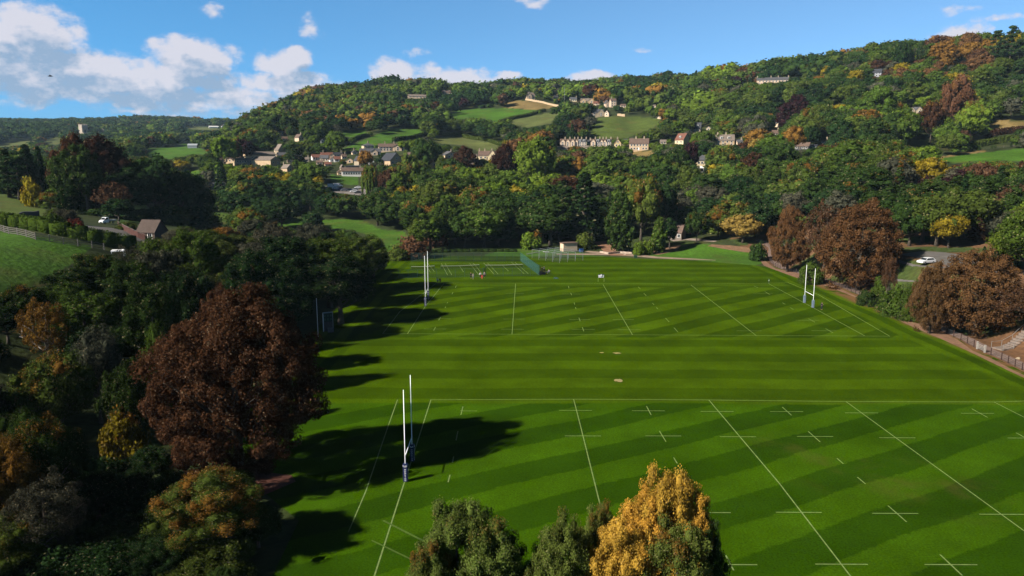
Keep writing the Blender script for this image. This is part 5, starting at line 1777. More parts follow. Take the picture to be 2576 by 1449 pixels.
# castle like folly on the far hill
P = ground(211, 340)
d_ = depth_of(P)
wpx = d_ / F
root = empty('folly_tower', P, -math.atan2(P.x, P.y) + R(30), 'pale ruined castle folly with a battlemented square tower on the far hill', 'folly')
tw, th = 15 * wpx, 24 * wpx
FOL = mat('folly_stone', (.25, .21, .17), .9, .25, .3)
mb = MB().box((0, 0, th / 2 - 1), (tw, tw, th + 2))
mb.build('wall', FOL, root)
mb = MB()
for sx in range(4):
    for sy in range(4):
        if sx in (0, 3) or sy in (0, 3):
            mb.box(((sx - 1.5) / 1.5 * tw * .42, (sy - 1.5) / 1.5 * tw * .42, th + 1.4 * wpx - .3), (tw * .16, tw * .16, 3.2 * wpx))
mb.build('battlement', FOL, root)
mb = MB()
mb.prism([(-tw * .16, 0), (tw * .16, 0), (tw * .16, th * .45), (0, th * .58), (-tw * .16, th * .45)], 'y', -tw / 2 - .25, -tw / 2 + .2)
mb.build('arch', mat('dark_opening', (.02, .02, .025), .9, 0), root)
mb = MB().box((0, -tw * .8, th * .1), (tw * 1.25, tw * .5, th * .28))
mb.build('porch', FOL, root)
for s_ in (-1, 1):
    window(root, (s_ * tw * .32, -tw / 2 - .1, th * .72), tw * .10, th * .12)
keepbox(200, 224, 312, 338, d_)
MARKS.append((211, 325, 'the ruined folly tower'))
P = ground(260, 338)
root = empty('folly_turret', P, R(20), 'slim ruined turret right of the castle folly on the far hill', 'folly')
MB().box((0, 0, 6.5 * wpx), (5 * wpx, 5 * wpx, 15 * wpx)).build('wall', FOL, root)
MB().box((-1.6 * wpx, 0, 15.0 * wpx), (1.6 * wpx, 4 * wpx, 3 * wpx)).build('battlement', FOL, root)
MB().box((0, -2.6 * wpx, 8 * wpx), (1.3 * wpx, .3, 4 * wpx)).build('window', bpy.data.materials['dark_opening'], root)
keepbox(255, 265, 319, 335, depth_of(P))

# cottage by the drive
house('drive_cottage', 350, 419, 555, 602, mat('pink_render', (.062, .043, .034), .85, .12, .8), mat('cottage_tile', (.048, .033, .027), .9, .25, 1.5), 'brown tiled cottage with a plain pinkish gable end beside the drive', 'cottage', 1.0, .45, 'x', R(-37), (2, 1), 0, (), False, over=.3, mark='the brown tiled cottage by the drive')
# hut at the cricket nets
P = ground(1425, 630)
house('nets_hut', 1409, 1452, 608, 631, STONEW, mat('felt_roof', (.085, .052, .038), .95, .3, 1), 'flat roofed pale block hut behind the cricket nets', 'hut', .5, .93, 'x', R(26), (0, 0), 0, (), False, hip=True, over=.25, mark='the pale hut by the cricket nets')
house('kiosk', 1491, 1497, 594, 606, WHITEP, ROOFG, 'small pale sentry box shed under the conifers by the yard', 'shed', 1.2, .85, 'y', R(10), (0, 0), 0, (), False, sink=.5)
# pavilion
house('pavilion', 1672, 1724, 565, 601, mat('pavilion_wall', (.12, .098, .080), .85, .12, .5), ROOFB, 'pale pavilion with a brown roof and red bargeboard half in the shade', 'pavilion', .7, .52, 'x', R(-20), (4, 1), 0, (), True, front_gables=(), mark='the pavilion')  # wall colour darkened to stand in for shade from the conifers


def wall_line(name, pts, h_, t, m, label, cat='wall', step_=3.0):
    """a masonry wall that follows the land along view points"""
    P = [ground(*q) for q in pts]
    mb = MB()
    for a, b in zip(P[:-1], P[1:]):
        k = max(1, int((b - a).length / step_))
        for i in range(k):
            p, q = a.lerp(b, i / k), a.lerp(b, (i + 1) / k)
            c = (p + q) / 2
            z0 = min(h1(p.x, p.y), h1(q.x, q.y)) - .6
            z1 = max(h1(p.x, p.y), h1(q.x, q.y)) + h_
            ang = math.atan2(q.y - p.y, q.x - p.x)
            mb.box((c.x, c.y, (z0 + z1) / 2), ((q - p).xy.length + .05, t, z1 - z0), rz=ang)
    o = mb.build(name, m)
    return tag(o, label, cat)


wall_line('stone_wall', [(1322, 252), (1345, 256), (1368, 260), (1395, 267), (1421, 270)], 2.0, .8, STONE, 'long pale stone retaining wall along the hilltop lane')
wall_line('stone_wall', [(1432, 266), (1452, 268)], 2.4, .8, STONE, 'short pale wall right of the hilltop retaining wall')
wall_line('stone_wall', [(1553, 291), (1572, 293)], 2.0, .8, STONE, 'pale garden wall right of the hillside houses')
wall_line('stone_wall', [(1650, 297), (1664, 300)], 2.0, .8, STONEW, 'bit of pale wall above the olive slope')
wall_line('garden_wall', [(52, 552), (70, 548), (98, 543)], 1.6, .4, mat('dark_wall', (.03, .026, .03), .9, .3, 1), 'dark garden wall at the top of the hedge on the left')
wall_line('rubble_wall', [(1510, 636), (1530, 640), (1560, 637), (1590, 639)], .7, .5, mat('rubble_stone', (.26, .20, .155), .95, .45, 1.2), 'low rubble stone wall along the yard by the cricket nets')

# ------------------------------------------------------------------ vehicles
def car_proto(name, estate=0.0, L_=4.4, W_=1.8, H_=1.48):
    """body profile swept across the car with a narrower glasshouse"""
    root = empty(name, (0, 0, 0))
    hw = W_ / 2
    prof = [(-L_ / 2, .32), (-L_ / 2 - .02, .62), (-L_ / 2 + .10, .82), (-L_ / 2 + 1.05, .95), (L_ / 2 - .55 + estate * .3, .98), (L_ / 2 - .05, .92), (L_ / 2, .55), (L_ / 2 - .06, .30)]
    mb = MB()
    mb.prism(prof, 'y', -hw, hw)
    body = mb.build('body', WHITEM, root, bevel=.06)
    cab = [(-L_ / 2 + 1.0, .95), (-L_ / 2 + 1.75, H_ - .04), (-L_ / 2 + 2.1, H_), (L_ / 2 - 1.25 + estate, H_ - .02), (L_ / 2 - .45 + estate * .5, .97)]
    mb = MB()
    n = len(cab)
    vs = [(x, -hw + .06 + (z - .95) * .30, z) for x, z in cab] + [(x, hw - .06 - (z - .95) * .30, z) for x, z in cab]
    mb.add(vs, [tuple(range(n)), tuple(range(2 * n - 1, n - 1, -1))] + [((i + 1) % n, i, i + n, (i + 1) % n + n) for i in range(n)])
    mb.build('cabin', WHITEM, root, bevel=.03)
    # glass: windscreen, rear window, two sides
    def glass(nm, quad):
        MB().add(quad, [(0, 1, 2, 3)]).build(nm, GLASS, root)
    y0, y1 = hw - .10, hw - .22
    glass('windscreen', [(-L_ / 2 + 1.00, -y0, 1.00), (-L_ / 2 + 1.00, y0, 1.00), (-L_ / 2 + 1.72, y1, H_ - .06), (-L_ / 2 + 1.72, -y1, H_ - .06)])
    glass('rear_window', [(L_ / 2 - .44 + estate * .5, y0, 1.02), (L_ / 2 - .44 + estate * .5, -y0, 1.02), (L_ / 2 - 1.17 + estate, -y1, H_ - .07), (L_ / 2 - 1.17 + estate, y1, H_ - .07)])
    for s_ in (-1, 1):
        ya, yb = s_ * (hw - .05), s_ * (hw - .195)
        glass('side_window', [(-L_ / 2 + 1.25, ya, 1.0), (L_ / 2 - .8 + estate * .6, ya, 1.0), (L_ / 2 - 1.35 + estate, yb, H_ - .09), (-L_ / 2 + 1.9, yb, H_ - .09)])
    for sx in (-1, 1):
        for sy in (-1, 1):
            mb = MB()
            mb.tube([(sx * L_ * .30, sy * (hw - .20), .32), (sx * L_ * .30, sy * (hw + .02), .32)], .32, 14)
            wh = mb.build('wheel', TYRE, root)
            MB().tube([(sx * L_ * .30, sy * (hw + .02), .32), (sx * L_ * .30, sy * (hw + .04), .32)], .19, 10).build('rim', STEELG, wh)
    for sy in (-1, 1):
        MB().box((-L_ / 2 + .02, sy * hw * .68, .68), (.12, .36, .16)).build('headlight', mat('lamp_glass', (.6, .6, .6), .2, 0) if 'lamp_glass' not in bpy.data.materials else bpy.data.materials['lamp_glass'], root)
        MB().box((L_ / 2 - .01, sy * hw * .72, .78), (.08, .26, .18)).build('tail_light', mat('red_lamp', (.30, .01, .01), .3, 0) if 'red_lamp' not in bpy.data.materials else bpy.data.materials['red_lamp'], root)
    return root


def van_proto(name):
    root = empty(name, (0, 0, 0))
    prof = [(-2.75, .35), (-2.78, .75), (-2.55, 1.15), (-1.75, 1.40), (-1.05, 2.25), (-.7, 2.42), (2.7, 2.42), (2.75, 2.30), (2.75, .35)]
    MB().prism(prof, 'y', -1.0, 1.0).build('body', WHITEM, root, bevel=.06)
    MB().add([(-1.78, -.85, 1.44), (-1.78, .85, 1.44), (-1.10, .80, 2.22), (-1.10, -.80, 2.22)], [(0, 1, 2, 3)]).build('windscreen', GLASS, root).location = (-.03, 0, .03)
    for s_ in (-1, 1):
        MB().add([(-1.5, s_ * 1.01, 1.45), (-.55, s_ * 1.01, 1.45), (-.55, s_ * 1.01, 2.1), (-1.0, s_ * 1.01, 2.1)], [(0, 1, 2, 3)]).build('side_window', GLASS, root)
    for sx in (-1.75, 1.75):
        for sy in (-1, 1):
            wh = MB().tube([(sx, sy * .80, .36), (sx, sy * 1.02, .36)], .36, 14).build('wheel', TYRE, root)
            MB().tube([(sx, sy * 1.02, .36), (sx, sy * 1.04, .36)], .2, 10).build('rim', STEELG, wh)
    for sy in (-1, 1):
        MB().box((-2.70, sy * .72, .95), (.14, .34, .24)).build('headlight', bpy.data.materials.get('lamp_glass') or mat('lamp_glass', (.6, .6, .6), .2, 0), root)
    return root


def recolour(root, m):
    for ch in root.children:
        if ch.name.split('.')[0] in ('body', 'cabin'):
            ch.material_slots[0].link = 'OBJECT'
            ch.material_slots[0].material = m


PAINTS = {'white': mat('white_car_paint', (.62, .63, .65), .3, 0, spec=.5), 'silver': mat('silver_car_paint', (.30, .31, .33), .3, 0, metal=.5), 'blue': mat('blue_car_paint', (.02, .045, .16), .3, 0, spec=.5),
          'dark': mat('dark_car_paint', (.02, .022, .03), .3, 0, spec=.5), 'red': mat('red_car_paint', (.20, .015, .012), .3, 0, spec=.5)}
car0 = car_proto('car')
est0 = car_proto('estate_car', .45, 4.6, 1.84, 1.5)
van0 = van_proto('van')
VG = 'vehicles in the village car park'


def put(proto_, px_, py_, heading, paint, label, cat, group=None, first=[None]):
    o = copy_tree(proto_)
    p = ground(px_, py_)
    o.location = p + Vector((0, 0, .14))
    o.rotation_euler.z = heading
    tag(o, label, cat, group)
    recolour(o, PAINTS[paint])
    return o


put(van0, 835, 472.5, R(195), 'white', 'white van at the left end of the village car park row', 'van', VG)
put(van0, 851, 471, R(200), 'white', 'taller white van in the middle of the village car park row', 'van', VG)
put(car0, 843, 476, R(205), 'white', 'white car between the two white vans of the car park', 'car', VG)
put(car0, 857, 478.5, R(205), 'blue', 'blue car parked in front of the taller white van', 'car', VG)
put(est0, 866, 481.5, R(205), 'silver', 'silver blue car at the near end of the left car park row', 'car', VG)
put(est0, 893, 479, R(20), 'silver', 'silver car at the back of the right car park row', 'car', VG)
put(car0, 901, 474.5, R(20), 'white', 'small white car behind the right row beside the willow', 'car', VG)
put(est0, 890, 484, R(20), 'white', 'white car in the middle of the right car park row', 'car', VG)
put(est0, 900, 487, R(20), 'dark', 'dark blue car with a pale roof at the front of the right car park row', 'car', VG)
put(car0, 875, 409, R(30), 'white', 'white car parked among the village cottages', 'car')
keepbox(826, 876, 466, 486, depth_of(ground(850, 474)) - 2)
keepbox(880, 912, 470, 492, depth_of(ground(893, 480)) - 2)
MARKS.append((850, 474, 'the white vans'))
put(est0, 2330, 664, R(20), 'white', 'white estate car in the upper car park behind the large brown chestnut', 'car')
keepbox(2308, 2342, 650, 668, 175)
keepbox(2350, 2428, 545, 622, 208)
keepbox(2432, 2478, 552, 610, 214)
keepbox(2275, 2335, 632, 655, 195)
put(est0, 2478, 691, R(170), 'silver', 'silver car seen through the orange brown chestnut', 'car')
put(car0, 2525, 679, R(170), 'red', 'red and silver car seen through the top of the orange brown chestnut', 'car')
for pr_ in (car0, est0, van0):
    def _rm(o):
        for c in list(o.children):
            _rm(c)
        bpy.data.objects.remove(o)
    _rm(pr_)

# pickup with a drop side bed on the drive
p = ground(271, 563)
root = empty('pickup_truck', p + Vector((0, 0, .14)), R(69), 'white drop side pickup truck parked at the top of the drive', 'pickup truck')
prof = [(-2.85, .45), (-2.88, .85), (-2.62, 1.2), (-1.95, 1.45), (-1.40, 2.22), (-1.1, 2.32), (-.35, 2.32), (-.2, 2.2), (-.2, .45)]
root.scale = (.86,) * 3
MB().prism(prof, 'y', -.98, .98).build('cab', PAINTS['white'], root, bevel=.05)
MB().add([(-2.02, -.85, 1.47), (-2.02, .85, 1.47), (-1.47, .80, 2.2), (-1.47, -.80, 2.2)], [(0, 1, 2, 3)]).build('windscreen', GLASS, root)
for s_ in (-1, 1):
    MB().add([(-1.75, s_ * .995, 1.48), (-.5, s_ * .995, 1.48), (-.5, s_ * .995, 2.1), (-1.33, s_ * .995, 2.1)], [(0, 1, 2, 3)]).build('side_window', GLASS, root)
    MB().box((-2.82, s_ * .72, .98), (.12, .36, .24)).build('headlight', bpy.data.materials['lamp_glass'], root)
    MB().box((-1.9, s_ * 1.12, 1.55), (.12, .22, .34)).build('mirror', TYRE, root)
MB().box((-2.9, 0, .70), (.08, 1.1, .3)).build('grille', TYRE, root)
mb = MB().box((1.45, 0, .86), (3.1, 2.0, .1))
mb.box((1.45, -1.0, 1.1), (3.1, .05, .42)).box((1.45, 1.0, 1.1), (3.1, .05, .42)).box((2.98, 0, 1.1), (.05, 1.95, .42))
mb.build('load_bed', PAINTS['silver'], root)
mb = MB()
for y_ in (-.9, -.3, .3, .9):
    mb.bar((-.1, y_, .9), (-.1, y_, 2.3), .05)
mb.bar((-.1, -.92, 2.3), (-.1, .92, 2.3), .06)
mb.build('rear_rack', TYRE, root)
for sx in (-1.9, 1.6):
    for sy in (-1, 1):
        wh = MB().tube([(sx, sy * .76, .36), (sx, sy * .99, .36)], .36, 14).build('wheel', TYRE, root)
        MB().tube([(sx, sy * .99, .36), (sx, sy * 1.01, .36)], .2, 10).build('rim', STEELG, wh)
keepbox(252, 288, 540, 570, depth_of(p) - 5)
MARKS.append((268, 556, 'the white pickup truck'))

# mower by the pavilion, dark utility vehicle
p = ground(1733, 592)
root = empty('ride_on_mower', p + Vector((0, 0, .1)), R(160), 'red ride on mower parked at the right of the pavilion', 'mower')
MB().box((-.5, 0, .75), (1.0, .8, .5)).build('bonnet', PAINTS['red'], root, bevel=.08)
MB().box((.5, 0, .55), (1.0, 1.0, .25)).build('deck', PAINTS['red'], root, bevel=.05)
mb = MB().box((.55, 0, .8), (.5, .55, .14)).box((.78, 0, 1.1), (.12, .55, .55))
mb.build('seat', TYRE, root, bevel=.03)
for sx, r_ in ((-.7, .26), (.7, .36)):
    for sy in (-1, 1):
        MB().tube([(sx, sy * .35, r_), (sx, sy * .58, r_)], r_, 12).build('wheel', TYRE, root)
MB().tube([(-.05, 0, .9), (.12, 0, 1.25)], .03, 6).build('steering_column', TYRE, root)
p = ground(1700, 602)
root = empty('utility_vehicle', p + Vector((0, 0, .1)), R(80), 'dark open utility buggy standing in front of the pavilion', 'buggy')
MB().prism([(-1.4, .4), (-1.4, .85), (-.7, 1.05), (-.5, .7), (1.4, .7), (1.4, .4)], 'y', -.7, .7).build('body', PAINTS['dark'], root, bevel=.05)
mb = MB()
for sx in (-.6, .55):
    for sy in (-.66, .66):
        mb.bar((sx, sy, .7), (sx * .9, sy, 1.95), .06)
mb.box((0, 0, 1.98), (1.5, 1.45, .08))
mb.build('canopy_frame', PAINTS['dark'], root)
MB().box((.2, 0, .9), (.5, 1.2, .4)).build('seat', TYRE, root, bevel=.04)
for sx in (-.95, .95):
    for sy in (-1, 1):
        MB().tube([(sx, sy * .5, .32), (sx, sy * .75, .32)], .32, 12).build('wheel', TYRE, root)

# white gazebo roof by the trees under the hedge
p = ground(298, 640)
root = empty('gazebo', p, R(20), 'white flat topped gazebo showing over the trees at the end of the rail fence', 'gazebo')
zt = z_at(629, 298, p) - p.z
mb = MB().box((0, 0, zt), (2.6, 2.2, .1)).box((0, -1.1, zt - .1), (2.6, .06, .24)).box((0, 1.1, zt - .1), (2.6, .06, .24))
mb.build('canopy', WHITEM, root)
for sx in (-1, 1):
    for sy in (-1, 1):
        MB().bar((sx * 1.2, sy * 1.0, -.5), (sx * 1.2, sy * 1.0, zt - .06), .09).build('post', WHITEM, root)
keepbox(285, 312, 624, 634, depth_of(p))
KEEP.append(([(-60, 560), (0, 560), (262, 612), (300, 628), (225, 632), (182, 662), (60, 722), (-60, 740)], 190))
KEEP.append(([(215, 545), (300, 545), (420, 556), (420, 590), (330, 600), (215, 576)], 215))
keepbox(795, 805, 750, 855, 126)
keepbox(812, 840, 788, 836, 126)
KEEP.append(([(-40, 820), (60, 825), (60, 850), (-40, 850)], 90))
# ------------------------------------------------------------------ goal posts
def text_mesh(s, size):
    cu = bpy.data.curves.new('lettering', 'FONT')
    cu.body = s
    cu.size = size
    cu.align_x = 'CENTER'
    cu.align_y = 'CENTER'
    cu.extrude = .004
    ob = bpy.data.objects.new('lettering', cu)
    COL.objects.link(ob)
    dg = bpy.context.evaluated_depsgraph_get()
    me = bpy.data.meshes.new_from_object(ob.evaluated_get(dg))
    bpy.data.objects.remove(ob)
    return me


LETTERS = {}


def lettering(parent, chars, size, pos, gap, rz, m):
    """upright letters one under the other"""
    for i, ch in enumerate(chars):
        if ch not in LETTERS:
            LETTERS[ch] = text_mesh(ch, size)
            LETTERS[ch].materials.append(m)
        o = bpy.data.objects.new('letter', LETTERS[ch])
        COL.objects.link(o)
        o.parent = parent
        o.location = (pos[0], pos[1], pos[2] - i * gap)
        o.rotation_euler = (R(90), 0, rz)


LETW = mat('pad_lettering', (.55, .56, .60), .6, 0)


def goal(pa, pb, top, padm, label, letters=False, padh=2.1):
    """rugby posts: feet at pa and pb, a bar at three metres"""
    c = (pa + pb) / 2
    d = (pb - pa)
    ang = math.atan2(d.y, d.x)
    root = empty('rugby_goal', c, ang, label, 'rugby posts', 'rugby goals')
    hw = d.length / 2
    for s_ in (-1, 1):
        mb = MB().tube([(s_ * hw, 0, 0), (s_ * hw, 0, 3.2), (s_ * hw, 0, top)], [.055, .050, .040], 10)
        mb.build('post', WHITEM, root, smooth=True)
        mb = MB().box((s_ * hw, 0, padh / 2 + .04), (.52, .52, padh))
        pad = mb.build('post_pad', padm, root, bevel=.07)
        if letters:
            for rz, ox, oy in ((-ang, *(Matrix.Rotation(-ang, 2) @ Vector((0, -.275)))), (-ang - math.pi / 2, *(Matrix.Rotation(-ang, 2) @ Vector((-.275, 0))))):
                # letters stand on the faces of the pad
                pass
            for (ox, oy, rz) in ((0, -.268, 0), (.268, 0, math.pi / 2), (-.268, 0, -math.pi / 2), (0, .268, math.pi)):
                lettering(pad, 'MONKTON', .25, (s_ * hw + ox, oy, 1.50), .215, rz, LETW)
                # emblem above the word: a V shaped crest with two bars
                mb = MB()
                q = Matrix.Rotation(rz, 3, 'Z')
                for a_, b_ in (((-.12, 2.0), (0, 1.78)), ((.12, 2.0), (0, 1.78)), ((-.14, 1.80), (-.14, 2.0)), ((.14, 1.80), (.14, 2.0))):
                    A = q @ Vector((a_[0], 0, a_[1]))
                    B_ = q @ Vector((b_[0], 0, b_[1]))
                    mb.bar(A + Vector((s_ * hw + ox, oy, 0)), B_ + Vector((s_ * hw + ox, oy, 0)), .035)
                mb.build('emblem', LETW, pad)
    MB().tube([(-hw, 0, 3.0), (hw, 0, 3.0)], .055, 8).build('crossbar', WHITEM, root, smooth=True)
    return root


p8b = lambda zx, zy: flat((1280 + zx * .4969) * .6708, (1440 + zy * .4969) * .6708)
goal(p8b(486, 735), p8b(536, 582), 10.7, NAVY, 'white rugby posts with navy lettered pads at the left of the near pitch', True)
q1, q2 = flat(1070.5, 770.5), flat(1077.5, 753)
goal(q1, q2, 12.4, NAVY, 'white rugby posts with navy pads in tree shadow beside the far pitch', True, 2.2)
q1, q2 = flat(2018, 762), flat(2045, 774)
goal(pr6(918, 837), pr6(982, 874), 9.6, GREYPAD, 'white rugby posts with grey blue pads at the right end of the far pitch', False, 1.9)
MARKS += [(1028, 1090, 'the near rugby posts'), (1072, 710, 'the left far rugby posts'), (2035, 712, 'the right far rugby posts')]
p = flat(800.5, 851)
tag(MB().tube([(p.x, p.y, 0), (p.x, p.y, 8.2)], [.07, .05], 9).build('white_post', WHITEM, smooth=True), 'lone tall white post standing by the dark trees left of the scoreboard', 'post')

# scoreboard in the shade
p = flat(826, 833)
root = empty('scoreboard', p, R(28), 'tall dark scoreboard with a pale frame in the tree shade', 'scoreboard')
MB().box((0, 0, 1.0), (1.9, .25, 1.9)).build('base', mat('scoreboard_boards', (.05, .043, .045), .8, .2, 2), root)
MB().box((0, 0, 2.95), (1.9, .2, 1.9)).build('number_panel', mat('scoreboard_green', (.008, .022, .016), .6, .1), root)
mb = MB()
for i, x_ in enumerate((-.62, 0, .62)):
    for z_ in (2.55, 3.3):
        mb.box((x_, -.115, z_), (.34, .03, .45))
mb.build('number_plate', mat('scoreboard_plate', (.03, .075, .05), .6, .1), root)
MB().box((0, -.02, 3.98), (2.1, .34, .16)).build('top_rail', mat('pale_blue_trim', (.20, .27, .33), .5, .1), root)
MB().box((-1.0, -.02, 1.95), (.12, .3, 3.9)).build('side_post', WHITEM, root)
MB().box((1.0, -.02, 1.95), (.12, .3, 3.9)).build('side_post', STEELG, root)
p = flat(829, 834)
tag(MB().box((p.x + .4, p.y - .5, .42), (1.1, .7, .84), R(28)).box((p.x + .4, p.y - .5, .87), (1.2, .8, .08), R(28)).build('storage_box', mat('box_paint', (.10, .10, .10), .7, .15), bevel=.01), 'small pale box at the foot of the scoreboard', 'box')

# small sign board by the halfway line of the far pitch
p = flat(1512, 709)
root = empty('score_sign', p, 0, 'small dark green score sign on two thin legs beyond the far pitch', 'sign')
MB().box((0, 0, 1.75), (1.75, .07, 1.05)).build('board', mat('sign_green', (.006, .020, .022), .6, .1), root)
SW = mat('sign_white', (.62, .60, .66), .6, 0)
mb = MB().box((-.30, -.045, 1.86), (.98, .02, .24)).box((-.34, -.045, 1.45), (.88, .02, .24))
mb.build('name_plate', SW, root)
mb = MB().box((-.0, -.045, 2.12), (.22, .02, .22))
mb.build('crest', SW, root)
# figure block on the right: open 3-like shape
mb = MB().box((.56, -.045, 1.96), (.42, .02, .12)).box((.70, -.045, 1.66), (.13, .02, .5)).box((.52, -.045, 1.62), (.24, .02, .10)).box((.54, -.045, 1.38), (.44, .02, .16))
mb.build('figure', mat('sign_figure', (.42, .46, .42), .6, 0), root)
for s_ in (-1, 1):
    MB().tube([(s_ * .86, .02, 0), (s_ * .86, .02, 2.2)], .035, 6).build('leg', mat('sign_leg', (.16, .22, .07), .6, 0) if s_ < 0 else bpy.data.materials['sign_leg'], root)
MARKS.append((1512, 700, 'the small score sign'))

# corner flag, bag on the grass, stump lamp
p = flat(1934, 714)
root = empty('corner_flag', p, 0, 'white corner flag at the far right corner of the far pitch', 'flag')
MB().tube([(0, 0, 0), (0, 0, 1.5)], .02, 6).build('pole', mat('blue_grey_pole', (.10, .14, .2), .5, 0), root)
MB().add([(0, 0, 1.5), (.12, .06, .8), (0, .02, .75), (0, 0, 1.5), (-.14, -.03, .85)], [(0, 1, 2), (3, 4, 2)]).build('flag', WHITEM, root)
p = flat(1399, 701)
mb = MB()
bm = bmesh.new()
bmesh.ops.create_icosphere(bm, subdivisions=3, radius=1)
for v in bm.verts:
    k = .82 + .22 * math.sin(v.co.x * 4 + 1) * math.cos(v.co.y * 5)
    v.co = Vector((v.co.x * .95 * k, v.co.y * .5 * k, max(v.co.z, -.2) * .38 * k + .08))
me = bpy.data.meshes.new('kit_bag')
bm.to_mesh(me)
bm.free()
me.materials.append(mat('dark_teal_cloth', (.008, .030, .030), .8, .2))
o = bpy.data.objects.new('kit_bag', me)
COL.objects.link(o)
o.location = p
o.rotation_euler.z = R(-25)
tag(o, 'dark teal kit bag lying on the grass right of the tennis courts', 'bag')

# ------------------------------------------------------------------ tennis courts
def mesh_material(name, c, a):
    """woven netting: see-through between the threads"""
    m = bpy.data.materials.new(name)
    m.use_nodes = True
    nt_ = m.node_tree
    nt_.nodes.clear()
    out = N(nt_, 'ShaderNodeOutputMaterial')
    t = N(nt_, 'ShaderNodeBsdfTransparent')
    d = N(nt_, 'ShaderNodeBsdfDiffuse')
    d.inputs[0].default_value = tuple(c) + (1,)
    mx = N(nt_, 'ShaderNodeMixShader')
    mx.inputs[0].default_value = a
    nt_.links.new(t.outputs[0], mx.inputs[1])
    nt_.links.new(d.outputs[0], mx.inputs[2])
    nt_.links.new(mx.outputs[0], out.inputs[0])
    return m


NETG = mesh_material('court_fence_mesh', (.030, .085, .075), .46)
NETF = mesh_material('court_front_mesh', (.022, .060, .040), .16)
NETD = mesh_material('court_fence_mesh_dark', (.012, .022, .022), .42)
NETB = mesh_material('tennis_net_mesh', (.012, .016, .014), .45)
NETC = mesh_material('cricket_net_mesh', (.05, .055, .06), .10)
zf = lambda zx, zy: flat((1480 + zx * .24845) * .6708, (860 + zy * .24845) * .6708)


def fence_run(name, A, B, h_, n, netm, label, rail=True, postm=GREENM, r=.045):
    root = empty(name, (A + B) / 2, math.atan2((B - A).y, (B - A).x), label, 'fence')
    Lh = (B - A).length / 2
    for i in range(n + 1):
        x_ = -Lh + 2 * Lh * i / n
        MB().tube([(x_, 0, -.2), (x_, 0, h_ + .05)], r, 6).build('post', postm, root)
    MB().add([(-Lh, 0.0, .05), (Lh, 0.0, .05), (Lh, 0.0, h_), (-Lh, 0.0, h_)], [(0, 1, 2, 3)]).build('mesh_panel', netm, root)
    if rail:
        mb = MB()
        for z_ in (.1, h_):
            mb.tube([(-Lh, 0, z_), (Lh, 0, z_)], .03, 5)
        mb.build('rail', postm, root)
    return root


fA = zf(2183, 697)
fB = zf(1900, 480)
fence_run('court_fence', fA, fB, 3.0, 9, NETG, 'bright green mesh fence down the right side of the tennis courts')
fence_run('court_fence', fB, zf(250, 482), 2.9, 14, NETD, 'dark tall mesh fence along the back of the tennis courts')
fence_run('court_fence', zf(1500, 710), fA, 2.6, 5, NETF, 'green mesh fence on the near side of the right hand tennis court')
fence_run('court_fence', zf(1340, 716), zf(60, 738), 2.6, 9, NETF, 'green mesh fence on the near side of the left hand tennis courts')
gA, gB = zf(1340, 716), zf(1500, 710)
root = empty('court_gate', gA, R(60), 'open green gate of the tennis courts standing beside the people', 'gate')
MB().tube([(0, 0, 0), (0, 0, 2.9)], .07, 6).build('post', GREENM, root)
MB().tube([(1.5, 0, .1), (1.5, 0, 2.7)], .05, 6).build('frame', GREENM, root)
MB().add([(0, 0, .1), (1.5, 0, .1), (1.5, 0, 2.7), (0, 0, 2.7)], [(0, 1, 2, 3)]).build('mesh_panel', NETG, root)
MARKS += [(1230, 670, 'the tennis courts')]
# low bank and hedge line behind the courts
for (a, b, nm) in [((690, 610), (1265, 565), 'right hand'), ]:
    pass
CL = mat('court_line_paint', (.16, .20, .07), .9, .25, 2)
m = MB()
for a, b in [((705, 517), (800, 693)), ((763, 517), (862, 690)), ((1132, 512), (1268, 685)), ((1187, 510), (1325, 680)), ((1343, 507), (1502, 680)), ((1400, 505), (1560, 675)), ((1762, 497), (1955, 672)), ((1817, 497), (2015, 670)),
             ((978, 553), (1040, 645)), ((1627, 545), (1718, 632)), ((505, 520), (600, 640)), ((450, 520), (540, 648))]:
    stroke(m, [zf(*a), zf(*b)], .12, .03)
for a, b in [((705, 517), (1187, 510)), ((1343, 507), (1817, 497)), ((800, 693), (1325, 682)), ((1502, 680), (2015, 671)), ((830, 540), (1160, 535))]:
    stroke(m, [zf(*a), zf(*b)], .09, .038)
tag(m.build('tennis_court_marking', mat('court_line_faint', (.085, .115, .03), .9, .3, 2) if False else CL), kind='structure')


def tennis_net(a, b, label):
    A, B = zf(*a), zf(*b)
    root = empty('tennis_net', (A + B) / 2, math.atan2((B - A).y, (B - A).x), label, 'tennis net', 'tennis nets')
    Lh = (B - A).length / 2
    for s_ in (-1, 1):
        MB().tube([(s_ * Lh, 0, 0), (s_ * Lh, 0, 1.15)], .05, 6).build('post', GREENM, root)
    n = 10
    mb, mt = MB(), MB()
    for i in range(n):
        x0, x1 = -Lh + 2 * Lh * i / n, -Lh + 2 * Lh * (i + 1) / n
        z0, z1 = [.94 + .13 * abs(x_ / Lh) ** 1.5 for x_ in (x0, x1)]
        mb.add([(x0, 0, .03), (x1, 0, .03), (x1, 0, z1 - .06), (x0, 0, z0 - .06)], [(0, 1, 2, 3)])
        mt.bar((x0, 0, z0), (x1, 0, z1), .05, .13)
    mb.build('net', NETB, root)
    mt.build('tape', bpy.data.materials.get('net_tape') or mat('net_tape', (.26, .28, .22), .8, .1), root)


tennis_net((1368, 588), (1938, 575), 'tennis net of the right hand court')
tennis_net((694, 602), (1278, 582), 'tennis net of the middle court')
tennis_net((250, 610), (604, 600), 'tennis net of the left court in the tree shadow')

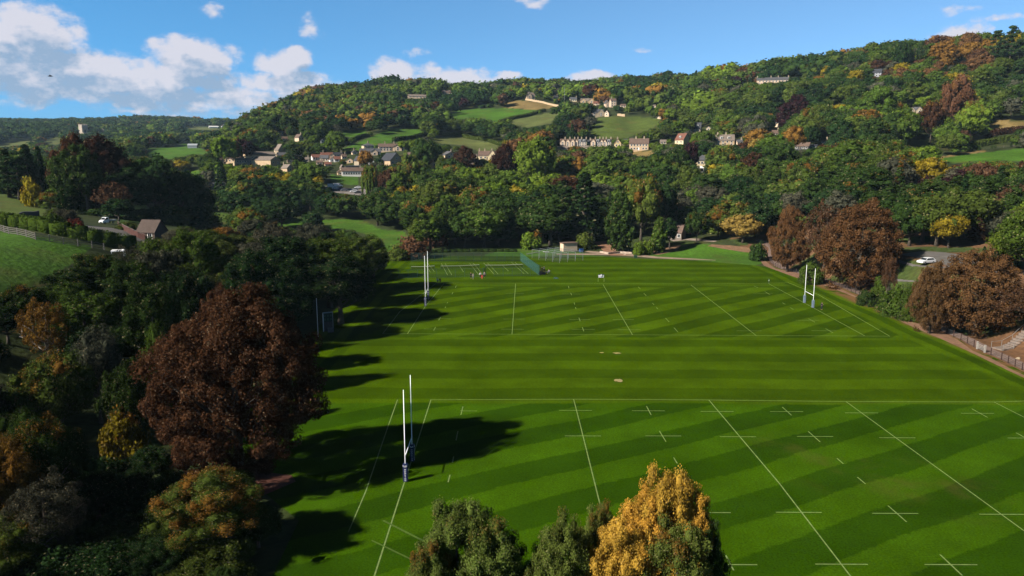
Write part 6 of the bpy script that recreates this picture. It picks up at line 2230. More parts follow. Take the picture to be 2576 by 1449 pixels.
# ------------------------------------------------------------------ cricket nets
root = empty('cricket_nets', (0, 0, 0), 0, 'row of open cricket practice nets of galvanised poles before the pale hut', 'cricket nets')
z6 = lambda zx, zy: ((1960 + zx * .24845) * .6708, (800 + zy * .24845) * .6708)
front = [flat(*z6(*q)) for q in [(558, 752), (675, 738), (793, 724), (908, 712)]]
back_d = flat(*z6(142, 683)) - flat(*z6(558, 752))
rows = 5
NH = 3.3
grid = []
for f_ in front:
    grid.append([f_ + back_d * (k / (rows - 1)) for k in range(rows)])
for gline in grid:
    for p in gline:
        MB().tube([(p.x, p.y, -.2), (p.x, p.y, NH)], .05, 6).build('pole', STEELG, root)
mb = MB()
for gline in grid:
    for a, b in zip(gline[:-1], gline[1:]):
        mb.tube([(a.x, a.y, NH), (b.x, b.y, NH)], .045, 5)
for k in range(rows):
    for i in range(len(grid) - 1):
        a, b = grid[i][k], grid[i + 1][k]
        mb.tube([(a.x, a.y, NH), (b.x, b.y, NH)], .045, 5)
mb.build('top_frame', STEELG, root)
mb = MB()
for gline in grid:
    a, b = gline[0], gline[-1]
    mb.add([(a.x, a.y, .05), (b.x, b.y, .05), (b.x, b.y, NH), (a.x, a.y, NH)], [(0, 1, 2, 3)])
mb.build('netting', NETC, root)
MARKS += [(1410, 640, 'the cricket nets')]
for (a, b, lb) in [((60, 632), (240, 604), 'left'), ((305, 596), (400, 600), 'right')]:
    A, B = flat(*z6(*a)), flat(*z6(*b))
    mb = MB()
    for o_ in (-.5, 0, .5):
        mb.bar(A + Vector((0, o_, .45)), B + Vector((0, o_, .45)), .12)
    for t_ in (.05, .5, .95):
        q = A.lerp(B, t_)
        mb.bar(q + Vector((0, -.5, 0)), q + Vector((0, -.5, .45)), .08).bar(q + Vector((0, .5, 0)), q + Vector((0, .5, .45)), .08)
    tag(mb.build('stacked_rails', mat('pale_rail', (.22, .22, .20), .7, .2) if 'pale_rail' not in bpy.data.materials else bpy.data.materials['pale_rail']), f'{lb} hand pile of pale rails lying on the grass behind the court fence', 'rails')
p = flat(*z6(885, 590))
root = empty('wheelie_bin', p, R(20), 'blue wheeled bin at the right corner of the cricket nets', 'bin')
MB().prism([(-.62, .08), (.62, .08), (.7, 1.25), (-.7, 1.25)], 'y', -.55, .55).build('body', mat('blue_plastic', (.012, .05, .17), .5, .05), root, bevel=.04)
MB().box((0, 0, 1.31), (1.5, 1.2, .1)).build('lid', bpy.data.materials['blue_plastic'], root, bevel=.02)
p = flat(*z6(1703, 675))
tag(MB().box((p.x, p.y, .45), (1.2, .8, .9)).box((p.x, p.y, .94), (1.3, .9, .08)).build('grit_bin', mat('green_plastic', (.008, .03, .015), .6, .1), bevel=.02), 'dark green box on the grass beside the gravel track', 'box')
rg = random.Random(4)
SB = bpy.data.materials['rubble_stone']
for i, q in enumerate([(1345, 470), (1380, 520), (1415, 560), (1480, 575), (1530, 580), (1590, 570), (1640, 560), (1520, 606), (1545, 625), (1475, 600)]):
    p = ground(*z6(*q))
    bm = bmesh.new()
    bmesh.ops.create_icosphere(bm, subdivisions=2, radius=1)
    for v in bm.verts:
        k = rg.uniform(.75, 1.15)
        v.co = Vector((v.co.x * .6 * k, v.co.y * .45 * k, max(-.1, v.co.z) * .5 * k))
    me = bpy.data.meshes.new('boulder')
    bm.to_mesh(me)
    bm.free()
    me.materials.append(SB)
    o = bpy.data.objects.new('boulder', me)
    COL.objects.link(o)
    o.location = p
    o.rotation_euler.z = rg.uniform(0, 6)
    tag(o, 'pale boulder edging the yard track below the columnar conifer', 'boulder', 'boulders edging the yard track')

# ------------------------------------------------------------------ people
def skin_mesh(name, verts, edges, radii, m, sub=1):
    me = bpy.data.meshes.new(name)
    me.from_pydata(verts, edges, [])
    ob = bpy.data.objects.new(name, me)
    COL.objects.link(ob)
    md = ob.modifiers.new('skin', 'SKIN')
    for i, r_ in enumerate(radii):
        me.skin_vertices[0].data[i].radius = (r_, r_)
    me.skin_vertices[0].data[0].use_root = True
    if sub:
        sd = ob.modifiers.new('sub', 'SUBSURF')
        sd.levels = sub
        sd.render_levels = sub
    dg = bpy.context.evaluated_depsgraph_get()
    out = bpy.data.meshes.new_from_object(ob.evaluated_get(dg))
    bpy.data.objects.remove(ob)
    out.name = name
    out.materials.clear()
    out.materials.append(m)
    out.polygons.foreach_set('use_smooth', [True] * len(out.polygons))
    return out


SKIN = mat('skin', (.36, .20, .14), .6, .05)
HAIRD = mat('dark_hair', (.012, .009, .007), .6, .1)
HAIRB = mat('light_hair', (.13, .085, .04), .6, .1)
CLOTH = {'black': mat('black_cloth', (.010, .010, .013), .9, .1), 'white': mat('white_cloth', (.60, .60, .62), .9, .05), 'grey': mat('grey_cloth', (.10, .105, .11), .9, .1), 'red': mat('red_cloth', (.42, .012, .018), .8, .1),
         'green': mat('green_cloth', (.03, .06, .05), .9, .1), 'navy': mat('navy_cloth', (.010, .014, .035), .9, .1)}


def pose(kind, rgp):
    """joints: pelvis, spine, chest, neck, head, then arms and legs (left, right)"""
    sw = rgp.uniform(-.08, .08)
    if kind == 'stand' or kind == 'talk':
        J = dict(pel=(0, 0, .95), spi=(0, 0, 1.12), che=(0, .01, 1.34), nec=(0, -.01, 1.49), hea=(0, -.03, 1.62), top=(0, -.02, 1.72),
                 shl=(.19, 0, 1.40), ell=(.25, .02, 1.13), hal=(.26, -.08, .90), shr=(-.19, 0, 1.40), elr=(-.25, .02, 1.13), har=(-.26, -.08, .90),
                 hil=(.10, 0, .90), knl=(.11, -.03 + sw, .50), anl=(.12, .02 + sw, .09), tol=(.13, -.13 + sw, .04), hir=(-.10, 0, .90), knr=(-.11, -.03 - sw, .50), anr=(-.12, .02 - sw, .09), tor=(-.13, -.13 - sw, .04))
        if kind == 'talk':
            J['ell'], J['hal'] = (.26, -.04, 1.14), (.12, -.26, 1.18)
    elif kind == 'bend':
        J = dict(pel=(0, .12, .88), spi=(0, -.02, 1.02), che=(0, -.22, 1.14), nec=(0, -.36, 1.18), hea=(0, -.48, 1.19), top=(0, -.57, 1.21),
                 shl=(.18, -.27, 1.15), ell=(.21, -.34, .88), hal=(.14, -.46, .66), shr=(-.18, -.27, 1.15), elr=(-.21, -.34, .88), har=(-.14, -.46, .66),
                 hil=(.10, .12, .84), knl=(.12, -.02, .48), anl=(.12, .06, .09), tol=(.13, -.09, .04), hir=(-.10, .12, .84), knr=(-.12, -.02, .48), anr=(-.12, .06, .09), tor=(-.13, -.09, .04))
    else:          # sitting
        J = dict(pel=(0, .05, .50), spi=(0, .06, .68), che=(0, .02, .90), nec=(0, -.02, 1.05), hea=(0, -.05, 1.18), top=(0, -.04, 1.28),
                 shl=(.19, .0, .96), ell=(.24, -.08, .70), hal=(.12, -.30, .60), shr=(-.19, 0, .96), elr=(-.24, -.08, .70), har=(-.12, -.30, .60),
                 hil=(.10, .02, .48), knl=(.12, -.42, .50), anl=(.12, -.44, .09), tol=(.13, -.58, .04), hir=(-.10, .02, .48), knr=(-.12, -.42, .50), anr=(-.12, -.40, .09), tor=(-.13, -.55, .04))
    return J


def person(px_, py_, kind, top, legs, hair, face, label, seed=1, sc=1.0, P=None):
    rgp = random.Random(seed)
    J = pose(kind, rgp)
    p = P if P is not None else flat(px_, py_)
    root = empty('person', p, face, label, 'person')
    root.scale = (sc,) * 3
    names = ['pel', 'spi', 'che', 'nec', 'hea', 'top', 'shl', 'ell', 'hal', 'shr', 'elr', 'har', 'hil', 'knl', 'anl', 'tol', 'hir', 'knr', 'anr', 'tor']
    rad_ = [.125, .12, .13, .05, .095, .065, .06, .045, .035, .06, .045, .035, .085, .058, .042, .035, .085, .058, .042, .035]
    ed = [('pel', 'spi'), ('spi', 'che'), ('che', 'nec'), ('nec', 'hea'), ('hea', 'top'), ('che', 'shl'), ('shl', 'ell'), ('ell', 'hal'), ('che', 'shr'), ('shr', 'elr'), ('elr', 'har'),
          ('pel', 'hil'), ('hil', 'knl'), ('knl', 'anl'), ('anl', 'tol'), ('pel', 'hir'), ('hir', 'knr'), ('knr', 'anr'), ('anr', 'tor')]
    vs = [J[n] for n in names]
    # five fingers on each hand
    E = [(names.index(a), names.index(b)) for a, b in ed]
    for hn, en in (('hal', 'ell'), ('har', 'elr')):
        h_, e_ = Vector(J[hn]), Vector(J[en])
        dr = (h_ - e_).normalized()
        sd_ = dr.cross(Vector((0, 1, 0))).normalized()
        for k in range(5):
            o_ = (k - 2) * .016
            ln = (.055, .085, .092, .085, .068)[k]
            vs.append(tuple(h_ + sd_ * o_ * 1.6 + dr * ln + Vector((0, -.015, 0))))
            rad_ = rad_ + [.009]
            E.append((names.index(hn), len(vs) - 1))
    def add(nm, me):
        o = bpy.data.objects.new(nm, me)
        COL.objects.link(o)
        o.parent = root
        return o
    add('body', skin_mesh('body', vs, E, rad_, SKIN))

    def part(nm, ns, es, infl, m, ends=None):
        idx = [names.index(q) for q in ns]
        vv = [Vector(J[q]) for q in ns]
        for (a, b, t) in (ends or []):
            vv[ns.index(b)] = Vector(J[a]).lerp(Vector(J[b]), t)
        add(nm, skin_mesh(nm, [tuple(q) for q in vv], [(ns.index(a), ns.index(b)) for a, b in es], [rad_[i] + infl for i in idx], m))
    part('jacket', ['pel', 'spi', 'che', 'shl', 'ell', 'hal', 'shr', 'elr', 'har'], [('pel', 'spi'), ('spi', 'che'), ('che', 'shl'), ('shl', 'ell'), ('ell', 'hal'), ('che', 'shr'), ('shr', 'elr'), ('elr', 'har')], .028, CLOTH[top], [('ell', 'hal', .82), ('elr', 'har', .82)])
    part('trousers', ['pel', 'hil', 'knl', 'anl', 'hir', 'knr', 'anr'], [('pel', 'hil'), ('hil', 'knl'), ('knl', 'anl'), ('pel', 'hir'), ('hir', 'knr'), ('knr', 'anr')], .022, CLOTH[legs])
    part('shoes', ['anl', 'tol'], [('anl', 'tol')], .012, CLOTH['black']) if False else None
    bm = bmesh.new()
    bmesh.ops.create_icosphere(bm, subdivisions=2, radius=1)
    hd_ = Vector(J['hea']).lerp(Vector(J['top']), .45)
    ax = (Vector(J['top']) - Vector(J['nec'])).normalized()
    for v in bm.verts:
        v.co = hd_ + Vector((v.co.x * .105, v.co.y * .115 + .022, v.co.z * .10)) + ax * .02
    me = bpy.data.meshes.new('hair')
    bm.to_mesh(me)
    bm.free()
    me.materials.append(hair)
    me.polygons.foreach_set('use_smooth', [True] * len(me.polygons))
    add('hair', me)
    # face: nose, eyes
    hh = Vector(J['hea'])
    mb = MB()
    mb.box(tuple(hh + Vector((0, -.105, .0))), (.025, .03, .04))
    o_ = mb.build('nose', SKIN, root)
    return root


zs = zf
PP = [((650, 822), 'stand', 'white', 'black', HAIRD, R(20), 'person in a white top and black trousers standing nearest the left far rugby posts', 1),
      ((688, 822), 'talk', 'black', 'black', HAIRD, R(-30), 'person dressed in black beside the person in the white top', 2),
      ((1150, 740), 'stand', 'black', 'black', HAIRB, R(40), 'person in black standing by the near court fence, left of the one in grey', 3),
      ((1185, 754), 'talk', 'grey', 'grey', HAIRB, R(-40), 'person in grey with light hair standing in front of the near court fence', 4),
      ((1294, 732), 'stand', 'white', 'black', HAIRD, R(30), 'person in a white shirt and dark trousers beside the red clothed person', 5),
      ((1318, 750), 'bend', 'red', 'red', HAIRB, R(10), 'person all in bright red bending forward by the court gate', 6),
      ((1355, 726), 'stand', 'grey', 'navy', HAIRD, R(-30), 'person in a grey jacket right of the red clothed person', 7),
      ((2325, 668), 'sit', 'grey', 'grey', HAIRB, R(-60), 'person in grey sitting on a chair out on the grass right of the court fence', 8),
      ((2222, 650), 'stand', 'black', 'black', HAIRD, R(60), 'person in black standing at the corner of the court fence', 9),
      ((2255, 640), 'talk', 'green', 'black', HAIRD, R(20), 'person in a dark green jacket beside the fence corner group', 10)]
for q, kd, tp, lg, hr, fc, lb, sd in PP:
    person(0, 0, kd, tp, lg, hr, fc, lb, sd, 1.03, P=zs(*q))
p = flat(2067, 777)
person(0, 0, 'talk', 'navy', 'navy', HAIRD, R(30), 'person in dark clothes walking beside the right far rugby posts', 11, 1.04, P=pr6(1048, 888))
# chair and trolley by the fence corner
p = zs(2325, 664)
root = empty('folding_chair', p, R(-60), 'folding chair under the sitting person on the grass', 'chair')
MB().box((0, .05, .42), (.5, .46, .05)).build('seat', CLOTH['grey'], root)
MB().box((0, .30, .72), (.5, .05, .5)).build('backrest', CLOTH['grey'], root)
for sx in (-.22, .22):
    for sy in (-.15, .25):
        MB().bar((sx, sy, 0), (sx, sy, .42), .03).build('leg', STEELG, root)
p = zs(2225, 688)
root = empty('kit_trolley', p, R(15), 'dark trolley with a big wheel at the corner of the court fence', 'trolley')
MB().tube([(-.55, -.1, .6), (-.55, .1, .6)], .6, 18).build('wheel', TYRE, root)
MB().prism([(-.3, .25), (1.0, .15), (1.15, .75), (-.3, 1.0)], 'y', -.45, .45).build('body', CLOTH['black'], root, bevel=.04)
MB().bar((1.0, -.3, .7), (1.6, -.3, 1.1), .05).bar((1.0, .3, .7), (1.6, .3, 1.1), .05).build('handle', STEELG, root)
p = zs(2240, 640)
root = empty('bench', p, R(10), 'dark bench beside the court fence corner', 'bench')
MB().box((0, 0, .45), (1.7, .42, .06)).build('seat', WOODD, root)
for sx in (-.7, .7):
    MB().box((sx, 0, .21), (.08, .4, .42)).build('leg', WOODD, root)

# ------------------------------------------------------------------ fences, gate and steps by the footpath
RUST = mat('rusty_post', (.035, .018, .014), .8, .3, 3)
root = empty('path_fence', FENCE[0], 0, 'long low fence of dark posts and wire between the footpath and the field', 'fence')
inv_ = -FENCE[0]
posts = []
for a, b in zip(FENCE[:-1], FENCE[1:]):
    if b.y < 105:
        continue
    k = max(1, round((b - a).length / 2.6))
    for i in range(k):
        q = a.lerp(b, i / k)
        posts.append(Vector((q.x, q.y, h1(q.x, q.y))))
gate_a, gate_b = flat(2458, 878), flat(2477, 887)
pm = None
for q in posts:
    if min(gate_a.y, gate_b.y) - .6 < q.y < max(gate_a.y, gate_b.y) + .6:
        continue
    if pm is None:
        pm = MB().box((0, 0, .6), (.13, .13, 1.5)).build('post', RUST, root)
    else:
        pm = pm.copy()
        COL.objects.link(pm)
    pm.location = q + inv_
mb = MB()
for a, b in zip(posts[:-1], posts[1:]):
    if gate_b.y - .7 < (a.y + b.y) / 2 < gate_a.y + .7:
        continue
    for z_ in (.35, .7, 1.05):
        mb.bar(a + inv_ + Vector((0, 0, z_)), b + inv_ + Vector((0, 0, z_)), .012)
mb.build('wire', STEELG, root)
GATEW = mat('grey_gate_paint', (.20, .18, .16), .7, .15)
d = gate_b - gate_a
root = empty('footpath_gate', (gate_a + gate_b) / 2, math.atan2(d.y, d.x), 'pale timber gate with stout posts in the footpath fence', 'gate')
gl = d.length / 2
for s_ in (-1, 1):
    MB().box((s_ * gl, 0, .72), (.30, .30, 1.5)).build('gate_post', GATEW, root, bevel=.02)
mb = MB()
for z_ in (.3, .55, .8, 1.08):
    mb.box((0, 0, z_), (2 * gl - .4, .06, .10))
mb.bar((-gl + .25, .045, .3), (gl - .25, .045, 1.08), .08, .04)
mb.box((-gl + .24, 0, .68), (.1, .08, .95)).box((gl - .24, 0, .68), (.1, .08, .95))
mb.build('gate_bars', GATEW, root)
MARKS += [(2476, 882, 'the footpath gate')]
# steps up the bank
zr = lambda zx, zy: ((3200 + zx * .24845) * .6708, (1100 + zy * .24845) * .6708)
s0 = ground(*zr(2150, 850))
up_ = Vector((1.0, .30, 0)).normalized()
sd_ = Vector((-up_.y, up_.x, 0))
root = empty('bank_steps', s0, 0, 'pale concrete steps with handrails climbing the leafy bank behind the footpath gate', 'steps')
CONC = mat('pale_concrete', (.13, .10, .082), .9, .25, 1.5)
ns = 18
for i in range(ns):
    c = s0 + up_ * (.55 + i * .62)
    z_ = max(h1(c.x, c.y) + .22, .17 * i * 0 + .1)
    MB().box(tuple(c - s0 + Vector((0, 0, z_ - s0.z - .35))), (.60, 2.1, .75), math.atan2(up_.y, up_.x)).build('step', CONC, root)
for s_ in (-1, 1):
    mb = MB()
    pts = []
    for i in range(0, ns + 1, 4):
        c = s0 + up_ * (.3 + i * .62) + sd_ * s_ * 1.25
        z_ = h1(c.x, c.y)
        pts.append(Vector((c.x, c.y, z_ + 1.25)) - s0)
        mb.bar(Vector((c.x, c.y, z_ - .2)) - s0, Vector((c.x, c.y, z_ + 1.25)) - s0, .06)
    mb.tube(pts, .035, 6)
    mb.build('handrail', mat('handrail', (.16, .15, .14), .6, .1) if 'handrail' not in bpy.data.materials else bpy.data.materials['handrail'], root)
for i, (q, s_) in enumerate([(zr(2490, 990), .6), ((2389, 831), .35), ((2276, 590), .9), ((2285, 592), .8), ((2262, 588), .9)]):
    p = ground(*q)
    bm = bmesh.new()
    bmesh.ops.create_icosphere(bm, subdivisions=2, radius=1)
    for v in bm.verts:
        k = rg.uniform(.75, 1.15)
        v.co = Vector((v.co.x * .75 * k, v.co.y * .6 * k, max(-.1, v.co.z) * .6 * k)) * s_
    me = bpy.data.meshes.new('boulder')
    bm.to_mesh(me)
    bm.free()
    me.materials.append(mat('cream_stone', (.22, .17, .11), .9, .3, 2) if 'cream_stone' not in bpy.data.materials else bpy.data.materials['cream_stone'])
    o = bpy.data.objects.new('boulder', me)
    COL.objects.link(o)
    o.location = p
    lab = ['cream boulder on the leafy bank right of the steps', 'small pale boulder beside the footpath fence', 'cream boulder left of the two by the upper car park edge', 'cream boulder in the row at the upper car park edge', 'cream boulder at the left end of the row by the upper car park'][i]
    tag(o, lab, 'boulder')

# rail fences and the clipped hedge on the left hillside
def rail_fence(name, pts, h_, rails, m, label, sp=2.6, w_=.12):
    P = [ground(*q) for q in pts]
    root = empty(name, P[0], 0, label, 'fence')
    o_ = -P[0]
    Q = []
    for a, b in zip(P[:-1], P[1:]):
        k = max(1, round((b - a).length / sp))
        for i in range(k):
            q = a.lerp(b, i / k)
            Q.append(Vector((q.x, q.y, h1(q.x, q.y))))
    Q.append(P[-1])
    pm = None
    for q in Q:
        if pm is None:
            pm = MB().box((0, 0, h_ / 2), (.15, .15, h_ + .1)).build('post', m, root)
        else:
            pm = pm.copy()
            COL.objects.link(pm)
        pm.location = q + o_
    for r_ in range(rails):
        mb = MB()
        z_ = h_ * (r_ + .75) / rails - .05
        for a, b in zip(Q[:-1], Q[1:]):
            mb.bar(a + o_ + Vector((0, -.09, z_)), b + o_ + Vector((0, -.09, z_)), .04, w_)
        mb.build('rail', m, root)
    return Q


rail_fence('rail_fence', [(-30, 570), (0, 581), (22, 588), (90, 603), (160, 615), (232, 624), (262, 629)], 1.5, 4, WOODG, 'grey weathered rail fence along the top of the left hillside field')
rail_fence('rail_fence', [(-20, 834), (20, 838), (56, 841)], 1.25, 4, WOODO, 'orange brown timber rail fence at the left edge', 2.2)
rail_fence('rail_fence', [(918, 492), (940, 496), (965, 499), (985, 500)], 1.1, 3, WHITEP, 'white rail fence along the lane below the weeping willow', 3.0)
rail_fence('rail_fence', [(2395, 390), (2440, 381), (2500, 374), (2576, 368)], 1.3, 2, WOODG, 'thin post fence at the top of the right hand green pasture', 6.0, .05)
P = [ground(*q) for q in [(222, 565), (300, 578), (322, 592), (346, 603)]]
root = empty('board_fence', P[1], 0, 'dark red board fence curving along the cottage garden', 'fence')
PL = [ground(297, 570), ground(308, 579), ground(325, 588), ground(348, 599), ground(366, 606)]
mb = MB()
for a, b in zip(PL[:-1], PL[1:]):
    k = max(1, round((b - a).length / 1.6))
    for i in range(k):
        p, q = a.lerp(b, i / k), a.lerp(b, (i + 1) / k)
        c = (p + q) / 2 - P[1]
        mb.box((c.x, c.y, h1((p.x + q.x) / 2, (p.y + q.y) / 2) - P[1].z + .75), ((q - p).xy.length, .07, 1.6), math.atan2(q.y - p.y, q.x - p.x))
mb.build('boards', mat('dark_red_boards', (.045, .016, .012), .85, .3, 3), root)
mb = MB()
for a, b in zip(PL[:-1], PL[1:]):
    p, q = a - P[1], b - P[1]
    mb.bar(p + Vector((0, 0, 1.6)), q + Vector((0, 0, 1.6)), .1, .06)
mb.build('top_rail', WOODG, root)


def hedge(name, pts, h_, w_, col, label, leaf=.30, dens=26, au=0.0):
    """clipped hedge: a leafy box that follows the land"""
    P = [ground(*q) for q in pts]
    rg_ = np.random.default_rng(len(pts) * 7 + int(h_ * 10))
    vs, bx = [], MB()
    for a, b in zip(P[:-1], P[1:]):
        Ls = (b - a).length
        n_ = int(Ls * dens * (h_ * 2 + w_) / 3)
        t_ = rg_.random(n_)
        s_ = rg_.random(n_) * (2 * h_ + w_)
        d_ = (b - a).normalized()
        nn = Vector((-d_.y, d_.x, 0)).normalized()
        c = np.array(a)[None] + t_[:, None] * np.array(b - a)[None]
        off = np.where(s_ < h_, -w_ / 2, np.where(s_ < h_ + w_, s_ - h_ - w_ / 2, w_ / 2)) + rg_.normal(0, .07, n_)
        zz_ = np.where(s_ < h_, s_, np.where(s_ < h_ + w_, h_, 2 * h_ + w_ - s_)) + rg_.normal(0, .07, n_)
        c = c + off[:, None] * np.array(nn)[None]
        c[:, 2] = H(c[:, 0], c[:, 1]) + zz_
        nv_ = np.where((s_ < h_)[:, None], -np.array(nn), np.where((s_ < h_ + w_)[:, None], np.array([0, 0, 1.0]), np.array(nn)))
        nv_ = unit(nv_ + rg_.normal(0, .5, (n_, 3)))
        t1 = unit(np.cross(nv_, rg_.normal(0, 1, (n_, 3))))
        t2 = np.cross(nv_, t1)
        sz = leaf * rg_.uniform(.6, 1.3, (n_, 1))
        vs.append(np.stack([c - t1 * sz * .6, c - t2 * sz * .45, c + t1 * sz * .6, c + t2 * sz * .45], 1).reshape(-1, 3))
        k = max(1, int(Ls / 2.5))
        for i in range(k):
            p, q = a.lerp(b, i / k), a.lerp(b, (i + 1) / k)
            m_ = (p + q) / 2
            z_ = h1(m_.x, m_.y)
            bx.box((m_.x, m_.y, z_ + h_ / 2 - .35), ((q - p).xy.length + .3, w_ - .25, h_ + .3), math.atan2(q.y - p.y, q.x - p.x))
    V_ = np.concatenate(vs)
    nq = len(V_) // 4
    bv = np.array(bx.v)
    bq = np.array(bx.f) + len(V_)
    quads = np.concatenate([np.arange(nq * 4).reshape(-1, 4), bq])
    va = np.concatenate([np.stack([rg_.random(nq), rg_.random(nq) * .6, np.full(nq, .5), np.ones(nq)], -1), np.full((len(bq), 4), .25)])
    me = mixed_mesh(name, np.concatenate([V_, bv]), quads, np.zeros((0, 3), int), va, [LEAF])
    o = bpy.data.objects.new(name, me)
    COL.objects.link(o)
    o.color = tuple(col) + (au,)
    return tag(o, label, 'hedge')


hedge('hedge', [(-40, 563), (0, 566), (60, 573), (130, 588), (220, 606), (290, 620), (338, 628)], 2.9, 2.4, PAL['md'], 'long clipped hedge above the grey rail fence on the left hillside')
hedge('hedge', [(836, 374), (864, 366), (880, 358), (900, 350), (928, 343)], 3.0, 3.0, PAL['dk'], 'dark hedge at the left edge of the centre pasture', .9, 6)
hedge('hedge', [(990, 357), (1050, 347), (1085, 340), (1110, 338)], 3.5, 4.0, PAL['dk'], 'dark hedge between the centre pasture and the rough pasture', 1.0, 5)
hedge('hedge', [(945, 376), (1000, 372), (1030, 366)], 3.0, 3.0, PAL['dk'], 'dark hedge behind the long white terrace', .9, 6)
hedge('hedge', [(1110, 340), (1160, 340), (1210, 352), (1260, 366)], 3.0, 4.0, PAL['ol'], 'olive hedge along the top of the rough pasture', 1.0, 5, .15)
hedge('hedge', [(1255, 309), (1290, 300), (1330, 292), (1370, 280)], 3.0, 4.0, PAL['ol'], 'scrubby hedge along the lower edge of the ridge pasture', 1.0, 5, .2)
hedge('hedge', [(1050, 638), (1150, 634), (1250, 633), (1300, 634)], 1.2, 1.2, PAL['dk'], 'low dark hedge behind the back fence of the tennis courts', .35, 14)
hedge('hedge', [(2440, 372), (2500, 362), (2576, 352), (2640, 346)], 3.5, 5.0, PAL['ol'], 'scrubby hedge above the right hand green pasture', .8, 6, .25)
hedge('hedge', [(2480, 344), (2530, 336), (2600, 330)], 3.5, 5.0, PAL['ru'], 'russet hedge between the two stubble fields', .8, 6, .3)

# ------------------------------------------------------------------ bird and poles
d_ = raydir(127, 192)
P = CAM + d_ * 120
root = empty('bird', P, R(200), 'lone dark bird gliding in front of the cloud bank on the left', 'bird')
bm = bmesh.new()
BD = mat('bird_feathers', (.03, .03, .035), .8, .1)
mb = MB()
mb.tube([(-.32, 0, 0), (-.2, 0, .02), (0, 0, .03), (.22, 0, .02), (.34, 0, .03), (.42, 0, .02)], [.02, .05, .085, .06, .045, .01], 8)
mb.build('body', BD, root, smooth=True)
for s_ in (-1, 1):
    MB().add([(.12, 0, .04), (-.12, 0, .04), (-.06, s_ * .38, .20), (.16, s_ * .36, .20), (-.10, s_ * .78, .12), (.02, s_ * .80, .12)], [(0, 1, 2, 3), (3, 2, 4, 5)]).build('wing', BD, root)
MB().add([(-.30, -.02, 0), (-.30, .02, 0), (-.52, .09, .01), (-.52, -.09, .01)], [(0, 1, 2, 3)]).build('tail', BD, root)
for (x, y, h_, lb) in [(1420, 268, 22, 'pale lamp mast standing at the end of the hilltop wall'), (2015, 362, 12, 'dark telegraph pole above the dark boarded bungalow')]:
    p = ground(x, y)
    tag(MB().tube([(p.x, p.y, p.z - 1), (p.x, p.y, p.z + h_)], [.22, .14], 6).bar((p.x - .8, p.y, p.z + h_ - .6), (p.x + .8, p.y, p.z + h_ - .6), .12).build('mast', STEELG if h_ > 15 else WOODD), lb, 'pole')
# ------------------------------------------------------------------ the woods
MARKS += [(1002, 345, 'the centre pasture'), (1240, 286, 'the ridge pasture'), (1180, 360, 'the rough pasture'), (2480, 393, 'the right hand green pasture'), (2530, 313, 'the upper stubble field'), (2490, 355, 'the middle stubble field'),
          (440, 382, 'the far green pasture'), (500, 322, 'the far skyline field'), (140, 350, 'the pale field under the folly'), (1570, 320, 'the olive slope behind the terrace'), (262, 450, 'the dark left copse'),
          (1345, 395, 'the big bright green tree'), (1560, 550, 'the columnar conifer'), (1470, 520, 'the big spreading conifer'), (2200, 250, 'the large dense hillside tree'), (2000, 268, 'the dark copper beech'), (1868, 576, 'the golden lawn tree'),
          (2376, 125, 'the orange skyline dome'), (2520, 85, 'the skyline cedars'), (2310, 350, 'the orchard grass'), (1993, 340, 'the bright orange tree'), (1370, 268, 'the long hilltop wall'), (880, 560, 'the valley meadow'),
          (1600, 470, 'the orange topped tree'), (2387, 585, 'the bright yellow tree'), (934, 450, 'the weeping willow'), (612, 370, 'the dark purple beech'), (2435, 735, 'the orange brown chestnut'), (2142, 600, 'the large brown chestnut')]
srg = np.random.default_rng(5)
fill = []
CROWN = np.array([(a_, b_) for b_ in (-.02, .15, .3, .45, .6, .75) for a_ in np.linspace(-1, 1, 9) if a_ * a_ <= .15 + 4.2 * (b_ + .02)])


def lattice(u0, u1, y0, y1, s0, grow=0.0):
    out = []
    y = y0
    while y < y1:
        s_ = s0 + grow * (y - y0)
        n = int((u1 - u0) * y / s_) + 1
        xs = u0 * y + (np.arange(n) + srg.uniform(0, 1)) * s_
        xs = xs + srg.normal(0, .26 * s_, n)
        ys = y + srg.normal(0, .26 * s_, n)
        out.append(np.stack([xs, ys, np.full(n, s_)], -1))
        y += s_ * .9
    return np.concatenate(out)


def UX(p_):
    d_ = raydir(p_, HORIZ)
    return d_[0] / d_[1]


def grid_xy(x0, x1, y0, y1, s_):
    gx, gy = np.meshgrid(np.arange(x0, x1, s_), np.arange(y0, y1, s_ * .9))
    gx = gx.ravel() + srg.normal(0, .25 * s_, gx.size)
    gy = gy.ravel() + srg.normal(0, .25 * s_, gy.size)
    return np.stack([gx, gy, np.full(gx.size, s_)], -1)


NEARL = np.concatenate([grid_xy(-128, -50, 80, 250, 8.0), grid_xy(-78, -23, 48, 82, 4.2)])
RIGHTB = grid_xy(112, 230, 150, 318, 9.5)
cand = np.concatenate([lattice(UX(-60), UX(2650), 318, 640, 11.5), lattice(UX(380), UX(2650), 640, 1260, 13.2, .004), lattice(UX(-80), UX(900), 1180, 2560, 19, .003),
                       lattice(UX(-60), UX(560), 560, 1180, 15), lattice(UX(540), UX(1000), 242, 330, 11), lattice(UX(960), UX(1960), 288, 318, 9), NEARL, RIGHTB])
X_, Y_, S_ = cand.T
Z_ = H(X_, Y_)
bx, by, bd = project(np.stack([X_, Y_, Z_], -1))
ok = (bx > -90) & (bx < 2666)
# open land
for k_, (poly, c_) in FIELDS.items():
    d0_ = FIELD_D[k_]
    ok &= ~(inpoly(bx, by, poly) & (bd > d0_ * .6) & (bd < d0_ * 1.55))
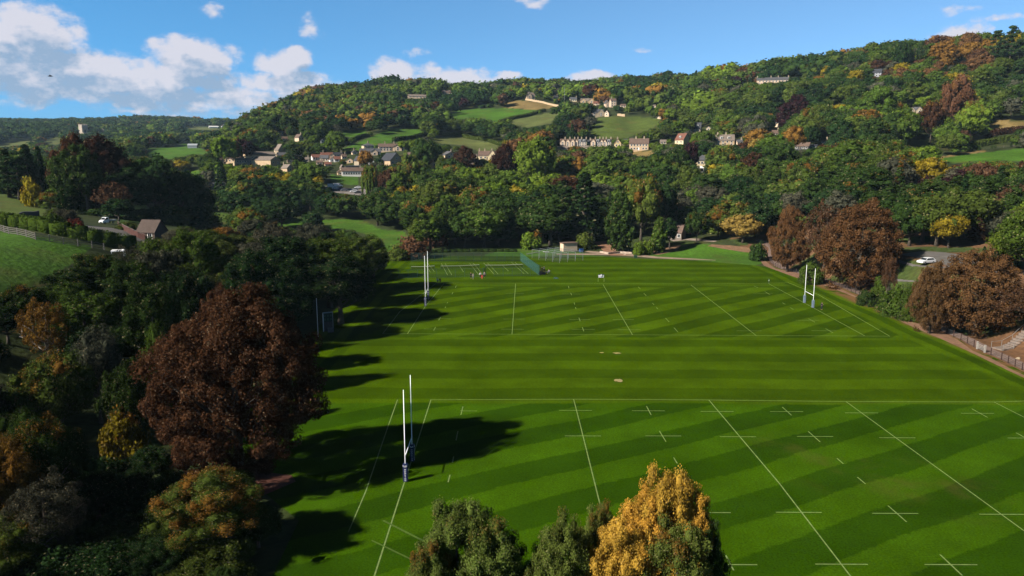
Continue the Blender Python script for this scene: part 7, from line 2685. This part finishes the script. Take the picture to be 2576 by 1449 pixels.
# playing field, car park, lawns and the courtyard stay clear
ok &= ~((X_ > -46) & (X_ < 92) & (Y_ < 284) & ~((Y_ < 82) & (X_ < -24 - .45 * np.maximum(Y_ - 66, 0))))
ok &= ~inpoly(bx, by, [(820, 460), (965, 460), (990, 506), (880, 506), (820, 482)])
ok &= ~inpoly(bx, by, [(1440, 600), (1560, 600), (1940, 600), (1940, 680), (1300, 680), (1300, 628)])
ok &= ~inpoly(bx, by, [(2240, 615), (2350, 625), (2356, 682), (2250, 690)])
ok &= ~inpoly(bx, by, [(190, 545), (300, 545), (430, 556), (430, 612), (330, 612), (190, 580)])
ok &= ~((X_ > 88) & (X_ < 112) & (Y_ < 250))
# beyond a ridge nothing shows
top = Z_ + 13
vis = np.ones(len(X_), bool)
for t_ in np.linspace(.15, .985, 46):
    gx, gy = X_ * t_, Y_ * t_
    gz = CAM[2] + (top - CAM[2]) * t_
    vis &= H(gx, gy) < gz + 2
ok &= vis
idx = np.where(ok)[0]
print('candidates', len(idx))
HB = [(np.array(poly), d0_, min(q[0] for q in poly), max(q[0] for q in poly), min(q[1] for q in poly), max(q[1] for q in poly), poly) for poly, d0_ in KEEP]
# houses: no trunk inside
HP = np.array([[float(o.location.x), float(o.location.y)] for o in S.objects if o.type == 'EMPTY' and o.get('category') in ('house', 'hall', 'villa', 'church', 'cottage', 'terraced house', 'chapel', 'bungalow', 'barn', 'annexe', 'garage', 'shed', 'hut', 'pavilion', 'folly', 'conservatory')])
handP = np.array([[t['P'][0], t['P'][1], t['W']] for t in TREES])
cols_hill = (['dk'] * 26 + ['md'] * 32 + ['lt'] * 13 + ['ol'] * 14 + ['bl'] * 8 + ['or'] * 3 + ['ru'] * 3 + ['yl'] * 2 + ['gy'] * 5 + ['pu'] * 1 + ['br'] * 3)
cols_mid = (['dk'] * 26 + ['md'] * 30 + ['bl'] * 10 + ['ol'] * 10 + ['lt'] * 10 + ['or'] * 4 + ['yl'] * 4 + ['ru'] * 2 + ['gy'] * 2)
cols_far = (['bl'] * 52 + ['dk'] * 30 + ['md'] * 8 + ['ol'] * 8 + ['or'] * 1)
kinds = ['round'] * 40 + ['lobed'] * 22 + ['tall'] * 20 + ['shrub'] * 6 + ['conifer'] * 3 + ['spire'] * 2 + ['bare'] * 4
for i in idx:
    x, y, z, s_ = X_[i], Y_[i], Z_[i], S_[i]
    if np.min((HP[:, 0] - x) ** 2 + (HP[:, 1] - y) ** 2) < 49:
        continue
    if np.any((handP[:, 0] - x) ** 2 + (handP[:, 1] - y) ** 2 < (handP[:, 2] * .33) ** 2):
        continue
    kd = kinds[srg.integers(len(kinds))]
    right = bx[i] > 1640
    patch = math.sin(x * .013 + 2) * math.sin(y * .011 + x * .006)
    pal = cols_far if y > 1180 else (cols_hill if y > 470 or right else cols_mid)
    cl = pal[srg.integers(len(pal))]
    # autumn comes in drifts, and so do the kinds of tree
    dr = math.sin(x * .019 + 1.7 * math.sin(y * .013 + .5)) + math.sin(y * .021 - x * .008 + 2.0)
    gr = math.sin(x * .027 - y * .012) + math.sin(y * .031 + x * .011 + 1.0)
    if y < 1180:
        if dr > (.75 if right else 1.4) and y > 430 and srg.random() < .7:
            cl = ['or', 'ol', 'or', 'br', 'ol', 'cb', 'yl', 'lt'][srg.integers(8)]
        elif cl in ('or', 'ru', 'pu', 'yl', 'br') and srg.random() < (.7 if y > 470 else .4):
            cl = 'ol'
        if cl in ('dk', 'md', 'lt', 'bl'):
            cl = ['bl', 'dk', 'dk', 'md', 'md', 'lt'][int(min(5, max(0, 2.5 + 1.6 * gr + srg.normal(0, .9))))]
    nearl = y < 252 and x < -22
    if nearl and x > -60 and 84 < y < 140 and srg.random() < .65:
        continue
    if nearl:
        kd = ['tall', 'tall', 'round', 'lobed', 'shrub'][srg.integers(5)]
        cl = ['dk', 'bl', 'bl', 'md', 'dk', 'ol', 'gy'][srg.integers(7)]
    elif y < 318 and kd in ('bare',):
        kd = 'tall'
    h_ = (srg.uniform(9, 16.5) + 2.5 * math.sin(x * .041 + y * .023) + (2.5 if srg.random() < .12 else 0)) * (1.12 if kd == 'tall' else 1)
    if nearl:
        h_ = srg.uniform(9, 14.5) if y > 95 else srg.uniform(6, 10)
        if y < 80:
            h_ = srg.uniform(2.2, 4.6)
            kd = ['shrub', 'round', 'lobed'][srg.integers(3)]
            cl = ['bl', 'bl', 'dk', 'ol'][srg.integers(4)]
    if y > 1180:
        h_ = srg.uniform(10, 20) + 5.0 * max(0, math.sin(x * .011 + 1.0) * math.sin(y * .009))
    if kd == 'shrub':
        h_ = srg.uniform(3, 6)
    if kd in ('conifer', 'spire'):
        h_ = srg.uniform(11, 18)
        cl = 'bl' if srg.random() < .7 else 'dk'
    w_ = 1.12 * h_ * {'round': .95, 'lobed': 1.0, 'tall': .68, 'shrub': 1.5, 'conifer': .45, 'spire': .3, 'bare': .8}[kd] * srg.uniform(.85, 1.2)
    if y > 1180:
        w_ = max(w_, s_ * .95)
    # edges of fields and village gardens carry low growth
    drop = False
    px0, py0, dd = float(bx[i]), float(by[i]), float(bd[i])
    for arr, d0_, x0, x1, y0, y1, poly in HB:
        if dd > d0_ - 3:
            continue
        hw = w_ * .5 * F / dd
        if px0 + hw < x0 or px0 - hw > x1:
            continue
        pt = py0 - h_ * F / dd
        if pt > y1 or py0 < y0:
            if not (pt < y1 and py0 > y0):
                continue
        # lower the tree until its top clears the lowest part of what stands behind it
        good = False
        for f_ in (1.0, .8, .62, .48, .36):
            tp = py0 - h_ * f_ * F / dd
            gx_, gy_ = px0 + hw * f_ * CROWN[:, 0], tp + (py0 - tp) * CROWN[:, 1]
            if not inpoly(gx_, gy_, poly).any():
                h_ *= f_
                w_ *= f_
                good = True
                break
        if not good:
            drop = True
            break
    if drop or (h_ < 1.6):
        continue
    au = 0.0
    r_ = srg.random()
    if cl in ('dk', 'md', 'ol', 'lt') and r_ < .12 + (.25 if dr > .9 else 0):
        au = srg.uniform(.15, .45)
    fill.append(dict(kind=kd, P=(x, y, z), H=h_, W=w_, col=cl, au=au, label=None, x=px0, yt=py0 - h_ * F / dd, yb=py0, w=w_ * F / dd, d=dd, lod=None, bark=None, hand=False))
print('fill', len(fill))
# hand set trees must not hide houses either: checked by eye. Nearest fill trees become objects
def seen_area(t):
    return t['w'] * (t['yb'] - t['yt']) if -20 - t['w'] / 2 < t['x'] < 2596 + t['w'] / 2 else 0


fill.sort(key=seen_area, reverse=True)
names_n = {}
for t in TREES:
    names_n[NAMES[t['kind']]] = names_n.get(NAMES[t['kind']], 0) + 1
rest = []
for t in fill:
    nm = NAMES[t['kind']]
    lim = 300 if nm == 'broadleaf_tree' else 60
    if names_n.get(nm, 0) < lim and t['d'] < 1100 and len(TREES) < 560:
        names_n[nm] = names_n.get(nm, 0) + 1
        TREES.append(t)
    else:
        if t['d'] > 300:
            rest.append(t)
print('tree objects', len(TREES), names_n, 'rest', len(rest))

# labels: how the tree looks and where it stands
ORD = ['nearest', 'second nearest', 'third nearest', 'fourth nearest', 'fifth nearest', 'sixth nearest', 'seventh nearest', 'eighth nearest', 'ninth nearest', 'tenth nearest', 'eleventh nearest', 'twelfth nearest', 'thirteenth nearest', 'fourteenth nearest', 'fifteenth nearest']
pend = {}
for t in TREES:
    if t['label']:
        continue
    cx_, cy_ = t['x'], t['yt'] + (t['yb'] - t['yt']) * .35
    best = min(MARKS, key=lambda m_: (m_[0] - cx_) ** 2 + ((m_[1] - cy_) * 1.3) ** 2)
    dx, dy = cx_ - best[0], cy_ - best[1]
    a = math.degrees(math.atan2(-dy, dx)) % 360
    rel = ['right of', 'up and right of', 'above', 'up and left of', 'left of', 'down and left of', 'below', 'down and right of'][int(((a + 22.5) % 360) // 45)]
    sz = 'tiny' if t['w'] * (t['yb'] - t['yt']) < 250 else ''
    noun = {'shrub': 'shrub'}.get(t['kind'], 'conifer' if t['kind'] in ('conifer', 'spire', 'column') else 'tree')
    key = (CW[t['col']], 'orange flecked' if t['au'] > .12 else '', KW[t['kind']], noun, rel, best[2])
    pend.setdefault(key, []).append((dx * dx + dy * dy, t))
for key, lst in pend.items():
    lst.sort(key=lambda q: q[0])
    for i, (_, t) in enumerate(lst):
        o_ = '' if len(lst) == 1 else (ORD[i] + ' ' if i < len(ORD) else f'{i + 1}th nearest ')
        t['label'] = ' '.join((o_ + key[0] + ' ' + key[1] + ' ' + key[2] + ' ' + key[3] + ' ' + key[4] + ' ' + key[5]).split())
        for drop_ in ('orange ', key[2] + ' ', 'flecked ', 'and '):
            if len(t['label'].split()) > 16:
                t['label'] = t['label'].replace(drop_, '', 1)

trg = random.Random(3)
for t in TREES:
    lod = t['lod'] or ('hero' if t['d'] < 70 else 'near' if t['d'] < 205 else 'mid' if t['d'] < 620 else 'far')
    if t['hand'] and lod == 'far' and t['d'] < 900:
        lod = 'mid'
    if not t['hand'] and lod == 'mid' and t['w'] * (t['yb'] - t['yt']) < 1500:
        lod = 'far'
    k = trg.randrange(NVAR[lod])
    cm, tm, raw = proto(t['kind'], lod, k, bark=BARKP if t['bark'] else None)
    Ht, W = DIM[t['kind']]
    nm = NAMES[t['kind']]
    kind_group = {'broadleaf_tree': 'broadleaf trees of the valley', 'chestnut_tree': 'domed chestnut trees', 'conifer_tree': 'conifers of the valley', 'shrub': 'shrubs of the valley', 'thinning_tree': 'thinly leaved trees', 'cedar_tree': 'cedars', 'weeping_tree': 'weeping trees'}.get(nm)
    c = PAL[t['col']]
    j = .86 + .28 * trg.random()
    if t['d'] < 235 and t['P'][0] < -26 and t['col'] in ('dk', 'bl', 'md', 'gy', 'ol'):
        j *= .70          # dimness of the left wood put into the leaf colour
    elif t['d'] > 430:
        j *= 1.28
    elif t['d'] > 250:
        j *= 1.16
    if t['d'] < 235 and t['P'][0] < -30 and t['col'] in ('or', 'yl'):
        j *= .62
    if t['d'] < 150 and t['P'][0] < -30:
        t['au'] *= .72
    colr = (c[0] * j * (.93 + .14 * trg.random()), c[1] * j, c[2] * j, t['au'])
    if tm is None:
        o = bpy.data.objects.new(nm, cm)
        COL.objects.link(o)
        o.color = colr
    else:
        o = empty(nm, (0, 0, 0))
        a = bpy.data.objects.new('trunk', tm)
        b = bpy.data.objects.new('crown', cm)
        for q in (a, b):
            COL.objects.link(q)
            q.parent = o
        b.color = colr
    o.location = t['P']
    o.rotation_euler.z = trg.uniform(0, 6.283)
    o.scale = (t['W'] / W, t['W'] / W, t['H'] / Ht)
    tag(o, t['label'], CATS[nm], kind_group)

# what is left of the far woods, one mass
VV, QQ, TT, VA, TI = [], [], [], [], []
nv = 0
for t in rest:
    lod = 'far' if t['d'] < 760 else 'dist'
    Ht, W = DIM[t['kind']]
    raw = proto(t['kind'], lod, int(srg.integers(3)))[2]
    V, q, tr, va = raw
    a = srg.uniform(0, 6.283)
    ca_, sa_ = math.cos(a), math.sin(a)
    s1, s3 = t['W'] / W, t['H'] / Ht
    P_ = np.stack([(V[:, 0] * ca_ - V[:, 1] * sa_) * s1 + t['P'][0], (V[:, 0] * sa_ + V[:, 1] * ca_) * s1 + t['P'][1], V[:, 2] * s3 + t['P'][2]], -1)
    VV.append(P_)
    QQ.append(q + nv)
    TT.append(tr + nv)
    nv += len(V)
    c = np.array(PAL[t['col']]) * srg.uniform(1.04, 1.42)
    VA.append((va[:len(q)], va[len(q):]))
    TI.append((np.tile(np.append(c, t['au']), (len(q), 1)), np.tile(np.append(c, t['au']), (len(tr), 1))))
me = mixed_mesh('distant_woodland', np.concatenate(VV), np.concatenate(QQ), np.concatenate(TT), np.concatenate([q[0] for q in VA] + [q[1] for q in VA]), [LEAFW], tint=np.concatenate([q[0] for q in TI] + [q[1] for q in TI]))
o = bpy.data.objects.new('distant_woodland', me)
COL.objects.link(o)
tag(o, 'mixed green and autumn coloured woodland covering the far hillsides', None, None, 'stuff')
print('woodland faces', len(me.polygons))

# ------------------------------------------------------------------ the air of the valley
mb = MB()
mb.box((0, 0, 99.0), (10400, 10400, 204))
hz = mb.build('haze', bpy.data.materials.new('valley_haze'))
hm = bpy.data.materials['valley_haze']
hm.use_nodes = True
nt = hm.node_tree
nt.nodes.clear()
ho = N(nt, 'ShaderNodeOutputMaterial')
hv = N(nt, 'ShaderNodeVolumePrincipled')
hv.inputs['Color'].default_value = (.55, .78, 1.0, 1)
hv.inputs['Density'].default_value = .000036
hv.inputs['Anisotropy'].default_value = 0.0
nt.links.new(hv.outputs[0], ho.inputs['Volume'])
tag(hz, None, None, None, 'stuff')
S.cycles.volume_bounces = 0
